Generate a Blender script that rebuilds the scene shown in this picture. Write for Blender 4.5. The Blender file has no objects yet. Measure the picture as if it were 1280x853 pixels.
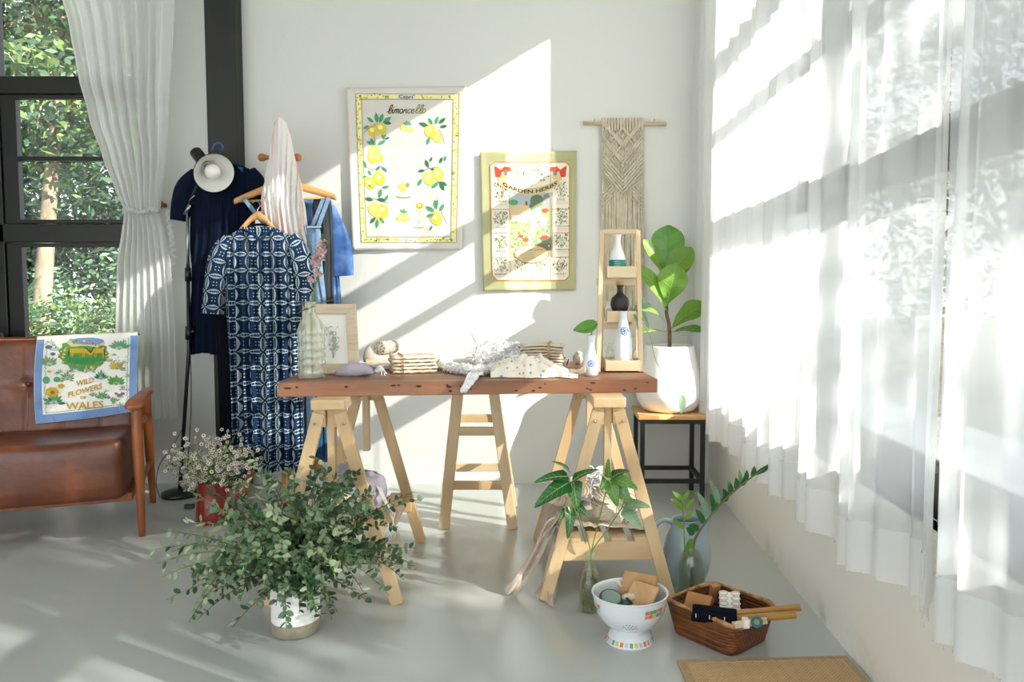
import bpy, bmesh, math, random
from mathutils import Vector, Matrix, noise
PI = math.pi
rnd = random.Random(7)
sc = bpy.context.scene
col = sc.collection
V = Vector

# ---------- the photograph's camera, used to turn a measured image point into a place in the room ----------
CAM_H, FPX, VPX = 1.07, 1000.0, 685.0
PITCH = math.atan(0.0665)
def ray(px, py):
    F = V((0, math.cos(PITCH), -math.sin(PITCH))); U = V((0, math.sin(PITCH), math.cos(PITCH)))
    return F*FPX + V((1,0,0))*(px-VPX) + U*(426.5-py)
def P(px, py, Y):
    d = ray(px, py); return V((0,0,CAM_H)) + d*(Y/d.y)
def pz(px, py, z=0.0):
    d = ray(px, py); return V((0,0,CAM_H)) + d*((z-CAM_H)/d.z)

# ---------- mesh building ----------
class MB:
    def __init__(s):
        s.v=[]; s.f=[]; s.m=[]; s.uv=[]; s.mats=[]; s.sm=[]
    def mi(s, mat):
        if mat not in s.mats: s.mats.append(mat)
        return s.mats.index(mat)
    def add(s, vs, fs, mat, uvs=None, smooth=False):
        b=len(s.v); s.v += [tuple(q) for q in vs]
        s.uv += (uvs if uvs else [(0,0)]*len(vs))
        k=s.mi(mat)
        for f in fs:
            s.f.append(tuple(b+i for i in f)); s.m.append(k); s.sm.append(smooth)
        return s
    def box(s, c, d, mat, M=None):
        c=V(c); x,y,z=d[0]/2,d[1]/2,d[2]/2
        vs=[V((sx*x,sy*y,sz*z)) for sz in(-1,1) for sy in(-1,1) for sx in(-1,1)]
        if M: vs=[M@q for q in vs]
        vs=[q+c for q in vs]
        return s.add(vs,[(0,2,3,1),(4,5,7,6),(0,1,5,4),(2,6,7,3),(0,4,6,2),(1,3,7,5)],mat)
    def bx(s, a, b, mat):
        a=V(a); b=V(b); d=b-a
        return s.box((a+b)/2,(abs(d.x),abs(d.y),abs(d.z)),mat)
    def bar(s, p, q, w, h, mat, side=(1,0,0), w2=None, h2=None):
        """rectangular bar p->q; w measured along 'side', h across"""
        p=V(p); q=V(q); t=(q-p).normalized(); sd=V(side); sd=(sd-t*sd.dot(t)).normalized(); up=t.cross(sd)
        w2=w if w2 is None else w2; h2=h if h2 is None else h2
        vs=[]
        for c,ww,hh in((p,w,h),(q,w2,h2)):
            for a,b in((-1,-1),(1,-1),(1,1),(-1,1)): vs.append(c+sd*a*ww/2+up*b*hh/2)
        return s.add(vs,[(3,2,1,0),(4,5,6,7),(0,1,5,4),(1,2,6,5),(2,3,7,6),(3,0,4,7)],mat)
    def loft(s, rings, mat, closed=True, cap0=True, cap1=True, smooth=True, uvs=None):
        n=len(rings[0]); vs=[q for r in rings for q in r]; fs=[]
        for i in range(len(rings)-1):
            for j in range(n if closed else n-1):
                k=(j+1)%n
                fs.append((i*n+j,i*n+k,(i+1)*n+k,(i+1)*n+j))
        if closed and cap0: fs.append(tuple(range(n-1,-1,-1)))
        if closed and cap1: fs.append(tuple((len(rings)-1)*n+j for j in range(n)))
        return s.add(vs,fs,mat,uvs,smooth)
    def tube(s, pts, r, mat, n=8, smooth=True, caps=True):
        pts=[V(p) for p in pts]; rs=r if isinstance(r,(list,tuple)) else [r]*len(pts)
        rings=[]; prev=None
        for i,p in enumerate(pts):
            t=(pts[min(i+1,len(pts)-1)]-pts[max(i-1,0)])
            if t.length<1e-9: t=V((0,0,1))
            t.normalize()
            if prev is None:
                a=V((0,0,1)) if abs(t.z)<.9 else V((1,0,0)); u=t.cross(a).normalized()
            else:
                u=prev-t*prev.dot(t)
                u = u.normalized() if u.length>1e-6 else t.cross(V((.3,.5,.8))).normalized()
            prev=u; w=t.cross(u)
            rings.append([p+(u*math.cos(2*PI*k/n)+w*math.sin(2*PI*k/n))*rs[i] for k in range(n)])
        return s.loft(rings,mat,True,caps,caps,smooth)
    def lathe(s, prof, mat, c=(0,0,0), n=32, M=None, smooth=True, caps=False, mod=None):
        """prof [(r,z)]"""
        c=V(c); rings=[]
        for i,(r,z) in enumerate(prof):
            ring=[]
            for k in range(n):
                a=2*PI*k/n; rr=r*(mod(a,z) if mod else 1)
                q=V((rr*math.cos(a),rr*math.sin(a),z))
                ring.append((M@q if M else q)+c)
            rings.append(ring)
        return s.loft(rings,mat,True,caps,caps,smooth)
    def grid(s, fn, nu, nv, mat, smooth=True, uvfn=None):
        vs=[];uv=[]
        for i in range(nu+1):
            for j in range(nv+1):
                u,v=i/nu,j/nv; vs.append(fn(u,v)); uv.append(uvfn(u,v) if uvfn else (u,v))
        fs=[(i*(nv+1)+j,(i+1)*(nv+1)+j,(i+1)*(nv+1)+j+1,i*(nv+1)+j+1) for i in range(nu) for j in range(nv)]
        return s.add(vs,fs,mat,uv,smooth)
    def blob(s, c, r, mat, amp=.15, freq=3, n=20, seed=0, flat=None):
        c=V(c); rx,ry,rz=r if isinstance(r,(tuple,list)) else (r,r,r)
        def fn(u,v):
            a=2*PI*u; b=PI*(v-.5); d=V((math.cos(a)*math.cos(b),math.sin(a)*math.cos(b),math.sin(b)))
            k=1+amp*noise.noise(d*freq+V((seed*7.3,seed*3.1,0)))*2
            q=V((d.x*rx*k,d.y*ry*k,d.z*rz*k))
            if flat is not None and q.z<flat: q.z=flat
            return c+q
        return s.grid(fn,n,max(8,n//2),mat)
    def leaf(s, p, d, nrm, L, W, mat, bend=.15, fold=.12, shape='oval', seg=4):
        """a leaf blade from p along d; two halves folded on the midrib"""
        d=V(d).normalized(); nrm=V(nrm); sd=d.cross(nrm)
        if sd.length<1e-5: sd=d.cross(V((.31,.7,.2)))
        sd.normalize(); nn=sd.cross(d); p=V(p)
        vs=[];uv=[]
        for i in range(seg+1):
            t=i/seg
            if shape=='oval': w=math.sin(PI*min(1,t**.85))**.8 if 0<t<1 else 0.02
            elif shape=='obovate': w=(math.sin(PI*t**1.6)**.75 if 0<t<1 else .04)
            elif shape=='arrow': w=(1.0*(1-t)**.75+.0) if t>.12 else .55
            elif shape=='round': w=math.sqrt(max(0,1-(2*t-1)**2))
            else: w=math.sin(PI*t)
            c=p+d*(L*t)-nn*(bend*L*t*t)
            for k in(-1,0,1):
                vs.append(c+sd*(k*w*W/2)+nn*(fold*W*abs(k)*w)); uv.append(((k+1)/2,t))
        fs=[]
        for i in range(seg):
            for k in(0,1): fs.append((i*3+k,i*3+k+1,(i+1)*3+k+1,(i+1)*3+k))
        return s.add(vs,fs,mat,uv,True)
    def build(s, name, parent=None, loc=None, rz=0, bevel=0, solid=0, sub=0, subsimple=False):
        me=bpy.data.meshes.new(name); me.from_pydata(s.v,[],s.f)
        for m in s.mats: me.materials.append(m)
        me.polygons.foreach_set('material_index',s.m); me.polygons.foreach_set('use_smooth',s.sm)
        if any(u!=(0,0) for u in s.uv):
            l=me.uv_layers.new(name='UVMap'); li=[0]*len(me.loops); me.loops.foreach_get('vertex_index',li)
            fl=[]; 
            for i in li: fl+=s.uv[i]
            l.data.foreach_set('uv',fl)
        me.update()
        o=bpy.data.objects.new(name,me); col.objects.link(o)
        if parent: o.parent=parent
        if loc is not None: o.location=loc
        o.rotation_euler[2]=rz
        if bevel:
            b=o.modifiers.new('edge','BEVEL'); b.width=bevel; b.segments=2; b.limit_method='ANGLE'; b.angle_limit=.6
        if solid:
            b=o.modifiers.new('thick','SOLIDIFY'); b.thickness=solid; b.offset=0
        if sub:
            b=o.modifiers.new('sub','SUBSURF'); b.levels=sub; b.render_levels=sub
            if subsimple: b.subdivision_type='SIMPLE'
        return o
def tag(o, label=None, cat=None, group=None, kind=None):
    if label: o['label']=label
    if cat: o['category']=cat
    if group: o['group']=group
    if kind: o['kind']=kind
    return o
def empty(name, loc=(0,0,0), rz=0):
    o=bpy.data.objects.new(name,None); col.objects.link(o); o.location=loc; o.rotation_euler[2]=rz; o.empty_display_size=.05
    return o
def thing(name, label, cat, loc=(0,0,0), rz=0, group=None):
    return tag(empty(name,loc,rz),label,cat,group)
def kids(o): return [c for c in list(col.objects) if c.parent==o]
def copy_tree(o, parent=None):
    c=o.copy(); col.objects.link(c); c.parent=parent
    for ch in kids(o): copy_tree(ch,c)
    return c
def struct(mb, name, **k): return tag(mb.build(name,**k),kind='structure')
def bez(p0,p1,p2,n=10):
    p0,p1,p2=V(p0),V(p1),V(p2)
    return [(p0*(1-t)**2+p1*2*t*(1-t)+p2*t*t) for t in [i/n for i in range(n+1)]]
def smooth_path(pts, n=6):
    pts=[V(p) for p in pts]; out=[]
    for i in range(len(pts)-1):
        a=pts[max(i-1,0)];b=pts[i];c=pts[i+1];d=pts[min(i+2,len(pts)-1)]
        for k in range(n):
            t=k/n; out.append(.5*((2*b)+(c-a)*t+(2*a-5*b+4*c-d)*t*t+(3*b-a-3*c+d)*t**3))
    out.append(pts[-1]); return out
def frame(n=3): pass

# ---------- materials ----------
def lin(c):
    if isinstance(c,str):
        c=c.lstrip('#'); c=[int(c[i:i+2],16)/255 for i in(0,2,4)]
    return tuple(((x/12.92) if x<=.04045 else ((x+.055)/1.055)**2.4) for x in c[:3])+(1,)
class E:
    """small node-math expressions"""
    nt=None
    def __init__(s,k): s.k=k
    @staticmethod
    def m(op,*a,clamp=False):
        n=E.nt.nodes.new('ShaderNodeMath'); n.operation=op; n.use_clamp=clamp
        for i,x in enumerate(a):
            if isinstance(x,E): E.nt.links.new(x.k,n.inputs[i])
            else: n.inputs[i].default_value=x
        return E(n.outputs[0])
    def __add__(s,o): return E.m('ADD',s,o)
    __radd__=__add__
    def __sub__(s,o): return E.m('SUBTRACT',s,o)
    def __rsub__(s,o): return E.m('SUBTRACT',o,s)
    def __mul__(s,o): return E.m('MULTIPLY',s,o)
    __rmul__=__mul__
    def __truediv__(s,o): return E.m('DIVIDE',s,o)
    def lt(s,o): return E.m('LESS_THAN',s,o)
    def gt(s,o): return E.m('GREATER_THAN',s,o)
    def abs(s): return E.m('ABSOLUTE',s)
    def fr(s): return E.m('FRACT',s)
    def sin(s): return E.m('SINE',s)
    def max(s,o): return E.m('MAXIMUM',s,o)
    def min(s,o): return E.m('MINIMUM',s,o)
def newmat(name):
    m=bpy.data.materials.new(name); m.use_nodes=True; nt=m.node_tree; E.nt=nt
    return m,nt,nt.nodes['Principled BSDF']
def N(nt,t,**k):
    n=nt.nodes.new(t)
    for a,b in k.items():
        if a in n.inputs: n.inputs[a].default_value=b
        else: setattr(n,a,b)
    return n
def mixc(nt,fac,a,b):
    n=nt.nodes.new('ShaderNodeMix'); n.data_type='RGBA'
    for sck,x in((n.inputs[0],fac),(n.inputs[6],a),(n.inputs[7],b)):
        if isinstance(x,E): nt.links.new(x.k,sck)
        elif isinstance(x,bpy.types.NodeSocket): nt.links.new(x,sck)
        else: sck.default_value=x
    return n.outputs[2]
def coords(nt,scale=(1,1,1),kind='Object'):
    tc=nt.nodes.new('ShaderNodeTexCoord'); mp=nt.nodes.new('ShaderNodeMapping'); mp.inputs['Scale'].default_value=scale
    nt.links.new(tc.outputs[kind],mp.inputs[0]); return mp.outputs[0]
def mat(name, c, rough=.6, c2=None, scale=6, stretch=(1,1,1), bump=0, bscale=None, metal=0, spec=.5, detail=4, sheen=0, trans=0, coat=0, dist=0, contrast=(.35,.65)):
    m,nt,b=newmat(name)
    b.inputs['Base Color'].default_value=lin(c); b.inputs['Roughness'].default_value=rough
    b.inputs['Metallic'].default_value=metal; b.inputs['Specular IOR Level'].default_value=spec
    b.inputs['Sheen Weight'].default_value=sheen; b.inputs['Coat Weight'].default_value=coat
    if c2:
        nz=N(nt,'ShaderNodeTexNoise',Scale=scale,Detail=detail,Distortion=dist); nt.links.new(coords(nt,stretch),nz.inputs['Vector'])
        rp=N(nt,'ShaderNodeValToRGB'); rp.color_ramp.elements[0].position=contrast[0]; rp.color_ramp.elements[1].position=contrast[1]
        rp.color_ramp.elements[0].color=lin(c); rp.color_ramp.elements[1].color=lin(c2)
        nt.links.new(nz.outputs[0],rp.inputs[0]); nt.links.new(rp.outputs[0],b.inputs['Base Color'])
    if bump:
        nz=N(nt,'ShaderNodeTexNoise',Scale=bscale or scale*4,Detail=5); nt.links.new(coords(nt,stretch),nz.inputs['Vector'])
        bp=N(nt,'ShaderNodeBump',Strength=bump,Distance=.01); nt.links.new(nz.outputs[0],bp.inputs['Height']); nt.links.new(bp.outputs[0],b.inputs['Normal'])
    if trans:
        tr=N(nt,'ShaderNodeBsdfTranslucent'); mx=N(nt,'ShaderNodeMixShader'); mx.inputs[0].default_value=trans
        src=b.inputs['Base Color']
        if src.links: nt.links.new(src.links[0].from_socket,tr.inputs[0])
        else: tr.inputs[0].default_value=lin(c)
        out=nt.nodes['Material Output']; nt.links.new(b.outputs[0],mx.inputs[1]); nt.links.new(tr.outputs[0],mx.inputs[2]); nt.links.new(mx.outputs[0],out.inputs[0])
    return m
def wood(name,c,c2,axis='Z',rough=.5,scale=9,dark=None):
    st={'X':(.12,1,1),'Y':(1,.12,1),'Z':(1,1,.12)}[axis]
    return mat(name,c,rough,c2,scale=scale*2.2,stretch=st,bump=.12,bscale=90,detail=6,dist=.6)
def sheer(name,opac=.6,c=(1,1,1),transl=.55):
    m,nt,b=newmat(name)
    nt.nodes.remove(b); out=nt.nodes['Material Output']
    cc=tuple(c)+(1,)
    tp=N(nt,'ShaderNodeBsdfTransparent'); df=N(nt,'ShaderNodeBsdfDiffuse',Color=cc); tl=N(nt,'ShaderNodeBsdfTranslucent',Color=cc)
    a=N(nt,'ShaderNodeMixShader'); a.inputs[0].default_value=transl; nt.links.new(df.outputs[0],a.inputs[1]); nt.links.new(tl.outputs[0],a.inputs[2])
    z=N(nt,'ShaderNodeMixShader'); z.inputs[0].default_value=opac; nt.links.new(tp.outputs[0],z.inputs[1]); nt.links.new(a.outputs[0],z.inputs[2])
    nt.links.new(z.outputs[0],out.inputs[0]); return m
def pane(name,tint=(1,1,1),gloss=.06,rough=0.0):
    m,nt,b=newmat(name); nt.nodes.remove(b); out=nt.nodes['Material Output']
    tp=N(nt,'ShaderNodeBsdfTransparent',Color=tuple(tint)+(1,)); g=N(nt,'ShaderNodeBsdfGlossy',Roughness=rough)
    lw=N(nt,'ShaderNodeLayerWeight',Blend=.35)
    fac=(E(lw.outputs['Fresnel'])*.8+gloss).min(1.0)
    z=N(nt,'ShaderNodeMixShader'); nt.links.new(fac.k,z.inputs[0]); nt.links.new(tp.outputs[0],z.inputs[1]); nt.links.new(g.outputs[0],z.inputs[2])
    nt.links.new(z.outputs[0],out.inputs[0]); return m
# ---------- setting ----------
WY, XR, XL, YB, ZC = 4.32, 0.88, -5.0, -4.5, 3.4
S=V((-1,.57,-.585)).normalized()       # direction the sunlight travels

def plaster(name,c,c2):
    m,nt,b=newmat(name); b.inputs['Roughness'].default_value=.85; b.inputs['Specular IOR Level'].default_value=.2
    v=coords(nt)
    nz=N(nt,'ShaderNodeTexNoise',Scale=1.3,Detail=6); nt.links.new(v,nz.inputs['Vector'])
    nt.links.new(mixc(nt,E(nz.outputs[0]),lin(c),lin(c2)),b.inputs['Base Color'])
    n2=N(nt,'ShaderNodeTexNoise',Scale=14,Detail=6); nt.links.new(v,n2.inputs['Vector'])
    bp=N(nt,'ShaderNodeBump',Strength=.18,Distance=.01); nt.links.new(n2.outputs[0],bp.inputs['Height']); nt.links.new(bp.outputs[0],b.inputs['Normal'])
    return m
def stained_plaster():
    """white wall with scuffed dirty patches near the floor"""
    m,nt,b=newmat('side_wall_plaster'); b.inputs['Roughness'].default_value=.85; b.inputs['Specular IOR Level'].default_value=.2
    v=coords(nt); tc=nt.nodes.new('ShaderNodeSeparateXYZ'); nt.links.new(v,tc.inputs[0])
    z=E(tc.outputs[2])
    nz=N(nt,'ShaderNodeTexNoise',Scale=5,Detail=8,Roughness=.65); nt.links.new(v,nz.inputs['Vector'])
    n3=N(nt,'ShaderNodeTexNoise',Scale=2.2,Detail=3); nt.links.new(v,n3.inputs['Vector'])
    band=E.m('SUBTRACT',1.0,z/0.10*1.0,clamp=True)
    st=E.m('MULTIPLY',(E(nz.outputs[0])-.46)*7,band,clamp=True)
    st=E.m('MULTIPLY',st,(E(n3.outputs[0])-.42)*5,clamp=True)
    st2=E.m('MULTIPLY',st,.55,clamp=True)
    nt.links.new(mixc(nt,st2,lin('#e7e6e0'),lin('#8f897a')),b.inputs['Base Color'])
    bp=N(nt,'ShaderNodeBump',Strength=.15,Distance=.01); nt.links.new(nz.outputs[0],bp.inputs['Height']); nt.links.new(bp.outputs[0],b.inputs['Normal'])
    return m
def floor_mat():
    m,nt,b=newmat('painted_concrete')
    v=coords(nt)
    nz=N(nt,'ShaderNodeTexNoise',Scale=1.1,Detail=4,Roughness=.5); nt.links.new(v,nz.inputs['Vector'])
    base=mixc(nt,E(nz.outputs[0]),lin('#adb3af'),lin('#b5bab6'))
    vo=N(nt,'ShaderNodeTexVoronoi',Scale=3.1,Randomness=1.0); nt.links.new(v,vo.inputs['Vector'])
    n4=N(nt,'ShaderNodeTexNoise',Scale=40,Detail=3); nt.links.new(v,n4.inputs['Vector'])
    spot=(E(vo.outputs['Distance'])+E(n4.outputs[0])*.05).lt(.042)
    nt.links.new(mixc(nt,spot*.6,lin('#bcc1be'),lin('#5c605e')),b.inputs['Base Color'])
    n2=N(nt,'ShaderNodeTexNoise',Scale=7,Detail=4); nt.links.new(v,n2.inputs['Vector'])
    b.inputs['Roughness'].default_value=.21
    b.inputs['Specular IOR Level'].default_value=.5
    return m
M_wall=plaster('wall_plaster','#dfe0dc','#d8d9d5'); M_side=stained_plaster(); M_floor=floor_mat()
M_ceil=mat('ceiling_paint','#e4e4e0',.9)
M_black=mat('black_frame_paint','#070808',.4,'#0b0d0c',scale=8)
M_blackwood=mat('black_column_paint','#0d0f0d',.5,'#151713',scale=5,stretch=(1,1,.1),bump=.15)
M_pane=pane('window_glass',(.97,.99,.98),.03)

struct(MB().bx((XL-.2,YB,-.12),(XR+.2,WY+.2,0),M_floor),'floor')
struct(MB().bx((XL-.2,YB,ZC),(XR+.2,WY+.2,ZC+.15),M_ceil),'ceiling')
# back wall with the garden window at its left
wx0,wx1,wz0,wz1=-4.7,-2.08,.50,3.05
b=MB(); 
b.bx((wx1,WY,0),(XR+.2,WY+.2,ZC),M_wall); b.bx((XL-.2,WY,0),(wx0,WY+.2,ZC),M_wall)
b.bx((wx0,WY,0),(wx1,WY+.2,wz0),M_wall); b.bx((wx0,WY,wz1),(wx1,WY+.2,ZC),M_wall); struct(b,'wall_back')
# right wall with its long window
ry0,ry1=-1.6,3.86
b=MB(); b.bx((XR,YB,0),(XR+.2,ry0,ZC),M_side); b.bx((XR,ry1,0),(XR+.2,WY,ZC),M_side)
b.bx((XR,ry0,0),(XR+.2,ry1,.52),M_side); b.bx((XR,ry0,3.05),(XR+.2,ry1,ZC),M_side); struct(b,'wall_right')
b=MB(); b.bx((XL-.2,-1.0,0),(XL,WY,ZC),M_wall); b.bx((XL-.2,YB,2.8),(XL,-1.0,ZC),M_wall); b.bx((XL-.2,YB,0),(XL,-4.2,2.8),M_wall); struct(b,'wall_left')
# black column against the back wall
c0=P(256,60,WY-.1).x; c1=P(294,60,WY-.1).x
struct(MB().bx((c0,WY-.1,0),(c1,WY+.0,ZC),M_blackwood),'trim_1',bevel=.004)
# garden window frame and panes
def zat(y,Y): return P(VPX,y,Y).z
fy0,fy1=WY+.02,WY+.09
root=tag(empty('window_1',(0,0,0)),kind='structure')
b=MB()
zr0,zr1=zat(303,WY+.02),zat(280,WY+.02); zu0,zu1=zat(117,WY+.02),zat(95,WY+.02)
b.bx((wx0,fy0,wz0),(wx1,fy1,wz0+.10),M_black); b.bx((wx0,fy0,wz1-.06),(wx1,fy1,wz1),M_black)
b.bx((wx0,fy0,zr0),(wx1,fy1,zr1),M_black); b.bx((wx0,fy0,zu0),(wx1,fy1,zu1),M_black)
mx=P(2,300,WY).x
b.bx((mx-.1,fy0,wz0),(mx-.0,fy1,wz1),M_black); b.bx((wx0,fy0,wz0),(wx0+.06,fy1,wz1),M_black); b.bx((wx1-.06,fy0,wz0),(wx1,fy1,wz1),M_black)
b.bx((mx-1.3,fy0,wz0),(mx-1.2,fy1,wz1),M_black)
b.build('window_frame',M_black and root,bevel=.004)
for (z0,z1,w) in ((wz0+.1,zr0,.085),(zr1,zu0,.085)):
    for (xa,xb) in ((mx,wx1-.06),(mx-1.2,mx-.1)):
        s=MB(); y0,y1=fy0+.01,fy0+.05
        s.bx((xa+.005,y0,z0+.004),(xa+w,y1,z1-.004),M_black); s.bx((xb-.05,y0,z0+.004),(xb-.005,y1,z1-.004),M_black)
        s.bx((xa+w,y0,z0+.004),(xb-.05,y1,z0+.024),M_black); s.bx((xa+w,y0,z1-.024),(xb-.05,y1,z1-.004),M_black)
        if z0>1:
            zm=zat(197,WY); s.bx((xa+w,y0,zm-.011),(xb-.05,y1,zm+.011),M_black)
        s.build('sash',root,bevel=.002)
b=MB(); b.bx((wx0,fy0+.055,wz0),(wx1,fy0+.06,wz1),M_pane); b.build('pane',root)
# long side window
root=tag(empty('window_2',(0,0,0)),kind='structure')
b=MB(); xa,xb=XR+.04,XR+.12
for (z0,z1) in ((.52,.63),(1.36,1.47),(1.85,1.875),(2.13,2.21),(2.96,3.05)): b.bx((xa,ry0,z0),(xb,ry1,z1),M_black)
for y in (ry0+.03,-.35,1.02,2.72,ry1-.025): b.bx((xa,y-.035,.52),(xb,y+.035,3.05),M_black)
b.build('window_frame',root,bevel=.003)
b=MB(); b.bx((XR+.075,ry0,.52),(XR+.08,ry1,3.05),M_pane); b.build('pane',root)
b=MB(); b.bx((XR-.012,ry0,.50),(XR+.04,ry1,.52),M_side); b.build('window_sill',root,bevel=.003)

# ---------- curtains ----------
M_sheer=sheer('sheer_white_voile',.68,(.96,.97,.98),.6)
M_hem=sheer('sheer_hem_fold',.5,(.95,.96,.97),.5)
M_curt=sheer('gathered_white_voile',.86,(.93,.93,.92),.5)
def side_curtain(y0,y1,ztop,zh,seed,label,pl=(.13,.24)):
    r=random.Random(seed); ph=r.random()*6
    # irregular pleats
    ys=[y0]; 
    while ys[-1]<y1: ys.append(ys[-1]+r.uniform(*pl))
    def phase(y):
        for i in range(len(ys)-1):
            if ys[i]<=y<=ys[i+1]: return PI*(i+(y-ys[i])/(ys[i+1]-ys[i]))
        return PI*(len(ys)-1)
    am=[r.uniform(.6,1.15) for _ in ys]+[1]
    def fn(u,v,off=0):
        y=y0+(y1-y0)*u; z=ztop+(zh-ztop)*v
        p=phase(y)+ .35*math.sin(v*2+y*5); k=am[min(int(p/PI) if p>0 else 0,len(am)-1)]
        s=math.sin(p); s=math.copysign(abs(s)**.75,s)
        x=XR-.095+ s*.048*k*(.55+.45*v) + .010*math.sin(2*PI*y/.083+ph+v)*(.5+v) +.012*noise.noise(V((y*3,z*1.2,seed)))
        x=min(x,XR-.022)
        zz=z + (.012*math.sin(y*9+seed)+.012*noise.noise(V((y*6,seed,2))))*v
        return V((x-off,y,zz))
    n=int((y1-y0)/.012)
    root=tag(MB().grid(lambda u,v:fn(u,v),n,16,M_sheer).build('sheer_curtain'),label,'curtain')
    h=MB().grid(lambda u,v:fn(u,1-.045*(1-v) ,.003),n,1,M_hem)
    for i in range(int((y1-y0)/.012)):
        p=fn(i/((y1-y0)/.012),1); h.tube([p,p+V((r.uniform(-.003,.003),r.uniform(-.006,.006),-r.uniform(.006,.014)))],.0008,M_curt,n=3)
    h.build('hem',root)
    return root
side_curtain(2.63,3.745,3.17,.385,3,'sunlit sheer white curtain at the side window, with its edge by the room corner gap',(.05,.12))
side_curtain(3.855,4.23,3.17,.385,9,'narrow sheer white curtain hanging closest to the room corner',(.05,.09))
side_curtain(1.62,2.68,3.17,.375,11,'middle sheer white curtain hanging at the side window, its hem above the straw mat')
side_curtain(-1.2,1.66,3.17,.40,5,'nearest sheer white curtain on the side window, its frayed hem running out of the picture')
M_rod=mat('rod_white_metal','#d8d8d4',.4)
b=MB(); b.tube([(XR-.09,-1.3,3.19),(XR-.09,4.27,3.19)],.011,M_rod,n=12)
r_=tag(b.build('curtain_rod'),'thin white rod above the side window that carries the sheer curtains','curtain rod')
for y in (-1.0,1.5,4.1): MB().bx((XR-.10,y-.01,3.18),(XR,y+.01,3.20),M_rod).build('bracket',r_)

def left_curtain():
    """gathered curtain of the garden window tied back at hip height"""
    Y=WY-.12
    zt=3.3; tie=zat(268,Y); zb=zat(520,Y)
    Lp=[(0,86),(40,96),(95,106),(150,120),(200,137),(240,152),(266,163),(285,160),(330,153),(400,150),(520,147)]
    Rp=[(0,225),(60,222),(130,217),(200,214),(250,207),(266,205),(285,211),(340,219),(420,224),(522,226)]
    def ip(T,y):
        if y<=T[0][0]:
            a,b=T[0],T[1]; return a[1]+(b[1]-a[1])/(b[0]-a[0])*(y-a[0])
        for a,b in zip(T,T[1:]):
            if a[0]<=y<=b[0]:
                t=(y-a[0])/(b[0]-a[0]); t=t*t*(3-2*t)*.5+t*.5; return a[1]+(b[1]-a[1])*t
        return T[-1][1]
    def fn(u,v):
        y=-150+(522+150)*v
        l,r=ip(Lp,y),ip(Rp,y) if y>0 else 225
        if y<0: l=86+y*.22
        px=l+(r-l)*u
        w=(r-l)/140
        pinch=math.exp(-((y-266)/22)**2)
        dep=.018*math.sin(u*2*PI*7.5+math.sin(v*4)*.9+u*3)*(1-.35*pinch)+.006*math.sin(u*2*PI*17+v*3)
        q=P(px,y,Y); q.y=Y-.045-dep-.02*pinch*math.sin(u*PI); return q
    root=tag(MB().grid(fn,150,60,M_curt).build('sheer_curtain'),'white gathered curtain tied back beside the garden window behind the armchair','curtain')
    b=MB()
    tp=[fn(u,(266+150)/672)+V((0,-.02,0.008*math.sin(u*9))) for u in [i/30 for i in range(31)]]
    b.tube(tp,[.012+.004*math.sin(i*2.2) for i in range(31)],M_curt,n=8)
    # frilled end of the tie hanging from the peg
    def fr(u,v):
        y=262+v*90; px=209+6*math.sin(v*2.6)+ (u-.5)*6; q=P(px,y,Y-.02); q.y+=.012*math.sin(v*70)*abs(u-.3)*2; q.x+=.006*math.sin(v*60)*u; return q
    b.grid(fr,6,90,M_curt); b.build('tie_back',root)
left_curtain()
M_peg=wood('peg_wood','#b5622b','#8f4a1d','Y')
q=P(206,257,WY); M_=Matrix.Rotation(PI/2,3,'X')
b=MB(); b.lathe([(0,0),(.012,0),(.012,.05),(.026,.065),(.029,.085),(.02,.10),(0,.103)],M_peg,(q.x,WY,q.z),16,M_)
tag(b.build('wall_peg'),'small round wooden peg on the white wall beside the tied curtain','peg')

# ---------- outside ----------
M_soil=mat('leaf_litter','#5d574a',.9,'#79735f',scale=3,bump=.5)
M_lA=mat('foliage_mid_green','#36523a',.5,'#466645',scale=1.2,trans=.35); M_lB=mat('foliage_dark_green','#1e3628',.45,'#2a4632',scale=1.2,trans=.25)
M_lC=mat('foliage_yellow_green','#6f8447',.5,'#587540',scale=1.2,trans=.4); M_lD=mat('foliage_grey_green','#5f7a62',.5,'#7b937a',scale=1.2,trans=.3)
M_bark=mat('bark','#8a7a63',.9,'#5f5343',scale=10,stretch=(1,1,.3),bump=.6); M_barkL=mat('pale_bark','#c6b79a',.8,'#a08d70',scale=10,bump=.3)
struct(MB().bx((-30,-14,-.35),(25,32,-.15),M_soil),'ground')
struct(MB().bx((XR+.2,-6,-.15),(3.4,12,-.05),mat('terrace_paving','#98a0a4',.8,'#a8afb2',scale=2)),'path')
def qleaf(b,p,d,L,W,m,r):
    sd=d.cross(V((r.uniform(-1,1),r.uniform(-1,1),r.uniform(-1,1))))
    if sd.length<1e-3: return
    sd.normalize(); b.add([p,p+d*L*.5+sd*W/2,p+d*L,p+d*L*.5-sd*W/2],[(0,1,2,3)],m)
def cloud(b,c,rad,n,L,mats,r,clump=.35,nc=None):
    c=V(c); nc=nc or max(6,n//120)
    cl=[]
    while len(cl)<nc:
        d=V((r.uniform(-1,1),r.uniform(-1,1),r.uniform(-1,1)))
        if d.length<=1: cl.append(V((d.x*rad[0],d.y*rad[1],d.z*rad[2])))
    for i in range(n):
        k=r.choice(cl); d=V((r.gauss(0,1),r.gauss(0,1),r.gauss(0,1)))
        p=c+k+d*clump*.55
        dd=(V((r.gauss(0,1),r.gauss(0,1),r.gauss(-.5,.6)))).normalized()
        LL=L*r.uniform(.6,1.3); qleaf(b,p,dd,LL,LL*.42,r.choice(mats),r)
    return [c+k for k in cl]
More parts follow.
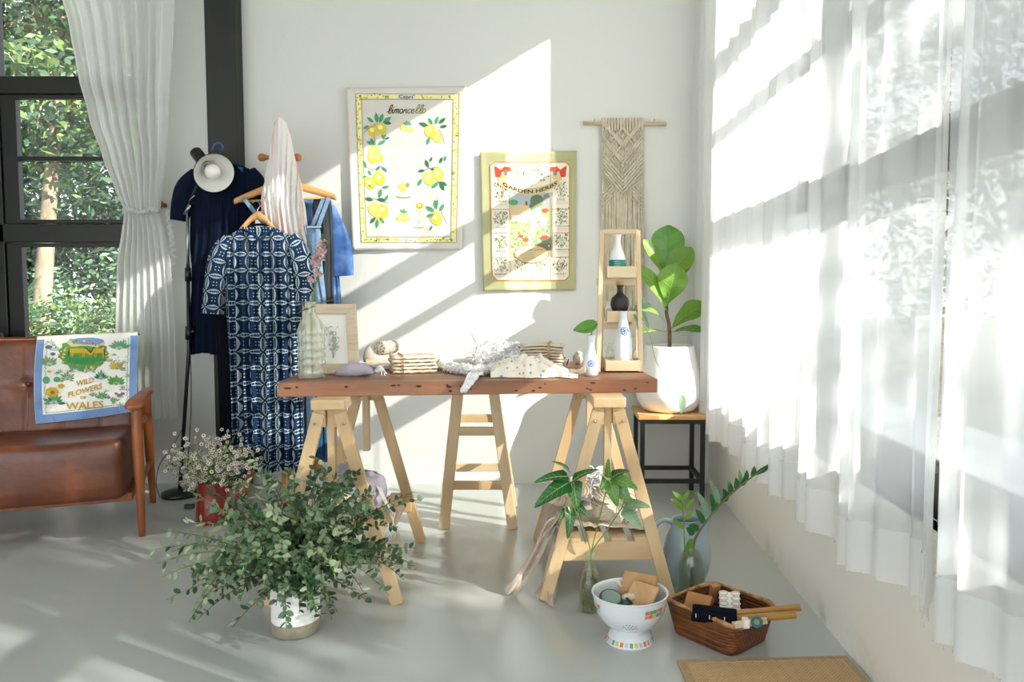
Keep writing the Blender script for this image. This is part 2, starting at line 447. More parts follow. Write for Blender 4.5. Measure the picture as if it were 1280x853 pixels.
def tree(base,c,rad,n,L,mats,seed,label,trunk=.1,bark=None,clump=.4,nc=None,group=None,leafy=True,cat='tree',name='garden_tree'):
    r=random.Random(seed); root=thing(name,label,cat,base,group=group); B=V(base)
    f=MB(); cl=cloud(f,V(c)-B,rad,n,L,mats,r,clump,nc); f.build('foliage',root)
    t=MB(); top=V(c)-B
    mid=top*.5+V((r.uniform(-.2,.2),r.uniform(-.2,.2),0))
    t.tube(smooth_path([(0,0,-.1),mid,top],6),[trunk*(1-.06*i) for i in range(13)],bark or M_bark,n=10)
    for k in cl[:14]:
        t.tube(smooth_path([mid+(top-mid)*r.uniform(.1,.9),(top*.5+k*.5)+V((0,0,.1)),k],4),[trunk*.35*(1-.09*i) for i in range(9)],bark or M_bark,n=6)
    t.build('trunk',root)
    return root
G0=-.15
# seen through the garden window
tree((-6.2,9.6,G0),(-5.9,10.0,4.6),(1.9,1.2,1.9),8840,0.136,[M_lA,M_lB,M_lC],1,'leaning garden tree with a thick grey trunk seen through the garden window',trunk=.13,clump=.5,nc=26)
tree((-8.8,11,G0),(-8.6,11,3.6),(2.0,1.6,2.2),8500,0.150,[M_lB,M_lA,M_lD],2,'broad dark-leaved tree at the left behind the garden window',trunk=.12,clump=.6,nc=30)
tree((-4.6,13.5,G0),(-5.0,13.5,4.0),(2.6,1.3,2.9),11050,0.163,[M_lB,M_lA,M_lD],3,'dark tree filling the middle of the garden view, behind the leaning trunk',trunk=.14,clump=.65,nc=36)
tree((-11.5,14.5,G0),(-11,14.5,3.6),(3.0,1.5,3.2),11050,0.177,[M_lB,M_lD,M_lA],4,'distant dark green tree at the far left of the garden',trunk=.15,clump=.7,nc=36)
tree((-8.3,17,G0),(-8.3,17,4.6),(3.6,1.3,4.0),13600,0.204,[M_lB,M_lB,M_lA],8,'tallest dark tree closing the back of the garden',trunk=.2,clump=.8,nc=44)
tree((-1.0,15,G0),(-1.2,15,3.2),(2.4,1.3,2.8),6800,0.177,[M_lB,M_lA],9,'dark tree behind the white wall at the right end of the garden',trunk=.15,clump=.7,nc=30)
tree((-5.3,7.6,G0),(-5.35,7.7,3.05),(.75,.5,.45),900,.14,[M_lC,M_lA],5,'thin pale sapling with yellow-green leaves close behind the garden window',trunk=.028,bark=M_barkL,clump=.25,nc=12)
def bush(c,rad,n,L,mats,seed,label,clump=.22,name='garden_bush'):
    r=random.Random(seed); root=thing(name,label,'bush',(c[0],c[1],G0)); f=MB()
    cl=cloud(f,(0,0,c[2]-G0),rad,n,L,mats,r,clump); 
    f.build('foliage',root); t=MB()
    for k in cl[:12]: t.tube(smooth_path([(0,0,0),k*.5+V((0,0,.1)),k],3),[.02,.016,.014,.01,.008,.006,.005],M_bark,n=5)
    t.build('stem',root)
bush((-5.7,9.0,.5),(.7,.4,.45),2550,0.077,[M_lA,M_lD,M_lC],21,'feathery grey-green bush low behind the garden window')
bush((-4.6,8.4,.55),(.6,.4,.5),2550,0.070,[M_lC,M_lA],22,'yellow-green bush beside the pale sapling in the garden')
bush((-6.9,10.4,.9),(.9,.5,.8),3060,0.098,[M_lB,M_lA,M_lD],23,'rounded dark bush at the left of the garden, behind the palm')
bush((-5.3,11.5,1.2),(1.2,.5,.9),3740,0.105,[M_lA,M_lB,M_lD],24,'tall mixed green bush behind the leaning trunk')
bush((-7.9,8.2,.5),(.8,.4,.5),2040,0.091,[M_lA,M_lC],25,'light green bush at the left end of the garden window')
bush((-6.6,13,1.6),(1.8,.5,1.4),7000,.14,[M_lB,M_lB,M_lA],27,'dark dense bush closing the view low behind the garden trees',clump=.3)
bush((-9.5,13,1.6),(1.8,.5,1.4),6000,.14,[M_lB,M_lB,M_lD],28,'dark dense bush low at the far left of the garden',clump=.3)
bush((-3.2,9.8,1.0),(1.0,.6,.9),2550,0.098,[M_lA,M_lB],26,'green bush hidden mostly by the tied curtain')
def palm(base,n,L,seed,label):
    r=random.Random(seed); root=thing('fan_palm',label,'palm',base); f=MB()
    for i in range(n):
        a=2*PI*i/n+r.uniform(-.2,.2); e=r.uniform(.35,1.2); d=V((math.cos(a)*math.cos(e),math.sin(a)*math.cos(e),math.sin(e)))
        tip=d*L*r.uniform(.5,.8); f.tube([(0,0,0),tip],.008,M_lC,n=4)
        sd=d.cross(V((0,0,1))).normalized(); up=sd.cross(d)
        for k in range(15):
            b_=-1.1+2.2*k/14; dd=(d*math.cos(b_)+sd*math.sin(b_)).normalized()
            f.leaf(tip,dd,up,L*.62*r.uniform(.85,1.05),.035,r.choice([M_lA,M_lA,M_lC]),bend=.25,fold=.2,shape='x',seg=3)
    f.build('frond',root); t=MB(); t.tube([(0,0,-.05),(0,0,.12)],[.07,.05],M_bark,n=8); t.build('trunk',root)
palm((-6.25,8.9,.25),11,.85,31,'low fan palm with bright narrow leaflets seen through the garden window')
palm((-8.9,9.6,.3),10,.9,32,'fan palm at the far left of the garden')
def log(p,q,r0,label):
    p=V(p);q=V(q); b=MB(); pts=[p+(q-p)*t+V((0,0,.02*math.sin(t*5))) for t in [i/8 for i in range(9)]]
    b.tube(pts,[r0*(1+.1*math.sin(i*2.1)) for i in range(9)],M_barkL,n=12); tag(b.build('fallen_log'),label,'log')
log((-6.9,8.05,.34),(-5.5,7.95,.38),.075,'pale fallen log lying across the undergrowth of the garden')
log((-6.3,7.5,.0),(-5.4,7.6,.02),.12,'thick pale log on the ground below the fan palm')
# trees that shade the side window
mats=[M_lA,M_lB,M_lC]
def onray(y,z,t): return V((XR,y,z))-S*(t*1.313)
c=onray(1.25,2.1,6.0); tree((c.x,c.y,G0),c,(1.2,1.35,1.4),3200,.13,mats,41,'leafy tree outside the side window nearest the viewer',trunk=.10,clump=.26,nc=20)
c=onray(-.3,1.7,7.0); tree((c.x+.6,c.y,G0),c,(1.3,1.3,1.4),2600,.13,mats,43,'leafy tree outside the side window behind the viewer',trunk=.11,clump=.28,nc=16)
tree((5.5,9.5,G0),(5.5,9.5,2.4),(2.4,1.6,2.4),7650,0.150,[M_lD,M_lA],44,'grey-green tree beyond the side window at the far corner',trunk=.12,clump=.6,nc=30)
tree((8.5,6.0,G0),(8.5,6.0,2.4),(1.8,2.2,2.2),7650,0.150,[M_lD,M_lB],45,'grey-green tree standing well outside the side window',trunk=.12,clump=.6,nc=30)
# ---------- light ----------
w=bpy.data.worlds.new('sky'); sc.world=w; w.use_nodes=True; nt=w.node_tree; E.nt=nt
bg=nt.nodes['Background']
tc=nt.nodes.new('ShaderNodeTexCoord'); sp=nt.nodes.new('ShaderNodeSeparateXYZ'); nt.links.new(tc.outputs['Generated'],sp.inputs[0])
fac=E.m('MULTIPLY',E(sp.outputs[2]),1.6,clamp=True)
nt.links.new(mixc(nt,fac,(.97,.98,1.0,1),(.78,.87,1.0,1)),bg.inputs['Color']); bg.inputs['Strength'].default_value=2.25
sun=bpy.data.lights.new('sun','SUN'); sun.energy=17.5; sun.angle=math.radians(.53); sun.color=(1,.94,.86)
so=bpy.data.objects.new('sun',sun); col.objects.link(so); so.rotation_euler=S.to_track_quat('-Z','Y').to_euler()
# ---------- camera ----------
cd=bpy.data.cameras.new('camera'); cam=bpy.data.objects.new('camera',cd); col.objects.link(cam)
cam.location=(0,0,CAM_H); cam.rotation_euler=(PI/2-PITCH,0,0)
cd.sensor_width=36; cd.lens=FPX/1280*36; cd.shift_x=-(VPX-640)/1280; cd.shift_y=0; cd.clip_start=.05
sc.camera=cam
vs=sc.view_settings; vs.view_transform='Standard'; vs.look='None'; vs.gamma=1; vs.exposure=.68; vs.use_curve_mapping=False
sc.cycles.max_bounces=10; sc.cycles.diffuse_bounces=5; sc.cycles.transparent_max_bounces=24; sc.cycles.transmission_bounces=8
sc.cycles.sample_clamp_indirect=6; sc.cycles.caustics_reflective=False; sc.cycles.caustics_refractive=False
# ---------- table on trestles ----------
M_plank=wood('reddish_plank','#99694a','#754a31','X',.42,scale=5)
M_pine=wood('pale_pine','#dabf97','#c9a87c','Z',.5,scale=4)
M_pineY=wood('pale_pine_rail','#dcc199','#cbaa7e','Y',.5,scale=4)
M_pineX=wood('pale_pine_cross','#dcc199','#cbaa7e','X',.5,scale=4)
M_knot=mat('dark_knots','#3a1f14',.7)
M_steel=mat('steel','#b9b9b6',.3,metal=1)
fl_=pz(347,479,.75); fr_=pz(822,474,.75)
ang=math.atan2(fr_.y-fl_.y,fr_.x-fl_.x); TW=(fr_-fl_).length; TD=.70
R2=Matrix.Rotation(ang,3,'Z')
def tb(px,py,dz=0):               # a point on the table top
    return pz(px,py,.75)+V((0,0,dz))
root=thing('table_top','thick reddish-brown plank table top with dark knots lying across two pine trestles','table top',(fl_.x,fl_.y,.702),ang)
b=MB(); b.bx((0,0,0),(TW,TD*.49,.048),M_plank); o=b.build('board',root,bevel=.002)
b=MB(); b.bx((0,TD*.492,0),(TW,TD,.048),M_plank); o=b.build('board',root,bevel=.002)
r=random.Random(4); b=MB()
for i in range(26):
    x=r.uniform(.02,TW-.02) if i>10 else r.choice([.05,.10,.58,.62,.9,1.02,1.05,1.08,.86])+r.uniform(-.02,.02); z=r.uniform(.01,.038); rr=r.uniform(.0015,.0045); rx=rr*r.uniform(1.2,3)
    b.add([(x+rx*math.cos(a)*r.uniform(.7,1.2),-.0004,z+rr*math.sin(a)) for a in [PI*k/5 for k in range(10)]],[tuple(range(10))],M_knot)
b.build('knots',root)

def trestle(cx,cy,rz,label,shelf=True):
    root=thing('trestle',label,'trestle',(cx,cy,0),rz)
    L=.35
    b=MB(); b.bx((-.055,-L-.01,.668),(.055,L+.01,.702),M_pineY); b.build('top_beam',root,bevel=.003)
    for s in(-1,1):
        y=s*L*.94
        for k in(-1,1):
            g=MB(); g.bar((k*.215,y,0),(k*.034,y,.655),.042,.021,M_pine,side=(1,0,0)); g.build('leg',root,bevel=.002)
        for k in(-1,1):
            g=MB(); g.bx((k*.0145,y-s*.012-.016,.607),(k*.052,y-s*.012+.016,.668),M_pine); g.build('cheek',root,bevel=.002)
        g=MB(); g.bx((-.0125,y-s*.03-.02,.40),(.0125,y-s*.03+.02,.668),M_pine); g.build('post',root,bevel=.0015)
        g=MB(); g.bx((-.178,y-s*.012-.011,.135),(.178,y-s*.012+.011,.200),M_pineX); g.build('cross_rail',root,bevel=.002)
        for x,z in((-.06,.62),(.06,.62)): MB().tube([(x*.8,y-s*.0-.02,z-.0),(x*.8,y+.02,z)],.004,M_steel,n=8).build('bolt',root)
    for i in range(4):
        x=-.12+.08*i; g=MB(); g.bx((x-.027,-L*.94,.2),(x+.027,L*.94,.214),M_pineY); g.build('shelf_slat',root,bevel=.0015)
    return root
rn=P(754,600,2.72); TR=(.188,3.02); TL=(-.738,2.97)
trestle(TR[0],TR[1],math.radians(3),'pale pine trestle under the right end of the plank table, cotton yarn on its shelf')
trestle(TL[0],TL[1],math.radians(2),'pale pine trestle under the left end of the plank table, behind the eucalyptus')

# stool seen under the table
def bar_stool():
    q=P(549,667,3.47); root=thing('bar_stool','tall pale wooden stool with ladder rungs standing behind the table, between the two trestles','stool',(0,0,0))
    Mw=wood('stool_birch','#e0caa4','#d0b288','Z',.45,scale=3); Mx=wood('stool_birch_rung','#dcc29a','#caa87c','X',.45,scale=3)
    y0,y1=3.5,3.86; zt=.66
    fb=[P(555,667,y0).x,P(641,667,y0).x]; ft=[P(574,500,y0).x,P(615,500,y0).x]
    f=[fl for fl in fb]
    for k in(0,1):
        g=MB(); g.bar((fb[k],y0,0),(ft[k],y0+.02,zt),.045,.034,Mw); g.build('leg',root,bevel=.003)
        kk=1.085; cx=(fb[0]+fb[1])/2
        g=MB(); g.bar((fb[k]*kk-.003,y1,0),(ft[k]*kk-.003,y1-.02,zt),.045,.034,Mw); g.build('leg',root,bevel=.003)
    def xat(k,z,m=1): return (fb[k]+(ft[k]-fb[k])*z/zt)*m
    for z in(.437,.195):
        g=MB(); g.bx((xat(0,z),y0-.008+.02*z,z-.020),(xat(1,z),y0+.012+.02*z,z+.018),Mx); g.build('rung',root,bevel=.002)
        g=MB(); g.bx((xat(0,z,1.085),y1-.012,z-.02),(xat(1,z,1.085),y1+.008,z+.018),Mx); g.build('rung',root,bevel=.002)
    for k in(0,1):
        g=MB(); x=xat(k,.3,1.04); g.bx((x-.009,y0+.01,.285),(x+.009,y1-.01,.32),Mw); g.build('rung',root,bevel=.002)
    g=MB(); g.bx((ft[0]-.045,y0-.02,zt-.005),(ft[1]+.02,y1+.02,zt+.025),Mx); g.build('seat',root,bevel=.006)
bar_stool()

# black metal stool with wooden top
STX,STY=(.452,.770),(3.875,4.19)
root=thing('plant_stool','low black metal stool with a wooden top in the corner, under the white pot','stool',((STX[0]+STX[1])/2,(STY[0]+STY[1])/2,0))
hx=(STX[1]-STX[0])/2; hy=(STY[1]-STY[0])/2; M_bm=mat('black_powder_coat','#101211',.45)
b=MB(); b.bx((-hx-.012,-hy-.012,.427),(hx+.012,hy+.012,.449),wood('stool_top_wood','#dbab6f','#c48f54','X',.4,scale=4)); b.build('seat',root,bevel=.003)
t=.022
for sx in(-1,1):
    for sy in(-1,1):
        g=MB(); g.bx((sx*hx-t/2*(1+sx),sy*hy-t/2*(1+sy),0),(sx*hx+t/2*(1-sx),sy*hy+t/2*(1-sy),.427),M_bm); g.build('leg',root,bevel=.001)
for z in(.405,.11):
    g=MB()
    for s in(-1,1):
        g.bx((-hx+t,s*hy-t/2*(1+s),z),(hx-t,s*hy+t/2*(1-s),z+.02),M_bm); g.bx((s*hx-t/2*(1+s),-hy+t,z),(s*hx+t/2*(1-s),hy-t,z+.02),M_bm)
    g.build('frame',root)

# ---------- leather armchairs ----------
def leather():
    m,nt,b=newmat('brown_leather'); v=coords(nt)
    nz=N(nt,'ShaderNodeTexNoise',Scale=5,Detail=7,Roughness=.65); nt.links.new(v,nz.inputs['Vector'])
    nt.links.new(mixc(nt,E.m('MULTIPLY',E(nz.outputs[0])-.25,2.0,clamp=True),lin('#43200f'),lin('#784026')),b.inputs['Base Color'])
    b.inputs['Roughness'].default_value=.33; b.inputs['Specular IOR Level'].default_value=.6
    n2=N(nt,'ShaderNodeTexNoise',Scale=9,Detail=3); nt.links.new(v,n2.inputs['Vector'])
    n3=N(nt,'ShaderNodeTexVoronoi',Scale=260); nt.links.new(v,n3.inputs['Vector'])
    h=E(n2.outputs[0])*1.0+E(n3.outputs[0])*.04
    bp=N(nt,'ShaderNodeBump',Strength=.25,Distance=.02); nt.links.new(h.k,bp.inputs['Height']); nt.links.new(bp.outputs[0],b.inputs['Normal'])
    return m
M_leather=leather(); M_pipe=mat('leather_piping','#b77a55',.5); M_teak=wood('orange_teak','#a86232','#84451f','Z',.35,scale=5); M_btn=mat('leather_button','#5a2413',.4)
def sqr(a,p): return math.copysign(abs(a)**p,a)
def cushion_back(b, w, h, t, m, lean, y0, z0, dents):
    """tufted slab leaning back; front face is -y"""
    def fn(u,v,side):
        x=(u-.5)*w; z=v*h
        e=min(1,min(u,1-u)*w/.03,min(v,1-v)*h/.03); e=math.sqrt(max(0,1-(1-e)**2))
        d=0
        for dx,dz in dents:
            q=((x-dx)**2+(z-dz)**2)/.0012; d+=.016*math.exp(-q)
        if dents: d+=.006*math.exp(-(((x-dents[0][0]))/.008)**2)+ .006*math.exp(-((x-dents[1][0])/.008)**2)+.006*math.exp(-((x-dents[2][0])/.008)**2)+.005*math.exp(-((z-dents[0][1])/.008)**2)
        y=-(t/2*e-d*e) if side<0 else t/2*e
        return V((x,y0+lean*z+y,z0+z))
    for s in(-1,1): b.grid(lambda u,v:fn(u,v,s),40,30,m)
    return lambda x,z: V((x,y0+lean*z-t/2,z0+z))
def armchair(loc,rz,label):
    root=thing('armchair',label,'armchair',loc,rz)
    b=MB()   # seat cushion: thick box with rounded edges, sagging top
    W,D0,D1,z0,z1=.60,-.30,.27,.18,.43
    rings=[]
    prof=[(0,0),(.03,.0),(.5,0),(.97,0),(1,.03),(1,.5),(1,.94),(.97,1),(.8,1.0),(.5,.995),(.2,1),(.03,1),(0,.94),(0,.5),(0,.03)]
    for i in range(21):
        x=-W/2+W*i/20; e=min(1,min(i,20-i)/20*W/.025); e=math.sqrt(max(0,1-(1-e)**2)); 
        ring=[]
        for (a,c) in prof:
            y=D0+(D1-D0)*(1-a); z=z0+(z1-z0)*c
            z+=(-.02*math.sin(PI*i/20) if c>.9 else 0)*(1-abs(a-.5)) + (-.012*a if c<.1 else 0) + (.02*(a-.5) if c>.9 else 0)
            cy=(D0+D1)/2; cz=(z0+z1)/2
            if a>=1: y-=.012*math.sin(PI*i/20)*(1 if .03<c<.95 else .5)
            ring.append(V((x,cy+(y-cy)*(.93+.07*e),cz+(z-cz)*(.9+.1*e))))
        rings.append(ring)
    b.loft(rings,M_leather); b.build('seat',root,sub=1)
    b=MB(); dents=[(-.15,.235),(.0,.235),(.15,.235)]
    cushion_back(b,.60,.45,.10,M_leather,.24,.215,.39,dents)
    bk=b.build('backrest',root)
    b=MB()
    for x,z in dents: b.blob((x,.215+.24*z-.037,.39+z),(.011,.006,.011),M_btn,amp=0,n=10)
    b.build('button',bk)
    b=MB()
    for s in(-1,1):
        b.tube([(s*.297,.215+.24*z-.03,.39+z) for z in[.02,.1,.2,.3,.43]],.003,M_pipe,n=5)
    b.tube([(x,.215+.24*.44-.035,.39+.44) for x in[-.29+.058*i for i in range(11)]],.003,M_pipe,n=5)
    for x in(-.15,0,.15): b.tube([(x,.215+.24*z-.046,.39+z) for z in[.045,.1,.15,.2]],.0016,M_pipe,n=4)
    b.build('piping',bk)
    b=MB(); b.bx((-.31,-.24,.15),(.31,.25,.185),M_teak); b.build('seat_frame',root,bevel=.004)
    for s in(-1,1):
        g=MB(); g.tube(smooth_path([(s*.345,-.275,0),(s*.343,-.270,.25),(s*.338,-.262,.42),(s*.34,-.25,.575)],5),[.013+.009*min(1,i/6) for i in range(16)],M_teak,n=12); g.build('leg',root)
        g=MB(); g.tube(smooth_path([(s*.345,.31,0),(s*.343,.255,.22),(s*.34,.22,.42),(s*.34,.18,.57)],5),[.013+.008*min(1,i/6) for i in range(16)],M_teak,n=12); g.build('leg',root)
        g=MB()   # flat curved arm rest
        pts=smooth_path([(s*.335,-.36,.570),(s*.345,-.29,.592),(s*.36,-.1,.60),(s*.355,.08,.585),(s*.345,.24,.575)],6)
        wd=[.018,.03,.036,.038,.038,.038,.037,.035,.033,.031,.030,.029,.028,.027,.026,.026,.025,.025,.024,.024,.024,.023,.022,.022,.018]
        rings=[[p+V((wd[i]*math.cos(a),0,.013*sqr(math.sin(a),.8))) for a in [2*PI*k/14 for k in range(14)]] for i,p in enumerate(pts)]
        g.loft(rings,M_teak); g.build('armrest',root)
        g=MB(); g.tube([(s*.342,-.26,.46),(s*.34,.21,.46)],.011,M_teak,n=8); g.tube([(s*.342,-.266,.22),(s*.342,.25,.22)],.012,M_teak,n=8); g.build('side_rail',root)
    return root
CH=V((-2.175,3.515,0)); CR=math.radians(22)
armchair(CH,CR,'brown leather armchair with orange wooden arms, a printed cloth over its back')
armchair(V((-3.10,3.80,0)),math.radians(6),'second brown leather armchair, only its dark corner showing at the left edge of the picture')

# ---------- floor lamp ----------
M_lampb=mat('lamp_black','#141514',.35); M_lampin=mat('lamp_white_inside','#e9e9e4',.35,trans=.0); M_chrome=mat('chrome','#9b9d9c',.25,metal=1)
bs=pz(225,620,0); 
root=thing('floor_lamp','black floor spotlight lamp with a round white-lined shade, beside the navy dress','floor lamp',(bs.x,bs.y,0))
b=MB(); b.lathe([(0,0),(.088,0),(.092,.008),(.088,.022),(.06,.03),(.015,.034),(0,.034)],M_lampb,n=40); b.build('base',root)
def LP(px,py,dy=0):
    q=P(px,py,bs.y+dy); return q-V((bs.x,bs.y,0))
pt=LP(234,275); 
b=MB(); b.tube([(0,0,.03),LP(236,440),LP(235,330)],.0095,M_lampb,n=12); b.tube([LP(235,345),LP(234,262)],.0075,M_chrome,n=12); b.tube([LP(235,352),LP(235,335)],.015,M_lampb,n=12); b.tube([LP(236,425),LP(236,408)],.017,M_lampb,n=12); b.tube([LP(236,416),LP(243,414,-.02)],.008,M_lampb,n=8); b.build('pole',root)
b=MB(); b.tube([LP(234,262),LP(241,243,-.01),LP(248,229,-.03)],.005,M_lampb,n=8); b.tube([LP(231,268),LP(238,256,-.01)],.010,M_chrome,n=10); b.tube([LP(236,251,-.01),LP(244,244,-.02)],.004,M_chrome,n=6); b.build('arm',root)
hc=LP(266,215,-.07); ax=(V((0,0,CAM_H))-(hc+V((bs.x,bs.y,0)))).normalized()+V((.42,0,-.38)); ax.normalize()
Mh=ax.to_track_quat('Z','Y').to_matrix()
sh=MB(); prof=[(.012,-.095),(.036,-.09),(.040,-.06),(.052,-.045),(.078,-.02),(.096,.012),(.099,.02)]
sh.lathe(prof,M_lampb,hc,36,Mh); s_=sh.build('shade',root)
sh=MB(); sh.lathe([(r_*.97,z+.001) for r_,z in prof],M_lampin,hc,36,Mh); sh.build('lining',s_)
sh=MB(); M2=Mh; sh.lathe([(0,.038),(.02,.034),(.034,.018),(.038,-.004),(.03,-.028),(.014,-.05),(.014,-.08)],mat('bulb_glass','#f4f4ee',.15,spec=.8),hc,24,Mh); sh.build('bulb',s_)
kb=MB(); d2=(LP(246,191,.01)-LP(262,212,-.02)).normalized(); c0_=LP(256,205,-.0)
Mk=d2.to_track_quat('Z','Y').to_matrix(); kb.lathe([(.052,-.03),(.042,.0),(.030,.02),(.030,.085),(.026,.092),(0,.092)],M_lampb,c0_,24,Mk); kb.build('socket_housing',root)
b=MB(); b.tube(smooth_path([LP(236,300,.012),LP(237.5,420,.014),LP(239,500,.015),LP(237,545,.0),(V((.03,.01,.05)))],6),.0022,M_lampb,n=6)
b.tube(smooth_path([LP(228,536,-.03),LP(215,560,-.06),LP(200,580,-.1),LP(195,600,-.12)+V((0,0,-.02)),V(LP(200,622,-.2))*1.0],6),.002,M_lampb,n=6); b.build('cord',root)
q=pz(237,636); b=MB(); b.box((q.x,q.y,.012),(.045,.03,.022),M_lampb); tag(b.build('plug_box',bevel=.005),'small black plug lying on the grey floor in front of the lamp base','plug')

# ---------- mat ----------
def mat_weave():
    m,nt,b=newmat('woven_straw'); b.inputs['Roughness'].default_value=.8
    tc=nt.nodes.new('ShaderNodeTexCoord'); sp=nt.nodes.new('ShaderNodeSeparateXYZ'); nt.links.new(tc.outputs['Object'],sp.inputs[0])
    x,y=E(sp.outputs[0]),E(sp.outputs[1])
    zig=((x/.034).fr()-.5).abs()*2
    st=((y/.012+zig*1.6).fr()-.5).abs()*2
    rib=((x/.0042).fr()-.5).abs()*2
    nt.links.new(mixc(nt,st*.7+rib*.3,lin('#ab8455'),lin('#dbbd92')),b.inputs['Base Color'])
    bp=N(nt,'ShaderNodeBump',Strength=.5,Distance=.004); nt.links.new((st+rib*.6).k,bp.inputs['Height']); nt.links.new(bp.outputs[0],b.inputs['Normal'])
    return m
a=pz(846,829); c=pz(1058,824); root=thing('door_mat','woven straw mat with a pale cloth binding on the floor in front of the basket','mat',(a.x,a.y,0),math.atan2(c.y-a.y,c.x-a.x)); w=(c-a).length
b=MB(); b.bx((.02,-.9,.001),(w-.02,-.02,.009),mat_weave()); b.build('weave',root)
M_bind=mat('mat_binding','#b49a78',.85,'#a68b69',scale=60,bump=.3)
b=MB(); 
for (x0,y0,x1,y1) in((0,-.024,w,0),(0,-.92,.024,-.024),(w-.024,-.92,w,-.024),(.024,-.92,w-.024,-.896)): b.bx((x0,y0,0),(x1,y1,.011),M_bind)
b.build('binding',root,bevel=.003)
# ---------- printed cloths and the knotted hanging on the back wall ----------
def text_shape(s, bold=False, res=2):
    cu=bpy.data.curves.new('t','FONT'); cu.body=s; cu.resolution_u=res; cu.size=1
    if bold: cu.offset=.02
    o=bpy.data.objects.new('t',cu); me=bpy.data.meshes.new_from_object(o)
    vs=[(v.co.x,v.co.y) for v in me.vertices]; fs=[tuple(p.vertices) for p in me.polygons]
    bpy.data.objects.remove(o); bpy.data.curves.remove(cu); bpy.data.meshes.remove(me)
    x0=min(v[0] for v in vs);x1=max(v[0] for v in vs);y0=min(v[1] for v in vs);y1=max(v[1] for v in vs)
    return [((x-x0)/(x1-x0),(y-y0)/(y1-y0)) for x,y in vs],fs
class Pr:
    """draws flat printed shapes on a cloth; to3(x,y,layer) gives the place on the cloth"""
    def __init__(s,to3): s.b=MB(); s.to3=to3; s.l=1
    def poly(s,pts,m,l=None):
        l=l or s.l; c=(sum(p[0] for p in pts)/len(pts),sum(p[1] for p in pts)/len(pts)); n=len(pts)
        s.b.add([s.to3(c[0],c[1],l)]+[s.to3(x,y,l) for x,y in pts],[(0,i+1,(i+1)%n+1) for i in range(n)],m)
    def ell(s,x,y,rx,ry,m,l=None,a=0,n=14,j=0):
        ca,sa=math.cos(a),math.sin(a); pts=[]
        for k in range(n):
            t=2*PI*k/n; q=1+j*math.sin(3.1*k+x); u,v=rx*math.cos(t)*q,ry*math.sin(t)*q; pts.append((x+u*ca-v*sa,y+u*sa+v*ca))
        s.poly(pts,m,l)
    def lemon(s,x,y,r,m,m2,a=0):
        s.poly([(x+(r*math.cos(t)*(1+.22*max(0,math.cos(t))**6+.1*max(0,-math.cos(t))**6))*math.cos(a)-r*.86*math.sin(t)*math.sin(a),
                 y+(r*math.cos(t)*(1+.22*max(0,math.cos(t))**6))*math.sin(a)+r*.86*math.sin(t)*math.cos(a)) for t in [2*PI*k/20 for k in range(20)]],m,2)
        s.ell(x-r*.1,y-r*.15,r*.42,r*.4,m2,3)
    def line(s,pts,w,m,l=None):
        l=l or s.l; pts=[V((p[0],p[1])) for p in pts]; q=[]
        for i,p in enumerate(pts):
            t=pts[min(i+1,len(pts)-1)]-pts[max(i-1,0)]
            if t.length<1e-6: t=V((1,0))
            t.normalize(); n=V((-t.y,t.x))*w/2; q.append((p+n,p-n))
        vs=[];fs=[]
        for a,c in q: vs+= [s.to3(a.x,a.y,l),s.to3(c.x,c.y,l)]
        for i in range(len(q)-1): fs.append((2*i,2*i+1,2*i+3,2*i+2))
        s.b.add(vs,fs,m)
    def seg(s,a,c,w,m,l=None,n=12): s.line([(a[0]+(c[0]-a[0])*i/n,a[1]+(c[1]-a[1])*i/n) for i in range(n+1)],w,m,l)
    def leaf(s,x,y,a,L,W,m,l=None):
        ca,sa=math.cos(a),math.sin(a); pts=[]
        for t,w in((0,0),(.2,.35),(.45,.5),(.7,.4),(1,0),(.7,-.4),(.45,-.5),(.2,-.35)):
            u,v=t*L,w*W; pts.append((x+u*ca-v*sa,y+u*sa+v*ca))
        s.poly(pts,m,l)
    def text(s,st,x,y,w,h,m,l=None,fn=None,bold=False):
        vs,fs=text_shape(st,bold); l=l or 3
        if fn: P3=[s.to3(*fn(a,c),l) for a,c in vs]
        else: P3=[s.to3(x+a*w,y+(1-c)*h,l) for a,c in vs]
        s.b.add(P3,fs,m)
    def rect(s,x0,y0,x1,y1,m,l=None,n=6):
        l=l or s.l
        vs=[s.to3(x0+(x1-x0)*i/n,y0+(y1-y0)*j/n,l) for i in range(n+1) for j in range(n+1)]
        s.b.add(vs,[(i*(n+1)+j,i*(n+1)+j+1,(i+1)*(n+1)+j+1,(i+1)*(n+1)+j) for i in range(n) for j in range(n)],m)
def cmat(name,c,rough=.9): return mat(name,c,rough,spec=.15)
M_cotton=mat('white_cotton','#eceae4',.9,'#e6e3dc',scale=4,spec=.15,bump=.08,bscale=300,trans=.15)
C={k:cmat('print_'+k,v) for k,v in dict(yellow='#dccb52',lemon='#e6da68',pale='#f6f0a8',green='#62a47c',dgreen='#44795a',olive='#8f8d3c',oliveD='#5d5c2a',grey='#8d8d88',lgrey='#b9b8b2',blue='#8fb0d8',red='#d9523c',orange='#c9724a',tan='#dcc79a',cream='#eee6d2',sage='#8f9c74',brown='#8a6a4a',ink='#3c4038',sky='#b3c0c6',violet='#8a7088',gold='#d3ad3a',grass='#5da04e',cornfl='#7896c8').items()}
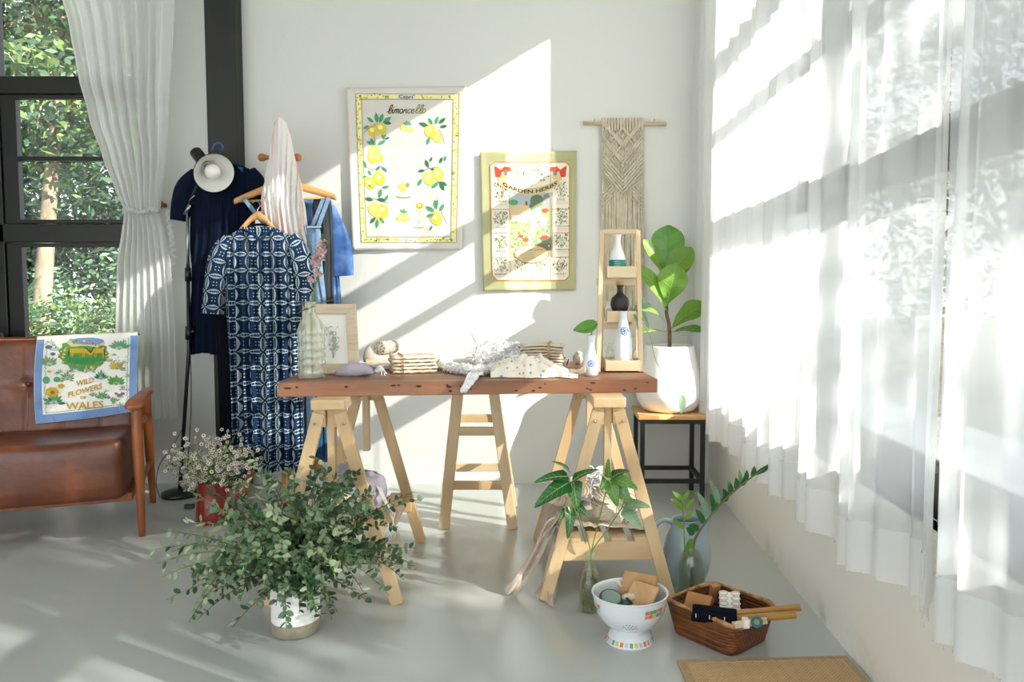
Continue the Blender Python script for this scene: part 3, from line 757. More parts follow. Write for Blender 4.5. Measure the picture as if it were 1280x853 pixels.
def wall_cloth(name,label,TLc,TRc,BRc,BLc,zo,zs,m,amp,draw,thk=.003):
    """corners in photo pixels; zo/zs: drawing coordinates -> pixels"""
    def surf(u,v,off=0):
        px=(TLc[0]*(1-u)+TRc[0]*u)*(1-v)+(BLc[0]*(1-u)+BRc[0]*u)*v
        py=(TLc[1]*(1-u)+TRc[1]*u)*(1-v)+(BLc[1]*(1-u)+BRc[1]*u)*v
        q=P(px,py,WY); w=amp*(.6+math.sin(u*7+v*1.2)*.5*(v+.15)+.4*math.sin(u*15+v*3)*v+.5*noise.noise(V((u*3,v*2,amp*90))))
        edge=amp*.8*math.exp(-min(u,1-u)/.05)
        q.y=WY-.009-abs(w)-edge-off; return q
    def to3(x,y,l):
        px,py=zo[0]+x/zs,zo[1]+y/zs
        v=0
        for _ in range(3):
            xl=TLc[0]+(BLc[0]-TLc[0])*v; xr=TRc[0]+(BRc[0]-TRc[0])*v; u=(px-xl)/(xr-xl)
            yt=TLc[1]+(TRc[1]-TLc[1])*u; yb=BLc[1]+(BRc[1]-BLc[1])*u; v=(py-yt)/(yb-yt)
        return surf(u,v,.0024+.0007*l)
    root=tag(MB().grid(lambda u,v:surf(u,v),40,50,m).build(name,solid=thk),label,'tea towel')
    p=Pr(to3); draw(p); p.b.build('printed_pattern',root)
    return root
def limoncello(p):
    r=random.Random(5); ink=C['oliveD']
    X0,X1,Y0,Y1=98,600,72,790
    def fx(x,y): # the frame leans in towards the bottom like the cloth
        v=(y-38)/786; xl=55+33*v; xr=632-17*v; return xl+(xr-xl)*(x-55)/577
    def seg(a,c,w,m,l=1): 
        n=14; p.line([(fx(a[0]+(c[0]-a[0])*i/n,a[1]+(c[1]-a[1])*i/n),a[1]+(c[1]-a[1])*i/n) for i in range(n+1)],w,m,l)
    for a,c in (((X0,Y0),(X1,Y0)),((X1,Y0),(X1,Y1)),((X1,Y1),(X0,Y1)),((X0,Y1),(X0,Y0))): seg(a,c,2.2,C['grey'])
    for a,c in (((X0+28,Y0+26),(X1-30,Y0+26)),((X1-30,Y0+26),(X1-30,Y1-28)),((X1-30,Y1-28),(X0+28,Y1-28)),((X0+28,Y1-28),(X0+28,Y0+26))): seg(a,c,2.2,C['grey'])
    seg((X0+14,Y0+2),(X0+14,Y1-2),20,C['pale']); seg((X1-15,Y0+2),(X1-15,Y1-2),20,C['pale'])
    for y in (Y0+13,Y1-14): seg((X0+26,y),(300,y),18,C['pale']); seg((382,y),(X1-26,y),18,C['pale'])
    def bit(x,y):
        x=fx(x,y)
        q=r.random()
        if q<.6: p.ell(x,y,r.uniform(5,8),r.uniform(4.5,6.5),C[r.choice(['yellow','lemon','yellow'])],2,a=r.random()*3,n=8)
        else: p.leaf(x-3,y,r.random()*6,r.uniform(8,13),5,C[r.choice(['olive','green','oliveD','olive'])],3)
        if q<.2: p.leaf(x,y,r.random()*6,9,4,C['olive'],3)
    for i in range(170):
        s=r.random()
        if s<.28: bit(r.uniform(X0+6,X0+22),r.uniform(Y0+5,Y1-5))
        elif s<.56: bit(r.uniform(X1-23,X1-7),r.uniform(Y0+5,Y1-5))
        else:
            x=r.choice([r.uniform(X0+20,300),r.uniform(385,X1-20)]); bit(x,r.choice([r.uniform(Y0+7,Y0+19),r.uniform(Y1-21,Y1-8)]))
    p.text('Capri',308,76,66,24,C['ink'])
    p.line([(288,775),(298,768),(300,785),(312,770),(318,786),(328,768),(335,784),(348,766),(346,786),(358,778),(372,782)],2.5,C['grey'],3)
    # the word limoncello in slanted hand lettering
    G={'l':[[(0,.35),(.25,.5),(.6,1.3),(.72,1.95),(.55,2.0),(.36,1.5),(.22,.6),(.25,.1),(.45,.0),(.62,.25)]],
       'i':[[(0,.4),(.22,1.0),(.18,.4),(.25,.05),(.42,.2)],[(.30,1.45),(.36,1.6)]],
       'm':[[(0,.0),(.15,1.0)],[(.08,.5),(.35,1.0),(.42,.8),(.34,.05)],[(.4,.6),(.66,1.0),(.72,.8),(.64,.2),(.8,.05)]],
       'n':[[(0,.0),(.15,1.0)],[(.08,.5),(.38,1.0),(.46,.8),(.4,.2),(.58,.05)]],
       'o':[[(.3,1.0),(.08,.8),(.0,.4),(.14,.02),(.38,.1),(.5,.55),(.4,.95),(.26,1.0)]],
       'c':[[(.5,.85),(.34,1.0),(.1,.75),(.02,.35),(.16,.02),(.44,.2)]],
       'e':[[(.05,.45),(.4,.65),(.44,.9),(.26,1.0),(.06,.65),(.04,.25),(.2,.0),(.46,.2)]]}
    x=252; sc_=20
    for i,ch in enumerate('limoncello'):
        wd={'l':.62,'i':.42,'m':.9,'n':.66,'o':.62,'c':.56,'e':.56}[ch]*sc_*1.62
        for st in G[ch]:
            pts=smooth_path([(x+(a*1.55+c*.12)*sc_,166-c*sc_+ -i*.2,0) for a,c in st],4); p.line([(q.x,q.y) for q in pts],4.4 if i<4 else 3.6,C['oliveD'] if i<7 else C['olive'],3)
        x+=wd*.93
    g=lambda:C[r.choice(['green','green','dgreen'])]
    def cluster(lemons,leaves,stem=None):
        for a in leaves: 
            p.leaf(a[0],a[1],math.radians(a[2]),a[3],a[3]*.42,g(),2); 
            p.seg((a[0],a[1]),(a[0]+a[3]*.9*math.cos(math.radians(a[2])),a[1]+a[3]*.9*math.sin(math.radians(a[2]))),1.2,C['dgreen'],3,3)
        for l in lemons: p.lemon(l[0],l[1],l[2],C['yellow'] if r.random()<.6 else C['lemon'],C['pale'],l[3] if len(l)>3 else 1.2)
        if stem: p.line(stem,2,C['ink'],3)
    cluster([(180,250,27),(222,238,29)],[(205,212,-100,52),(215,212,-70,50),(230,212,-35,52),(232,208,10,42),(185,210,-140,40),(165,225,150,34),(225,268,60,28),(240,290,-20,26)],[(138,262),(160,240),(200,215)])
    cluster([(190,350,33,1.5),(205,378,27,.4),(178,380,26)],[(196,318,-160,48),(205,318,-30,46),(200,330,110,38),(190,318,-120,40),(232,285,-50,24)],[(188,280),(196,318)])
    cluster([(213,478,32),(168,500,30)],[(150,430,-110,40),(160,440,60,30),(225,425,40,36),(200,445,-60,30),(155,470,170,26),(188,528,-150,34),(222,530,100,46),(226,526,-10,38)],[(150,425),(180,440),(230,420)])
    cluster([(190,628,34),(232,636,31),(215,662,24)],[(185,585,-170,42),(205,580,10,44),(240,590,-60,36),(195,668,130,40),(205,678,95,44),(215,668,50,38)],[(150,568),(190,578),(258,600)])
    cluster([(458,250,32),(492,278,27)],[(450,228,-160,50),(470,220,-120,40),(485,218,-75,42),(500,215,-40,44),(505,232,-10,38),(455,280,110,42)],[(500,240),(515,270),(528,312)])
    cluster([(452,478,32),(498,458,32)],[(450,428,-110,44),(432,440,170,36),(460,432,20,34),(418,480,120,44),(500,498,140,46),(500,498,20,46),(505,500,60,46),(505,408,-70,34),(528,398,-80,30),(455,400,-60,28)],[(415,450),(450,430),(500,425)])
    cluster([(488,672,32)],[(480,640,-150,50),(490,630,-100,48),(505,640,-60,44),(482,655,170,44),(488,620,-80,40),(470,708,120,28)],[(512,640),(525,668),(540,700)])
    for x,y,rr in((332,238,15),(362,244,14),(325,224,10)): p.lemon(x,y,rr,C['lemon'],C['pale'])
    for a in(-150,-110,-60,-20): p.leaf(350,222,math.radians(a),24,9,C['green'],3)
    for i in range(26):   # faint recipe lines
        y=275+i*7.6; 
        if i in(9,10): continue
        x=258+r.uniform(-4,20); 
        while x<432+r.uniform(-14,8):
            w=r.uniform(6,22); p.seg((x,y),(min(x+w,440),y),1.3,C['lgrey'],1,2); x+=w+4
    p.ell(330,512,28,18,C['pale'],1); p.lemon(325,520,18,C['lemon'],C['pale']); p.ell(350,512,10,12,C['sage'],3); p.ell(330,540,15,8,C['lemon'],2)
    p.ell(330,568,36,9,C['sage'],1); p.ell(330,563,34,7,C['cream'],2)
    for x,y,rr in((315,672,17),(338,674,17),(326,660,16)): p.lemon(x,y,rr,C['lemon'],C['pale'])
    for a in(-130,-80,-30): p.leaf(330,648,math.radians(a),24,10,C['green'],3)
    p.poly([(388,600),(426,600),(424,628),(414,640),(400,640),(390,628)],C['pale'],1); p.ell(407,612,16,13,C['olive'],2); p.ell(407,611,12,9,C['lemon'],3)
    p.seg((407,640),(404,700),1.5,C['lgrey'],2,4); p.ell(402,714,26,7,C['lgrey'],1); p.ell(402,712,20,4,C['cream'],2)
wall_cloth('tea_towel','white tea towel printed with lemons and the word limoncello, pinned to the wall',(434,111),(583.5,109),(578,312.5),(442.5,313),(420,100),3.878,M_cotton,.012,limoncello)
def herbs(p):
    r=random.Random(8); O=C['orange']
    def fx(x,y):
        v=(y-45)/780; xl=45+18*v; xr=588-5*v; return xl+(xr-xl)*(x-45)/543
    def seg(a,c,w,m,l=2,n=14): p.line([(fx(a[0]+(c[0]-a[0])*i/n,a[1]+(c[1]-a[1])*i/n),a[1]+(c[1]-a[1])*i/n) for i in range(n+1)],w,m,l)
    p.b.add([p.to3(fx(100+450*i/12,105+660*j/16),105+660*j/16,1) for i in range(13) for j in range(17)],[(i*17+j,i*17+j+1,(i+1)*17+j+1,(i+1)*17+j) for i in range(12) for j in range(16)],C['cream'])
    L,R_,T,B=102,548,106,766
    out=[(L+24,T),(R_-22,T),(R_,T+22),(R_,B-24),(R_-24,B),(L+26,B),(L,B-26),(L,T+22),(L+24,T)]
    for a,c in zip(out,out[1:]): seg(a,c,4,O,4)
    for pl in ([(L,T),(L+24,T),(L,T+22)],[(R_-22,T),(R_,T),(R_,T+22)],[(R_,B-24),(R_,B),(R_-24,B)],[(L+26,B),(L,B),(L,B-26)]): p.poly([(fx(x,y),y) for x,y in pl],C['olivepale'],2)
    seg((214,T),(214,225),3,O);seg((331,T),(331,245),3,O);seg((441,T),(441,220),3,O)
    seg((207,270),(207,B),3.5,O); seg((450,270),(450,640),3.5,O)
    for y in(370,503,640): seg((L,y),(207,y),3.5,O); seg((450,y-2),(R_,y-2),3.5,O)
    seg((207,640),(260,640),3,O); seg((330,672),(330,B),3.5,O); seg((441,640),(441,B),3.5,O)
    def plant(cx,cy,w,h,n):
        for i in range(n):
            x=cx+r.uniform(-.5,.5)*w*.9; y=cy+r.uniform(-.5,.5)*h
            p.leaf(fx(x,y),y,r.uniform(-2.6,-.5),r.uniform(9,19),r.uniform(3,7),C[r.choice(['sage','grey','green','olive','sage','ink'])],2)
        for i in range(7): 
            x=cx+r.uniform(-.12,.12)*w; x2=cx+r.uniform(-.45,.45)*w; p.line([(fx(x,cy+h*.5),cy+h*.5),(fx((x+x2)/2+4,cy),cy),(fx(x2,cy-h*.4),cy-h*.4)],1.3,C['sage'],2)
    cells=[(272,176,100,78,''),(386,172,96,84,''),(158,272,90,84,'CHIVES'),(500,262,86,84,'SAGE'),(155,420,84,80,'THYME'),(505,412,84,84,'MARJORAM'),(155,556,84,72,'BASIL'),(503,548,84,72,'TARRAGON'),(156,686,88,72,'ROSEMARY'),(270,690,92,64,'OREGANO'),(384,690,92,64,'BAY'),(494,684,90,72,'PARSLEY')]
    for cx,cy,w,h,t in cells:
        plant(cx,cy,w,h,46)
        if t:
            tw=min(78,len(t)*10.5); y=cy+h*.5+6; p.text(t,fx(cx-tw/2,y),y,tw,9,C['ink'])
            for k in range(3 if cy<640 else 2): seg((cx-40,y+15+k*6),(cx+40,y+15+k*6),1.2,C['lgrey'],2,4)
        else: seg((cx-30,118),(cx+30,118),4,C['grey'],2,4); seg((cx-44,127),(cx+44,127),1.2,C['lgrey'],2,4)
    # centre picture
    def rect(x0,y0,x1,y1,m,l=2): p.b.add([p.to3(fx(x0+(x1-x0)*i/8,y0),y,l) if False else p.to3(fx(x0+(x1-x0)*i/8,y0+(y1-y0)*j/8),y0+(y1-y0)*j/8,l) for i in range(9) for j in range(9) for y in (0,)],[(i*9+j,i*9+j+1,(i+1)*9+j+1,(i+1)*9+j) for i in range(8) for j in range(8)],m)
    rect(211,275,447,345,C['sky']); rect(211,345,447,638,C['sage'])
    p.ell(232,330,28,16,C['green'],3); p.ell(365,322,38,36,C['sagedark'],3,j=.08); p.ell(350,350,28,26,C['sagedark'],3,j=.08); p.ell(420,330,26,50,C['grey'],3,j=.06)
    p.poly([(214,345),(318,345),(340,400),(214,408)],C['tan'],3); p.poly([(300,325),(312,325),(312,348),(300,348)],C['brown'],4)
    rect(216,402,338,440,C['cream'],3); 
    for x in(240,268,305): rect(x,412,x+14,432,C['grey'],4)
    p.poly([(345,370),(385,352),(410,470),(345,470),(335,600),(300,600),(320,470)],C['tan'],3)
    for i in range(150):
        x=r.uniform(216,444); y=r.uniform(425,625); p.ell(fx(x,y),y,r.uniform(3,11),r.uniform(3,8),C[r.choice(['sage','green','olive','tan','cream','grey','olive','sagedark','orange','tan'])],4,j=.15,n=8)
    for x,y,s in((410,376,15),(400,528,15),(300,540,14),(270,520,12),(425,372,10),(415,524,12),(300,525,9)): p.ell(fx(x,y),y,s*1.2,s*.8,C['red' if s>11 else 'orange'],5,j=.2,n=10)
    for x,y in((410,430),(340,500),(325,495),(405,445)): p.ell(x,y,14,12,C['cream'],5,j=.2,n=9)
    rect(360,560,446,600,C['sagedark'],4)
    p.ell(335,620,96,52,O,6,n=40); p.ell(335,620,91,47,C['tan'],7,n=40); p.text('BOUQUET GARNI',272,592,126,10,C['ink'],8)
    for k in range(8): seg((335-74+abs(k-3)*5,610+k*6),(335+74-abs(k-3)*5,610+k*6),1.3,C['grey'],8,5)
    # banner
    def arc(t): 
        x=150+345*t; return x, 205+ 62*(1-((t-.5)*2)**2)
    top=[arc(i/24) for i in range(25)]
    vs=[p.to3(x,y-16,6) for x,y in top]+[p.to3(x,y+24,6) for x,y in top]
    p.b.add(vs,[(i,i+1,26+i,25+i) for i in range(24)],C['tan'])
    def tf(a,c): 
        x,y=arc(.07+.88*a); return x,y+14-c*22
    p.text('GARDEN HERBS',0,0,0,0,C['ink'],8,fn=tf,bold=True)
    for s,cx in((1,172),(-1,487)):
        p.poly([(cx-s*44,125),(cx-s*38,188),(cx-s*12,190),(cx-s*6,158),(cx+s*20,158),(cx+s*50,155),(cx+s*46,134),(cx+s*10,130),(cx-s*8,150),(cx-s*28,148)],C['red'],6)
        p.poly([(cx-s*2,155),(cx+s*30,150),(cx+s*34,200),(cx-s*6,215),(cx-s*20,205)],C['tan'],5); p.ell(cx+s*20,165,10,16,C['grey'],7)
C['olivepale']=cmat('print_border_green','#bdbb7c'); C['sagedark']=cmat('print_tree_green','#6f7f68')
M_olive=mat('pale_olive_cotton','#c3c298',.9,'#b8b689',scale=3,stretch=(3,1,1),spec=.15,bump=.08,bscale=250,trans=.1)
wall_cloth('tea_towel','olive-bordered tea towel printed with a herb chart, right of the lemon towel',(600,191),(720.5,189),(719,363),(604.5,364),(590,180),4.493,M_olive,.007,herbs)

# knotted wall hanging
M_cord=mat('natural_cotton_cord','#dcd2bf',.9,'#cbbfa8',scale=30,bump=.4,bscale=400,spec=.1)
yk=WY-.022
a=P(729,154,yk); c=P(833,155,yk)
root=thing('macrame_hanging','cream knotted cotton wall hanging with a long fringe on a pale wooden dowel','wall hanging',(0,0,0))
b=MB(); b.tube([a,c],.0105,wood('dowel_wood','#dcc8a6','#c9b28c','X',.5),n=14); b.build('dowel',root)
b=MB(); b.tube([(P(743,148,WY).x,WY,P(743,149,WY).z),P(743,151,WY-.01)],.003,M_steel,n=6); b.tube([(P(818,148,WY).x,WY,P(818,149,WY).z),P(818,151,WY-.01)],.003,M_steel,n=6); b.build('hook',root)
def KP(u,v,o=0):  # u 0..1 across, v px down
    return P(752+(804.5-752)*u+ .0*v,v,yk-o)
b=MB()
r=random.Random(2)
n=24
vb=lambda u:238+ (10-20*abs(u-.5)*2+ (14 if abs(u-.5)>.33 else 0))*.9
for i in range(n):
    u=(i+.5)/n; pts=[KP(u+.004*math.sin(v*.5+i),v,.002+.002*math.sin(v*.9+i*2)) for v in range(156,int(vb(u))+4,4)]; b.tube(pts,0.0046,M_cord,n=6)
for i in range(14): # lark's head loops over the dowel
    u=(i+.5)/14; 
    for du in(-.012,.012): b.tube(smooth_path([KP(u+du,164,.006),KP(u+du,157,.016),KP(u+du,151,.014),KP(u+du,148.5,0),KP(u+du,151,-.012)],3),.0042,M_cord,n=6)
    b.tube([KP(u-.026,161,.013),KP(u+.026,161,.013)],.004,M_cord,n=6)
def dz(pts,rr=.0062,o=.012): 
    b.tube([KP(u,v,o+.0015*math.sin(k*2.2)) for k,(u,v) in enumerate(pts)],[rr*(1+.25*math.sin(k*2.6)) for k in range(len(pts))],M_cord,n=6)
def ln(u0,v0,u1,v1,n=12): return [(u0+(u1-u0)*i/n,v0+(v1-v0)*i/n) for i in range(n+1)]
for v0 in(172,176,192,196,214,219,224,229,234):      # downward chevrons
    dz(ln(.02,v0-22,.5,v0+8)+ln(.5,v0+8,.98,v0-22))
for v0 in(182,203):
    dz(ln(.25,v0-8,.5,v0-22)+ln(.5,v0-22,.75,v0-8)); 
for u0,v0 in((.22,174),(.5,170),(.78,174),(.22,206),(.5,206),(.78,206)):   # diamonds with a knot inside
    dz(ln(u0-.12,v0,u0,v0-9,6)+ln(u0,v0-9,u0+.12,v0,6)+ln(u0+.12,v0,u0,v0+9,6)+ln(u0,v0+9,u0-.12,v0,6),.0036,.013)
    b.blob(KP(u0,v0,.012),(.010,.006,.010),M_cord,amp=.2,freq=4,n=10)
for s in(0,1):
    for k in range(5): 
        uu=lambda q:q if s==0 else 1-q
        dz([(uu(q[0]),q[1]) for q in ln(.72-.0*k,228+k*5,.99,243+k*5,8)],.004); 
        if k<3: dz([(uu(q[0]),q[1]) for q in ln(.99,214+k*4,.75,226+k*4,8)],.0035)
b.build('knotwork',root)
b=MB()
for i in range(26):
    u=(i+.5)/26; v0=vb(u)-2; v1=r.uniform(384,402); ph=r.random()*6; k=r.uniform(.006,.014)
    pts=[KP(u+k*math.sin(v*.045+ph),v,.003+.003*math.sin(v*.06+ph*2)) for v in [v0+(v1-v0)*j/16 for j in range(17)]]
    b.tube(pts,[.0056]*15+[.006,.0075],M_cord,n=6)
b.build('fringe',root)
# ---------- clothes ----------
def ipl(T,y):
    if y<=T[0][0]: return T[0][1]
    for a,b in zip(T,T[1:]):
        if a[0]<=y<=b[0]: return a[1]+(b[1]-a[1])*(y-a[0])/(b[0]-a[0])
    return T[-1][1]
def cloth_tube(b,Lp,Rp,y0,y1,Y,dep,m,folds=5,fa=.012,nu=96,nv=50,seed=0,grow=1,uvs=1.0,taper=True,hem=0,pleat=0):
    """hanging garment: outline given by the left/right edges measured in the photo, at depth Y, front-to-back depth dep"""
    def fn(u,v):
        y=y0+(y1-y0)*v; l,r_=ipl(Lp,y),ipl(Rp,y); a=2*PI*u
        c_,s_=math.cos(a),math.sin(a); px=(l+r_)/2+(r_-l)/2*sqr(c_,.85)
        x=(px-(l+r_)/2)
        d=dep*(.35+.65*min(1,v*3+.15)) if taper else dep
        g=(min(1,v*2.5)+.1)*grow
        f=fa*g*(math.sin(x*folds*.11+seed+v*1.1)+.55*math.sin(x*folds*.23+seed*2+v*2.3)+pleat*math.sin(x*1.5))*(abs(s_)**.5)
        q=P(px,y+hem*math.sin(x*.16+seed)*v,Y); q.y=Y-d*sqr(s_,.8)-(f if s_>0 else -f*.6); 
        return q
    def uvf(u,v):
        y=y0+(y1-y0)*v; a=2*PI*u; l,r_=ipl(Lp,y),ipl(Rp,y); k=Y/985
        x=((r_-l)/2*sqr(math.cos(a),.85)*1.12)*k*(1 if math.sin(a)>=0 else -1)+(0 if math.sin(a)>=0 else 3)
        return (x*uvs+10,P(500,y,Y).z*uvs+10)
    vs=[];uv=[]
    for i in range(nv+1):
        for j in range(nu): vs.append(fn(j/nu,i/nv)); uv.append(uvf((j)/nu,i/nv))
    fs=[(i*nu+j,i*nu+(j+1)%nu,(i+1)*nu+(j+1)%nu,(i+1)*nu+j) for i in range(nv) for j in range(nu)]
    b.add(vs,fs,m,uv,True); return fn
def sleeve(b,pts,wd,Y,dep,m,seed=0,n=28):
    """pts: centre line in photo pixels; wd: half widths in pixels"""
    cs=smooth_path([(p[0],p[1],0) for p in pts],5); ws=smooth_path([(w,0,0) for w in wd],5); rings=[];uvs=[]
    acc=0
    for i,c in enumerate(cs):
        t=(cs[min(i+1,len(cs)-1)]-cs[max(i-1,0)]).normalized(); nrm=V((-t.y,t.x,0)); w=ws[i].x; ring=[]
        if i: acc+=(cs[i]-cs[i-1]).length
        for k in range(n):
            a=2*PI*k/n; off=nrm*w*sqr(math.cos(a),.85); q=P(c.x+off.x,c.y+off.y,Y)
            q.y=Y-dep*math.sin(a)*(.5+.5*min(1,i/8))-.006*math.sin(a*4+seed+i*.3)*min(1,i/6); ring.append(q)
            uvs.append((w*math.cos(a)*.0044+20,acc*.0040+20))
        rings.append(ring)
    b.loft(rings,m,True,False,False,True,uvs)
def hanger(name,label,apex,tl,tr,Y,m,hook=None,hm=None,thick=4.2,bar=True,cat='hanger'):
    root=thing(name,label,cat); b=MB()
    for t in(tl,tr):
        pts=smooth_path([P(apex[0],apex[1],Y),P(apex[0]*.62+t[0]*.38,apex[1]*.72+t[1]*.28-.5,Y),P(apex[0]*.2+t[0]*.8,apex[1]*.25+t[1]*.75,Y-.008),P(t[0],t[1],Y-.015)],5)
        k=Y/985
        rings=[]
        for i,p in enumerate(pts):
            w=thick*k*(1.15-.45*abs(i/len(pts)-.0)) ; rings.append([p+V((0,.010*math.cos(a),w*.9*math.sin(a))) for a in [2*PI*j/12 for j in range(12)]])
        b.loft(rings,m)
    b.build('shoulder_arm',root)
    if bar:
        b=MB(); b.tube([P(tl[0]+3,tl[1],Y-.005),P(tr[0]-3,tr[1],Y-.005)],.0055,m,n=10); b.build('trouser_bar',root)
    if hook:
        b=MB(); b.tube(smooth_path([P(x,y,Y+dy) for x,y,dy in hook],5),.0022 if hm is None else .004,hm or M_steel,n=8); b.build('hook',root)
    return root
def batik():
    m,nt,b=newmat('indigo_batik'); b.inputs['Roughness'].default_value=.85; b.inputs['Specular IOR Level'].default_value=.15
    uvn=nt.nodes.new('ShaderNodeUVMap'); uvn.uv_map='UVMap'; sp=nt.nodes.new('ShaderNodeSeparateXYZ'); nt.links.new(uvn.outputs[0],sp.inputs[0])
    X=E(sp.outputs[0])/.070; Y=E(sp.outputs[1])/.078
    fx,fy=X.fr()-.5,Y.fr()-.5; gx,gy=(X+.5).fr()-.5,(Y+.5).fr()-.5
    def petal(a,c): # a along, c across
        w=(1-(a/.45)*(a/.45))*.16; inside=(c.abs()-w).lt(0.0)
        rim=(c.abs()-w+.045).gt(0.0)
        teeth=(a*70).sin()*.035+.055
        core=c.abs().gt(teeth)
        return inside*E.m('MAXIMUM',rim,core)
    pt=E.m('MAXIMUM',petal(fx,gy),petal(fy,gx))
    dx,dy=fx.abs()-.10,fy.abs()-.10
    dots=(dx*dx+dy*dy).lt(.0016)
    d2=(fx*fx+fy*fy).lt(.0)
    msk=E.m('MULTIPLY',E.m('MAXIMUM',pt,dots),.92)
    nz=N(nt,'ShaderNodeTexNoise',Scale=4,Detail=3); nt.links.new(coords(nt),nz.inputs['Vector'])
    base=mixc(nt,E(nz.outputs[0]),lin('#0c1729'),lin('#1b3558'))
    nt.links.new(mixc(nt,msk,base,lin('#a9bac2')),b.inputs['Base Color'])
    return m
M_batik=batik(); M_navy=mat('navy_cotton','#0a1222',.9,'#101c33',scale=3,spec=.12,trans=.04); M_blk=mat('black_cotton','#0b0d14',.95,'#12151f',scale=3,spec=.1)
M_hang=wood('hanger_wood','#d8a66c','#c79250','X',.35,scale=3); M_hangB=mat('blue_plastic','#2f5fa8',.3)

# coat stand
CY=4.07; cx=P(352,300,CY).x
M_stand=wood('coat_stand_wood','#c27f3a','#a5662a','Z',.4,scale=4)
root=thing('coat_stand','wooden coat stand with round pegs and curved feet, hidden under the hanging clothes','coat stand',(cx,CY,0))
b=MB(); zt=P(352,152,CY).z; b.tube([(0,0,.16),(0,0,zt-.03)],.019,M_stand,n=16); b.build('pole',root)
b=MB(); b.blob((0,0,zt-.02),(.024,.024,.03),M_stand,amp=0,n=16); b.build('finial',root)
for a in(.25,.25+PI/2,.25+PI,.25+1.5*PI):
    d=V((math.cos(a),math.sin(a),0)); g=MB()
    pts=smooth_path([d*.012+V((0,0,.205)),d*.10+V((0,0,.20)),d*.17+V((0,0,.13)),d*.215+V((0,0,.014))],6)
    sd=V((-d.y,d.x,0)); rings=[]
    for i,p in enumerate(pts):
        t=(pts[min(i+1,len(pts)-1)]-pts[max(i-1,0)]).normalized(); up=sd.cross(t); rings.append([p+sd*.012*math.cos(q)+up*.022*(1-.3*i/len(pts))*math.sin(q) for q in [2*PI*k/12 for k in range(12)]])
    g.loft(rings,M_stand); g.build('foot',root)
def peg(px,py,s,len_=.075):
    z=P(px,py,CY).z; g=MB(); M_=Matrix.Rotation(s*PI/2,3,'Y'); g.lathe([(.009,0),(.008,len_*.55),(.013,len_*.8),(.020,len_),(.019,len_+.014),(.011,len_+.022),(0,len_+.023)],M_stand,(0,0,z),16,M_); g.build('peg',root)
peg(375,197,1,.085); peg(330,197,-1,.085)
for z,a in((1.30,-PI/2),(1.05,-PI/2),(1.18,PI)):
    d=V((math.cos(a),math.sin(a),.25)).normalized(); g=MB(); g.tube([V((0,0,z)),V((0,0,z))+d*.07],.008,M_stand,n=10); g.blob(V((0,0,z))+d*.075,(.014,.014,.014),M_stand,amp=0,n=12); g.build('peg',root)

# navy pleated dress hanging at the black column
Y=4.13
root=thing('navy_dress','plain dark navy short-sleeved dress on a blue hanger, hanging against the black column','dress')
b=MB()
cloth_tube(b,[(203,262),(208,246),(216,238),(260,238),(330,240),(442,240)],[(203,286),(206,300),(214,318),(240,322),(300,316),(380,300),(442,299)],203,442,Y,.055,M_navy,6,.010,pleat=.35,hem=1.5); b.build('bodice',root)
b=MB(); sleeve(b,[(246,216),(234,232),(228,250),(224,276)],[8,12,13,10],Y,.045,M_navy); b.build('sleeve',root)
b=MB(); sleeve(b,[(312,214),(320,228),(324,245),(328,262)],[8,11,11,9],Y,.045,M_navy,2); b.build('sleeve',root)
b=MB(); 
for i in range(9):
    x=262+i*5.0; b.tube([P(x,y,Y-.058-.002*math.sin(y)) for y in range(222,292,5)],.0022,M_navy,n=5)
b.build('pintuck',root)
hanger('blue_hanger','blue plastic hanger holding the navy dress, its hook up by the lamp','hanger' and (274,204),(248,214),(304,213),Y-.005,M_hangB,[(274,204,0),(275,194,0),(279,186,-.02),(275,179,-.02),(268,181,-.02),(265,188,-.02)],M_hangB,bar=False)
root=thing('black_trousers','narrow black trousers hanging behind the patterned dress, below the navy dress','trousers')
b=MB(); cloth_tube(b,[(400,268),(440,272),(548,276)],[(400,300),(440,300),(548,303)],395,548,4.0,.035,M_blk,7,.006,taper=False,nv=30); b.build('leg',root)
b=MB(); b.tube([P(x,396,4.0-.02) for x in(268,284,300)],.012,M_blk,n=8); b.build('waistband',root)

# patterned indigo dress in front
Y=3.90
root=thing('patterned_dress','long indigo dress with white leaf-shaped batik print, hanging in front of the other clothes','dress')
b=MB()
Lp=[(284,303),(288,298),(294,286),(303,279),(330,279),(352,282),(400,285),(500,289),(588,293)]; Rp=[(284,342),(288,350),(294,361),(303,371),(330,374),(380,377),(450,378),(588,380)]
fn=cloth_tube(b,Lp,Rp,284,587,Y,.060,M_batik,6,.022,nu=140,nv=80,seed=1.3,hem=1.5); b.build('bodice',root)
b=MB(); sleeve(b,[(288,298),(277,318),(270,350),(266,392)],[9,14,14,13],Y,.05,M_batik); b.build('sleeve',root)
b=MB(); sleeve(b,[(362,297),(373,315),(380,345),(380,376)],[9,13,12,11],Y,.05,M_batik,2); b.build('sleeve',root)
b=MB(); b.tube(smooth_path([P(304,287,Y-.02),P(309,283,Y+.02),P(322,281,Y+.045),P(337,282,Y+.02),P(342,287,Y-.02),P(333,292,Y-.055),P(325,300,Y-.067),P(316,293,Y-.058),P(304,287,Y-.02)],6),.0065,M_batik,n=8); b.build('collar',root)
b=MB(); b.tube([P(325,y,Y-.072) for y in range(300,348,6)],[.006]*8,M_batik,n=6)
bt=b.build('button_placket',root)
hanger('wooden_hanger','small light wooden hanger holding the patterned indigo dress','hanger' and (322,269),(300,289),(345,289),Y+.01,M_hang,[(322,269,0),(322,262,0),(325,257,.02),(321,251,.04),(315,254,.05)],None,5.0)

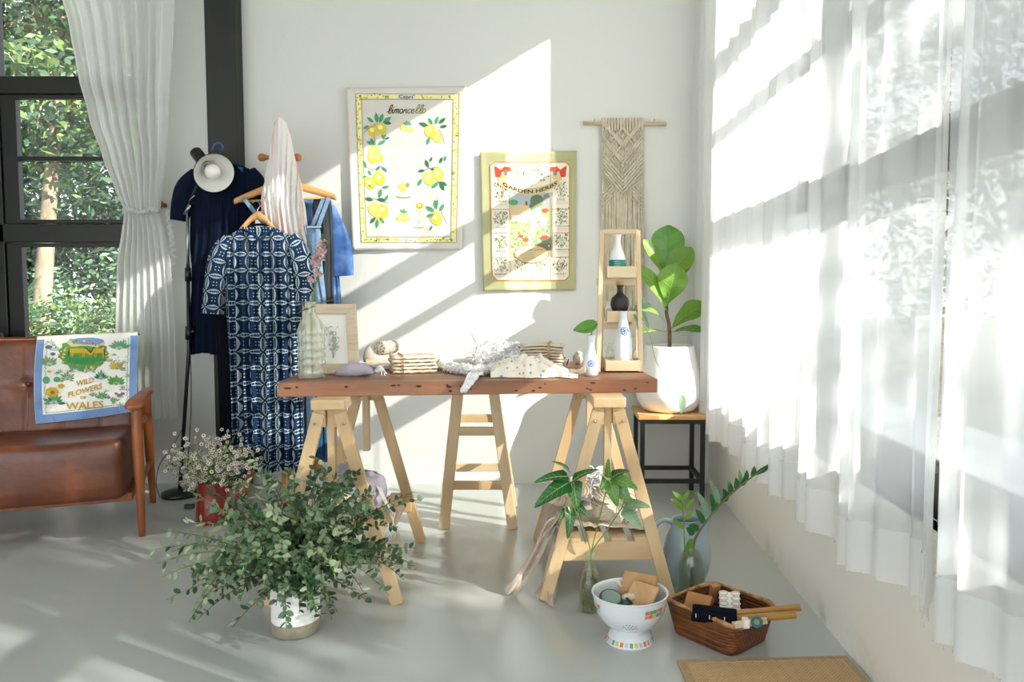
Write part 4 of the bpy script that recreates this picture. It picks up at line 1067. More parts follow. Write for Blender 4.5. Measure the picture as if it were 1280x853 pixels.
# white and pink cloth over the top of the stand
M_pw=None
m,nt,bb=newmat('white_cloth_peach_streaks'); bb.inputs['Roughness'].default_value=.9; bb.inputs['Specular IOR Level'].default_value=.1
wv=N(nt,'ShaderNodeTexNoise',Scale=9,Detail=2,Distortion=.6); nt.links.new(coords(nt,(1,1,.12)),wv.inputs['Vector'])
nt.links.new(mixc(nt,E.m('MULTIPLY',E(wv.outputs[0])-.49,7.0,clamp=True)*.85,lin('#eeeae8'),lin('#dd9a84')),bb.inputs['Base Color']); M_pw=m
Y=4.0
b=MB(); cloth_tube(b,[(148,349),(152,345),(170,341),(197,337),(230,331),(258,327),(290,331),(330,346),(380,364),(405,372)],[(148,353),(152,357),(170,363),(197,368),(230,376),(260,381),(300,386),(340,388),(380,388),(405,387)],148,405,Y+.005,.055,M_pw,10,.016,nu=90,nv=60,seed=2,hem=2)
tag(b.build('draped_cloth'),'white cloth with peach streaks draped over the top of the coat stand','cloth')

# big hanger with denim dungarees, grey vest and blue shirt
Y=4.045
hanger('wide_wooden_hanger','wide pale wooden hanger on the coat stand with denim straps looped over its ends','x' and (356,231),(293,252),(420,247),Y-.01,M_hang,[(356,231,0),(357,222,0),(361,214,0),(357,207,0),(351,211,.02)],None,5.2)
M_den=mat('light_denim','#7f98b2',.9,'#6a86a4',scale=60,spec=.1,bump=.2,bscale=500); M_ves=mat('charcoal_cloth','#35383c',.9,'#3f4247',scale=5,spec=.1)
M_shirt=mat('bright_blue_tie_dye','#3c5f98',.85,'#7797c4',scale=9,spec=.1,trans=.08,contrast=(.45,.7)); M_teal=mat('deep_blue_denim','#1f3e57',.9,'#2b5070',scale=30,spec=.1)
root=thing('denim_dungarees','light denim dungarees whose straps loop over the ends of the wide hanger','dungarees')
b=MB(); cloth_tube(b,[(282,352),(290,345),(330,346),(400,364),(545,374)],[(282,398),(290,401),(330,403),(380,408),(440,394),(545,393)],282,546,Y-.045,.028,M_den,6,.007,nv=40,seed=4); b.build('bib',root)
b=MB()
def strap(p,q,w): 
    a,c=P(p[0],p[1],Y-.035),P(q[0],q[1],Y-.075); b.bar(a,c,w,.003,M_den,side=(1,0,0))
for q_ in (((304,247),(333,284),.02),((411,247),(397,286),.02),((404,249),(389,286),.018)):
    b=MB(); strap(*q_); b.build('strap',root)
b=MB(); b.bar(P(384,284,Y-.078),P(402,284,Y-.078),.004,.012,M_chrome,side=(0,0,1)); b.build('buckle',root)
root=thing('grey_vest','charcoal grey vest hanging behind the dungarees on the wide hanger','vest')
b=MB(); cloth_tube(b,[(249,392),(260,390),(300,396),(380,398),(420,399)],[(249,413),(260,415),(300,416),(380,417),(420,417)],249,420,Y+.02,.022,M_ves,6,.005,nv=30); b.build('front',root)
root=thing('blue_shirt','bright blue mottled short-sleeved shirt at the right end of the hanging clothes','shirt')
b=MB(); cloth_tube(b,[(251,372),(262,372),(300,372),(382,378)],[(251,414),(262,418),(300,420),(382,427)],250,382,Y+.06,.035,M_shirt,6,.007,nv=30,seed=3); b.build('bodice',root)
b=MB(); sleeve(b,[(412,258),(420,285),(426,312),(429,345)],[7,11,14,13],Y+.06,.03,M_shirt,1); b.build('sleeve',root)
root=thing('denim_skirt','deep blue denim skirt hanging lowest, seen behind the left trestle','skirt')
b=MB(); cloth_tube(b,[(400,372),(440,376),(578,380)],[(400,404),(440,406),(578,409)],400,578,Y+.10,.03,M_teal,6,.008,nv=30,seed=3,hem=1); b.build('panel',root)
b=MB(); b.tube([P(x,400,Y+.075) for x in(372,388,404)],.009,M_teal,n=8); b.build('waistband',root)
# ---------- printed cloth over the armchair ----------
def chair_cloth():
    Rz=Matrix.Rotation(CR,3,'Z'); lean=.24
    n=(Rz@V((0,-1,lean))).normalized(); p0=CH+Rz@V((0,.215-.05,.39))
    def hit(px,py,off):
        d=ray(px,py); o=V((0,0,CAM_H)); q=p0+n*off; t=(q-o).dot(n)/d.dot(n); return o+d*t
    TLc,TRc,BRc,BLc=(46,425),(172.5,419.5),(170.5,514),(45,530)
    def surf(u,v,off=0):
        px=(TLc[0]*(1-u)+TRc[0]*u)*(1-v)+(BLc[0]*(1-u)+BRc[0]*u)*v-3*math.sin(PI*v)*(1-u)
        py=(TLc[1]*(1-u)+TRc[1]*u)*(1-v)+(BLc[1]*(1-u)+BRc[1]*u)*v+1.5*math.sin(PI*u)*v
        w=.004*math.sin(u*9+v*2)*(v+.2)+.004*math.sin(u*17+1)*v+.006*noise.noise(V((u*4,v*3,5)))*(.3+v)
        return hit(px,py,.015+abs(w)+off)
    def full(u,v):
        if v>=.12: return surf(u,(v-.12)/.88)
        t=(.12-v)/.12; q=surf(u,0); back=Rz@V((0,1,0)); a=min(1,t*2)*PI/2
        up=V((0,0,.016*math.sin(a))); return q+up+back*(.02*(1-math.cos(a))+ (.11*max(0,t-.5)*2 if t>.5 else 0))+V((0,0,-.02*max(0,t-.5)*2))
    M_=cmat('cloth_white','#f0efe8'); root=tag(MB().grid(full,40,44,M_).build('printed_cloth',solid=.002),'cloth printed with wild flowers and two horses, blue border, draped over the armchair back','cloth')
    def to3(x,y,l):
        px,py=x/5.333,400+y/5.333; v=.5;u=.5
        for _ in range(3):
            xl=TLc[0]+(BLc[0]-TLc[0])*v-3*math.sin(PI*v); xr=TRc[0]+(BRc[0]-TRc[0])*v; u=(px-xl)/(xr-xl)
            yt=TLc[1]+(TRc[1]-TLc[1])*u; yb=BLc[1]+(BRc[1]-BLc[1])*u+1.5*math.sin(PI*max(0,min(1,u))); v=(py-yt)/(yb-yt)
        u=max(.001,min(.999,u)); v=max(.001,min(.999,v)); return surf(u,v,.0020+.0006*l)
    p=Pr(to3); r=random.Random(3); c=C['cornfl']
    # blue border on three sides
    p.b.add([surf(u,v,.002) for i in range(21) for (u,v) in((0.003,i/20*.995),(.075,i/20*.995))],[(2*i,2*i+1,2*i+3,2*i+2) for i in range(20)],c)
    p.b.add([surf(u,v,.002) for i in range(21) for (u,v) in((.925,i/20*.995),(.997,i/20*.995))],[(2*i,2*i+1,2*i+3,2*i+2) for i in range(20)],c)
    p.b.add([surf(u,v,.002) for i in range(31) for (u,v) in((i/30*.994+.003,.90),(i/30*.994+.003,.996))],[(2*i,2*i+1,2*i+3,2*i+2) for i in range(30)],c)
    for i in range(70):   # stitched green inner line
        for (u,v) in ((.10,i/70*.86+.02),(.90,i/70*.86+.02),(.10+.8*i/70,.875)):
            q=r.uniform(-.006,.006); a,b_,d_=surf(u+q,v,.003),surf(u+q+.012,v+.004,.003),surf(u+q+.004,v+.014,.003); p.b.add([a,b_,d_],[(0,1,2)],C['green'])
    p.ell(555,225,165,108,C['grass'],1,j=.06,n=30); p.ell(575,155,125,38,C['tan'],2,j=.05,n=20); p.ell(585,142,110,24,C['cornfl'],3,n=20); p.ell(560,235,140,62,C['dgrass'],3,j=.05,n=24); p.ell(555,215,140,40,C['grass'],4,j=.05,n=24)
    for i in range(60):
        a=r.random()*2*PI; p.ell(555+150*math.cos(a)*r.uniform(.85,1.08),235+95*math.sin(a)*r.uniform(.85,1.1),r.uniform(5,13),r.uniform(4,9),C[r.choice(['olive','tan','green','brown','gold'])],5,j=.2,n=8)
    H=C['gold']; dk=C['brown']
    for s,x,k in((1,515,1.0),(-1,660,.62)):   # two grazing horses
        p.poly([(x-50*k,196),(x-20*k,190),(x+20*k,192),(x+48*k,190),(x+52*k,215),(x+20*k,222),(x-30*k,222),(x-54*k,214)],H,6)
        for q in(-46,-34,34,44): p.poly([(x+q*k,212),(x+q*k+9*k,212),(x+q*k+6*k,248),(x+q*k+1*k,248)],H,6)
        p.poly([(x+s*40*k,190),(x+s*60*k,190),(x+s*95*k,226),(x+s*86*k,236),(x+s*44*k,214)],C['gold'],7); p.line([(x+s*46*k,186),(x+s*62*k,190),(x+s*92*k,222)],6,C['ink'],8); p.line([(x-s*54*k,200),(x-s*60*k,240)],6,C['ink'],8)
    def sprig(x,y,n,L,cols,spread=1.0,a0=-90):
        for i in range(n):
            a=math.radians(a0+spread*(i-(n-1)/2)*150/n); LL=L*r.uniform(.7,1.1); p.seg((x,y),(x+LL*.6*math.cos(a),y+LL*.6*math.sin(a)),2,C['green'],2,3); p.leaf(x+LL*.3*math.cos(a),y+LL*.3*math.sin(a),a,LL*.7,LL*.24,C[r.choice(cols)],3)
    sprig(330,310,7,75,['sage','green','sage']); sprig(795,200,8,80,['sage','green']); p.ell(325,182,24,13,C['cornfl2'],4); p.ell(352,228,18,11,C['cornfl2'],4)
    sprig(675,400,7,66,['green','dgreen','grass']); sprig(775,435,9,80,['grass','green'],1.1); sprig(360,560,9,80,['green','dgreen','grass'],1.3); sprig(680,530,7,60,['green','grass']); sprig(760,550,6,44,['green','sage']); sprig(620,510,5,40,['green']); sprig(780,330,10,60,['sage','gold'],1.2)
    sprig(450,400,9,60,['sage','green'],1.5); sprig(500,330,9,46,['sage','green'],1.6); sprig(600,340,8,46,['sage','green'],1.6)
    for i in range(34):
        x,y=r.uniform(275,860),r.uniform(150,590)
        if 390<x<720 and y<330 or 430<x<700 and y>400: continue
        sprig(x,y,r.randrange(3,6),r.uniform(18,34),['sage','green','sage','grey'],1.3)
    p.ell(308,402,25,25,C['green'],4); p.ell(380,398,24,18,C['green'],4); 
    for a in range(7): p.ell(347+24*math.cos(a*.9),482+18*math.sin(a*.9),20,17,C['gold'],5)
    p.ell(350,484,14,12,C['brown'],6)
    for a in range(5): p.ell(408+12*math.cos(a*1.26),442+8*math.sin(a*1.26),11,9,C['gold'],5)
    p.ell(328,345,14,8,C['gold'],4); p.ell(385,352,16,6,C['green'],4)
    for x,y in((775,492),(805,500),(724,518),(820,492),(790,505)): p.ell(x,y,12,9,C['violet'],4,j=.15)
    for i in range(40): p.ell(r.uniform(730,850),r.uniform(240,330),3,3,C[r.choice(['gold','yellow','sage'])],3,n=6)
    g=C['goldtext']
    p.text('WILD',505,398,118,44,g,6,fn=lambda a,c:(508+a*118,446-a*28-c*38),bold=True)
    p.text('FLOWERS',0,0,0,0,g,6,fn=lambda a,c:(455+a*225,520-a*62-c*38),bold=True)
    p.text('OF',0,0,0,0,g,6,fn=lambda a,c:(535+a*38,530-c*22),bold=True)
    p.text('WALES',0,0,0,0,g,6,fn=lambda a,c:(440+a*250,600-a*12-c*48),bold=True)
    for i in range(26): 
        x,y=r.uniform(280,860),r.uniform(150,600); p.seg((x,y),(x+r.uniform(20,40),y-3),1.5,C['lgrey'],2,3)
    p.b.build('printed_pattern',root)
C['dgrass']=cmat('print_meadow_green','#4a9157'); C['cornfl2']=cmat('print_thistle_blue','#66708e'); C['goldtext']=cmat('print_gold_text','#c2a04a')
chair_cloth()

# ---------- things on the table ----------
def glass(name,tint,op=.25,gl=.12,dc=(.9,.93,.9)):
    m,nt,b=newmat(name); nt.nodes.remove(b); out=nt.nodes['Material Output']
    tp=N(nt,'ShaderNodeBsdfTransparent',Color=tuple(tint)+(1,)); g=N(nt,'ShaderNodeBsdfGlossy',Roughness=.03); df=N(nt,'ShaderNodeBsdfTranslucent',Color=tuple(dc)+(1,)); d2=N(nt,'ShaderNodeBsdfDiffuse',Color=tuple(dc)+(1,))
    lw=N(nt,'ShaderNodeLayerWeight',Blend=.4); fac=(E(lw.outputs['Facing'])*E(lw.outputs['Facing'])*.55+gl).min(1.0)
    a0=N(nt,'ShaderNodeMixShader'); a0.inputs[0].default_value=.5; nt.links.new(df.outputs[0],a0.inputs[1]); nt.links.new(d2.outputs[0],a0.inputs[2])
    a=N(nt,'ShaderNodeMixShader'); a.inputs[0].default_value=op; nt.links.new(tp.outputs[0],a.inputs[1]); nt.links.new(a0.outputs[0],a.inputs[2])
    z=N(nt,'ShaderNodeMixShader'); nt.links.new(fac.k,z.inputs[0]); nt.links.new(a.outputs[0],z.inputs[1]); nt.links.new(g.outputs[0],z.inputs[2])
    nt.links.new(z.outputs[0],out.inputs[0]); return m
M_glass=glass('clear_glass',(.97,.99,.97),.04,.04); M_glassT=glass('pressed_glass',(.93,.96,.90),.30,.10,(.90,.93,.84))
M_water=glass('murky_water',(.88,.90,.66),.16,.02,(.50,.52,.24)); M_ceramic=mat('white_ceramic','#e6e9ea',.18,coat=.3); M_ceramB=mat('blue_white_ceramic','#d3dae2',.2,coat=.3)
M_stemG=mat('green_stem','#6b8a3f',.6,trans=.1); M_stemB=mat('brown_stem','#6c5134',.7); M_emb=mat('emblem_blue','#3058a8',.3)
M_tealg=mat('teal_glaze','#177f76',.3); M_blackc=mat('matt_black_ceramic','#1c1e20',.55); M_cork=mat('cork','#c9a273',.9,'#a98053',scale=60)
ZT=.75
def kpx(q): return q.y/985.
# 1 pressed glass bottle with a flower
q=tb(390,473); k=kpx(q)
root=thing('glass_bottle','tall pressed-glass bottle vase with a diamond texture at the left end of the table','vase',(q.x,q.y,ZT))
def dia(a,z): 
    if z<.035 or z>.175: return 1
    s=(math.sin(a*9+z*115)+math.sin(a*9-z*115)); return 1+.045*abs(s)
prof=[(0.002,.002),(.044,.002),(.0465,.008),(.0465,.03)]+[(.0455,.03+.145*i/40) for i in range(1,41)]+[(.043,.185),(.034,.205),(.021,.222),(.0165,.235),(.0165,.262),(.0195,.268),(.0185,.272),(.0145,.268),(.0145,.235)]
MB_=MB(); MB_.lathe(prof,M_glassT,n=90,mod=dia); MB_.build('bottle_body',root)
root2=thing('pink_stock_flower','single pink stock flower stalk standing in the pressed-glass bottle','flower',(q.x,q.y,ZT))
def Q(px,py,Y,o): return P(px,py,Y)-o
o=V((q.x,q.y,ZT)); st=smooth_path([V((0,0,.02)),V((.004,0,.24)),Q(397,345,q.y,o),Q(406,298,q.y,o)],6)
b=MB(); b.tube(st,[.0035]*12+[.0028]*7,M_stemG,n=7); b.build('stem',root2)
M_pinkf=mat('stock_petals','#dcb9bd',.7,'#efdada',scale=60,trans=.3); b=MB(); r=random.Random(6)
for i in range(58):
    t=r.random()**.8; y=352-50*t; c=Q(390+14*t+r.uniform(-9,9)*(1.1-t*.75),y,q.y+r.uniform(-.02,.02),o); 
    for j in range(5):
        d=V((r.gauss(0,1),r.gauss(-.3,1),r.gauss(0,.8))).normalized(); b.leaf(c,d,V((r.random(),r.random(),1)),.013,.012,M_pinkf,bend=.3,shape='round',seg=3)
for i in range(12): c=Q(405+r.uniform(-3,4),r.uniform(294,306),q.y,o); b.blob(c,(.004,.004,.005),M_lC,amp=.1,n=8)
b.build('blossom',root2)
b=MB(); 
for (x0,y0,x1,y1,w) in((397,382,368,391,.014),(397,380,422,372,.012),(396,378,384,362,.010)): a_=Q(x0,y0,q.y-.01,o); c_=Q(x1,y1,q.y-.03,o); b.leaf(a_,c_-a_,V((0,-.4,1)),(c_-a_).length,w,M_lC,bend=.1,seg=6)
b.build('leaf',root2)

# 2 picture frame
def flatframe():
    q=tb(412,469); Yf=q.y+.01; c=[P(382,383,Yf+.05),P(440.5,381.5,Yf+.05),P(450,466,Yf),P(386,470,Yf)]
    bl=V((c[3].x,Yf,ZT+.002)); br=V((c[2].x,Yf+.0,ZT+.002)); up=(c[1]-c[2]); up=V((-.022,.055,.245)).normalized(); ux=(br-bl).normalized(); H=.262; W=(br-bl).length
    nn=up.cross(ux).normalized(); nn=-nn if nn.y>0 else nn
    root=thing('picture_frame','pale wooden picture frame with a faded botanical print, leaning behind the glass bottle','picture frame',bl)
    def F(x,z,d=0): return ux*x+up*z+nn*d
    M_fr=mat('pale_striped_frame','#d6c6ae',.5,'#c6b397',scale=8,stretch=(1,1,14),spec=.3); fw=.038
    def prism(b,pts,d0,d1,m):
        n_=len(pts); b.add([F(x,z,d0) for x,z in pts]+[F(x,z,d1) for x,z in pts],[tuple(range(n_-1,-1,-1)),tuple(range(n_,2*n_))]+[(i,(i+1)%n_,n_+(i+1)%n_,n_+i) for i in range(n_)],m)
    for pts in ([(0,0),(W,0),(W-fw,fw),(fw,fw)],[(W,0),(W,H),(W-fw,H-fw),(W-fw,fw)],[(W,H),(0,H),(fw,H-fw),(W-fw,H-fw)],[(0,H),(0,0),(fw,fw),(fw,H-fw)]):
        b=MB(); prism(b,pts,0,.016,M_fr); b.build('frame_side',root,bevel=.0015)
    b=MB(); prism(b,[(fw-.003,fw-.003),(W-fw+.003,fw-.003),(W-fw+.003,H-fw+.003),(fw-.003,H-fw+.003)],.002,.006,mat('mount_paper','#f1f0ea',.9)); 
    r=random.Random(3); Mi=cmat('faded_print_ink','#b9bfae')
    for i in range(9):
        x0=W/2+r.uniform(-.004,.004); x1=W/2+r.uniform(-.025,.028); z1=r.uniform(.13,.18); pts=bez(F(x0,.06,.0066),F((x0+x1)/2,.10,.0066),F(x1,z1,.0066),6); b.tube(pts,.0006,Mi,n=4)
        for j in range(6): b.leaf(pts[r.randrange(2,7)],F(r.uniform(-1,1),r.uniform(0,1)),nn,.012,.005,Mi,bend=0,fold=0)
    b.build('print',root)
    b=MB(); prism(b,[(0.004,.004),(W-.004,.004),(W-.004,H-.004),(.004,H-.004)],-.004,0,M_cork); b.build('backing_board',root)
    b=MB(); a_=F(W/2,H*.75,-.005); foot=V((W/2,.105,.002)); b.bar(a_,foot,.03,.004,M_cork,side=ux); b.build('easel_leg',root)
flatframe()

# 3 rolls behind, pouch, folded stack
M_linen=mat('cream_linen','#e6dcc9',.95,'#d8cbb3',scale=25,spec=.1,bump=.3,bscale=350); M_white=mat('white_fluff','#f4f4f4',.95,spec=.1,bump=.5,bscale=200); M_lav=mat('lavender_grey_cloth','#b9b3c0',.9,'#aba5b4',scale=20,spec=.1,bump=.2,bscale=300)
M_speck=mat('speckled_roll','#d8cdb8',.9,'#7c6a52',scale=130,contrast=(.52,.6),spec=.1); M_twine=mat('brown_twine','#a67c4a',.9)
def roll(name,label,c,r_,L,d,m,cat='cloth roll'):
    d=V(d).normalized(); b=MB(); a=V(c); n=24; up=V((0,0,1)); sd=d.cross(up).normalized(); w=sd.cross(d)
    rings=[]
    for t,rr in((0,.001),(0,.45),(0.004,.5),(-.002,.75),(0.0,.97),(.01,1),(.3,1.02),(.7,.99),(.97,1.0),(1,.9),(1,.001)):
        rings.append([a+d*(L*t)+(sd*math.cos(2*PI*k/n)+w*math.sin(2*PI*k/n))*(r_*rr*(1+.02*math.sin(k*1.7+t*9))) for k in range(n)])
    b.loft(rings,m); 
    return tag(b.build(name),label,cat)
q=tb(471,452); roll('speckled_roll','round speckled roll lying behind the lavender pouch on the table, its end facing forward',V((q.x,q.y+.06,ZT+.052)),.031,.12,(.35,1,0),M_speck)
q=tb(462,461); roll('cloth_roll','cream rolled cloth under the speckled roll',V((q.x-.02,q.y+.03,ZT+.018)),.0175,.13,(1,.15,0),M_linen)
q=tb(476,462); roll('cloth_roll','thin white rolled cloth lying in front of the speckled roll',V((q.x-.03,q.y-.005,ZT+.013)),.0125,.10,(1,-.1,0),M_white)
q=tb(455,456); b=MB(); 
b.loft([[V((q.x,q.y+.09,ZT+.018))+V((.024*s_*math.cos(2*PI*k/12),.02*s_*math.sin(2*PI*k/12),z)) for k in range(12)] for s_,z in((.1,-.017),(1,-.015),(1.05,.005),(.8,.03),(.35,.048),(.05,.056))],mat('grey_cone_cloth','#a9a396',.9)); tag(b.build('small_pouch'),'small grey cone-shaped pouch beside the speckled roll','pouch')
q=tb(443,471)
b=MB(); n=26; rings=[]
for i in range(15):
    t=i/14; w_=(math.sin(PI*min(1,t*.97+.02))**.55); x=-.075+.145*t; rings.append([V((q.x+x,q.y+.02,ZT))+V((0,.038*w_*math.cos(a)*(.6+.4*t),.027*(.35+.65*w_)*(1-.3*(1-t))+.026*w_*sqr(math.sin(a),.8)+.0022*math.sin(2.3*a+i*1.7)*w_)) for a in [2*PI*j/n for j in range(n)]])
b.loft(rings,M_lav); root=tag(b.build('drawstring_pouch'),'plump lavender-grey cloth pouch lying at the front left of the table','pouch')
b=MB(); e=V((q.x+.07,q.y+.015,ZT+.018)); 
r=random.Random(8)
for i in range(16): b.tube(smooth_path([e,e+V((.02,r.uniform(-.02,.02),r.uniform(0,.02))),e+V((.035+r.uniform(-.01,.01),r.uniform(-.03,.03),r.uniform(-.014,.01)))],4),.0022,M_white,n=5)
b.build('tassel',root)

def folded_stack(name,label,q,W,D,H,n,rz,twine_x=(),tx_m=None,bulge=0):
    root=thing(name,label,'folded cloth',(q.x,q.y,ZT),rz); r=random.Random(n)
    h=H/n
    for i in range(n):
        b=MB(); w=W*r.uniform(.95,1.02); d=D*r.uniform(.94,1.0); ox=r.uniform(-.003,.003); z=h*i
        rings=[]
        for k in range(13):
            x=-w/2+w*k/12; e=.92+.08*math.sin(PI*k/12)**.3
            ring=[]
            for a in [2*PI*j/20 for j in range(20)]:
                y=d/2*e*sqr(math.cos(a),.35); zz=h/2*sqr(math.sin(a),.6)*.98
                bz=bulge*math.sin(PI*k/12)*(i+1)/n*.6
                ring.append(V((x+ox,y+.002*math.sin(k*1.3+i),z+h/2+zz+bz+.0012*math.sin(x*160+i*2)*(1 if a>0 else 0))))
            rings.append(ring)
        b.loft(rings,M_linen); b.build('folded_layer',root)
    for t in twine_x:
        b=MB(); y=D/2+.003; pts=[V((t,-y,0.002)),V((t,-y,H)),V((t,-y*.8,H+.003+bulge*.6)),V((t,y*.8,H+.003+bulge*.6)),V((t,y,H)),V((t,y,.002))]
        if tx_m: 
            for a_,c_ in zip(pts,pts[1:]): b.bar(a_,c_,.010,.0015,tx_m,side=(1,0,0))
        else: b.tube(pts,.0022,M_twine,n=6)
        b.build('tie',root)
    return root
q=tb(514,466); folded_stack('cloth_bundle','stack of folded cream cloths tied with brown twine, right of the lavender pouch',q+V((0,.03,0)),.165,.14,.066,5,math.radians(18),(-.045,))
q=tb(676,462); folded_stack('cloth_bundle','rounded stack of cream cloths tied with a tan ribbon, behind the blue-printed cloth',q+V((.0,.09,0)),.185,.12,.092,8,math.radians(-4),(.035,),M_cork,.012)
a,c=tb(560,459),tb(590,449); b=MB()
for i,(dx,rz) in enumerate(((0,.05),(.012,-.04),(-.008,.02))): b.box((-.0+P(557,445,3.25).x+dx,3.28,ZT+.006+.011*i),(.22,.17,.0095),mat('white_paper','#f2f1ed',.9) if i==0 else b.mats[0],Matrix.Rotation(rz,3,'Z'))
tag(b.build('paper_stack',bevel=.001),'flat stack of white paper sheets at the back of the table between the bundles','paper')

# 4 white fluffy tassel pile
def fluff(b,c,R,n,L,m,r,down=0,rad=.0016):
    c=V(c)
    for i in range(n):
        d=V((r.gauss(0,1),r.gauss(0,1),r.gauss(0,1))).normalized(); p=c+V((d.x*R[0],d.y*R[1],abs(d.z)*R[2])); t=V((r.gauss(0,1),r.gauss(0,1),r.gauss(0,.6)-down)).normalized()
        q1=p+t*L*.5+V((0,0,.004)); q2=p+t*L+V((0,0,-.01)); q2.z=max(q2.z,ZT+.002); q1.z=max(q1.z,ZT+.003); b.tube([p,q1,q2],[rad,rad,rad*.6],m,n=4)
r=random.Random(12)
q=tb(610,464); root=thing('yarn_pile','fluffy pile of white cotton yarn and tassels in the middle of the table','yarn',(0,0,0))
b=MB(); base=V((q.x+.01,q.y+.09,ZT+.002)); 
for (dx,dy,rx,ry,rz_) in((0,0,.075,.055,.075),(.05,.02,.05,.045,.07),(-.03,-.01,.05,.04,.06),(.075,-.02,.05,.04,.05)): 
    b.blob(base+V((dx,dy,rz_*.55)),(rx,ry,rz_*.8),M_white,amp=.16,freq=4,n=36,seed=dx*50)
b.build('yarn_body',root); b=MB(); fluff(b,base+V((.02,0,.02)),(.10,.065,.085),520,.035,M_white,r)
for i in range(9):    # loose loops on top
    a=r.random()*6; p=base+V((.07*math.cos(a)*r.random()+.02,.03*math.sin(a),.085+r.uniform(-.01,.01))); b.tube(smooth_path([p,p+V((.02,0,.02)),p+V((.035,.01,-.005)),p+V((.01,-.02,-.02))],5),.0045,M_white,n=7)
b.build('strand',root)
b=MB(); p0,p1=P(596,428,base.y-.02),P(590,416,base.y-.02); b.tube([p0-(p1-p0)*.8,p0,p1],[.004,.005,.0045],M_white,n=8); b.tube([p0,p0+(p1-p0)*.6],.0056,M_ceramB,n=8); tag(b.build('cotton_stick'),'small white stick poking up from the yarn pile','stick')
b=MB(); p0,p1=P(637,441,base.y-.03),P(646,429,base.y-.03); b.tube([p0-(p1-p0)*.5,p0,p1],.005,M_lav,n=8); b.blob(p1,(.012,.008,.006),M_white,n=10); tag(b.build('cotton_stick'),'thicker grey stick with a white tip at the right side of the yarn pile','stick')
# garland in front with an end hanging over the edge
root=thing('tassel_garland','white tassel garland in front of the yarn pile, one end hanging over the table edge','garland'); b=MB(); s_=MB()
pts=smooth_path([tb(548,462)+V((0,.03,.016)),tb(560,467)+V((0,.03,.02)),tb(575,469)+V((0,.02,.022)),tb(592,471)+V((0,.015,.022)),tb(608,470)+V((0,.02,.02)),tb(618,466)+V((0,.04,.016))],6)
for i,p in enumerate(pts):
    b.blob(p,(.017,.021,.019+.003*math.sin(i)),M_white,amp=.2,freq=5,n=14,seed=i)
    fluff(s_,p-V((0,0,.006)),(.015,.018,.016),15,.018,M_white,r)
e0=tb(596,474)+V((0,.01,.016)); yf=pz(585,476,.75).y-.012; e=[e0,P(592,473,yf+.012)+V((0,0,.012)),P(586,479,yf-.006),P(579,489,yf-.004)]
for p_,r_ in ((P(593,474,yf+.01)+V((0,0,.008)),.014),(P(588,478,yf-.008),.012),(P(584,484,yf-.008),.010)): b.blob(p_,(r_*1.1,r_*.6,r_),M_white,amp=.2,freq=5,n=14,seed=r_*900)
for i in range(80):
    o=V((r.uniform(-.019,.019),r.uniform(-.005,.005),r.uniform(-.003,.006))); s_.tube(smooth_path([e[0]+o,e[1]+o*.9,e[2]+o*.7,e[3]+o*.45+V((0,0,r.uniform(-.006,.006)))],4),.0028,M_white,n=5)
b.build('tuft',root); s_.build('strand',root)
q=tb(575,458); b=MB(); M_tw2=mat('grey_twisted_cord','#b9b4ac',.9,bump=.5,bscale=200)
b.tube(smooth_path([tb(563,462)+V((0,.13,.008)),tb(580,461)+V((0,.12,.012)),tb(592,456)+V((0,.1,.02))],8),[.004+.0035*i/16+.0008*math.sin(i*2) for i in range(17)],M_tw2,n=8); tag(b.build('twisted_cord'),'tapering grey twisted cord behind the tassel garland','cord')

# 5 printed cream cloth heap
def crumple():
    y0=tb(670,474).y
    M_p,nt,b=newmat('cream_cloth_blue_sprigs'); b.inputs['Roughness'].default_value=.9; b.inputs['Specular IOR Level'].default_value=.1
    v=coords(nt); vo=N(nt,'ShaderNodeTexVoronoi',Scale=55); nt.links.new(v,vo.inputs['Vector']); nz=N(nt,'ShaderNodeTexNoise',Scale=30); nt.links.new(v,nz.inputs['Vector'])
    sep=nt.nodes.new('ShaderNodeSeparateColor'); nt.links.new(vo.outputs['Color'],sep.inputs[0])
    mk=(E(vo.outputs['Distance'])+E(nz.outputs[0])*.25).lt(.42)
    c1=mixc(nt,E(sep.outputs[0]).gt(.55),lin('#c99a8a'),lin('#5590b0'))
    mk2=mk*(E(sep.outputs[1]).gt(.40))
    nt.links.new(mixc(nt,mk2*.8,lin('#efe8da'),c1),b.inputs['Base Color'])
    root=tag(empty('printed_cloth',(0,0,0)),'crumpled cream cloth printed with small blue sprigs on the right half of the table','cloth')
    b=MB(); X0,X1=P(612,470,y0).x,P(722,470,y0).x
    def fn(u,v):
        x=X0+(X1-X0)*u; y=y0+.002+.19*v+(1-v)*(.014*math.sin(u*11)+.022*noise.noise(V((u*7,3,1)))+.012)
        hgt=.062*math.sin(PI*min(1,u*1.08+.02))**.6*(1-.45*u)*math.sin(PI*min(.999,v*.9+.04))**.55
        n1=noise.noise(V((x*20,y*22,1)))*.8+noise.noise(V((x*48,y*44,4)))*.6+ (1-abs(noise.noise(V((x*22+y*14,y*12,8))))*2)*.35
        e_=min(1,v/.10); e_=e_*e_*(3-2*e_); z=ZT+.003+max(0,(hgt*.95*(1+.75*n1)+.010)*e_); 
        return V((x+.008*noise.noise(V((y*30,x*8,3))),y+.010*noise.noise(V((x*30,0,v*3))),z))
    b.grid(fn,90,60,M_p); b.build('heap',root,solid=.0015)
    b=MB()   # pale flared hem at the right
    def f2(u,v):
        a=tb(706,470); c=tb(732,474); p=a+(c-a)*u; w=(.012+.034*u)*(v-.5)*2; return V((p.x,p.y+.012+.02*(1-u)+ .008*math.sin(v*9),ZT+.006+.022*u*(1-abs(v-.5))+max(0,w)*.55+.004*math.sin(u*8+v*6)))
    b.grid(f2,14,14,M_linen); b.build('hem',root,solid=.0015)
crumple()
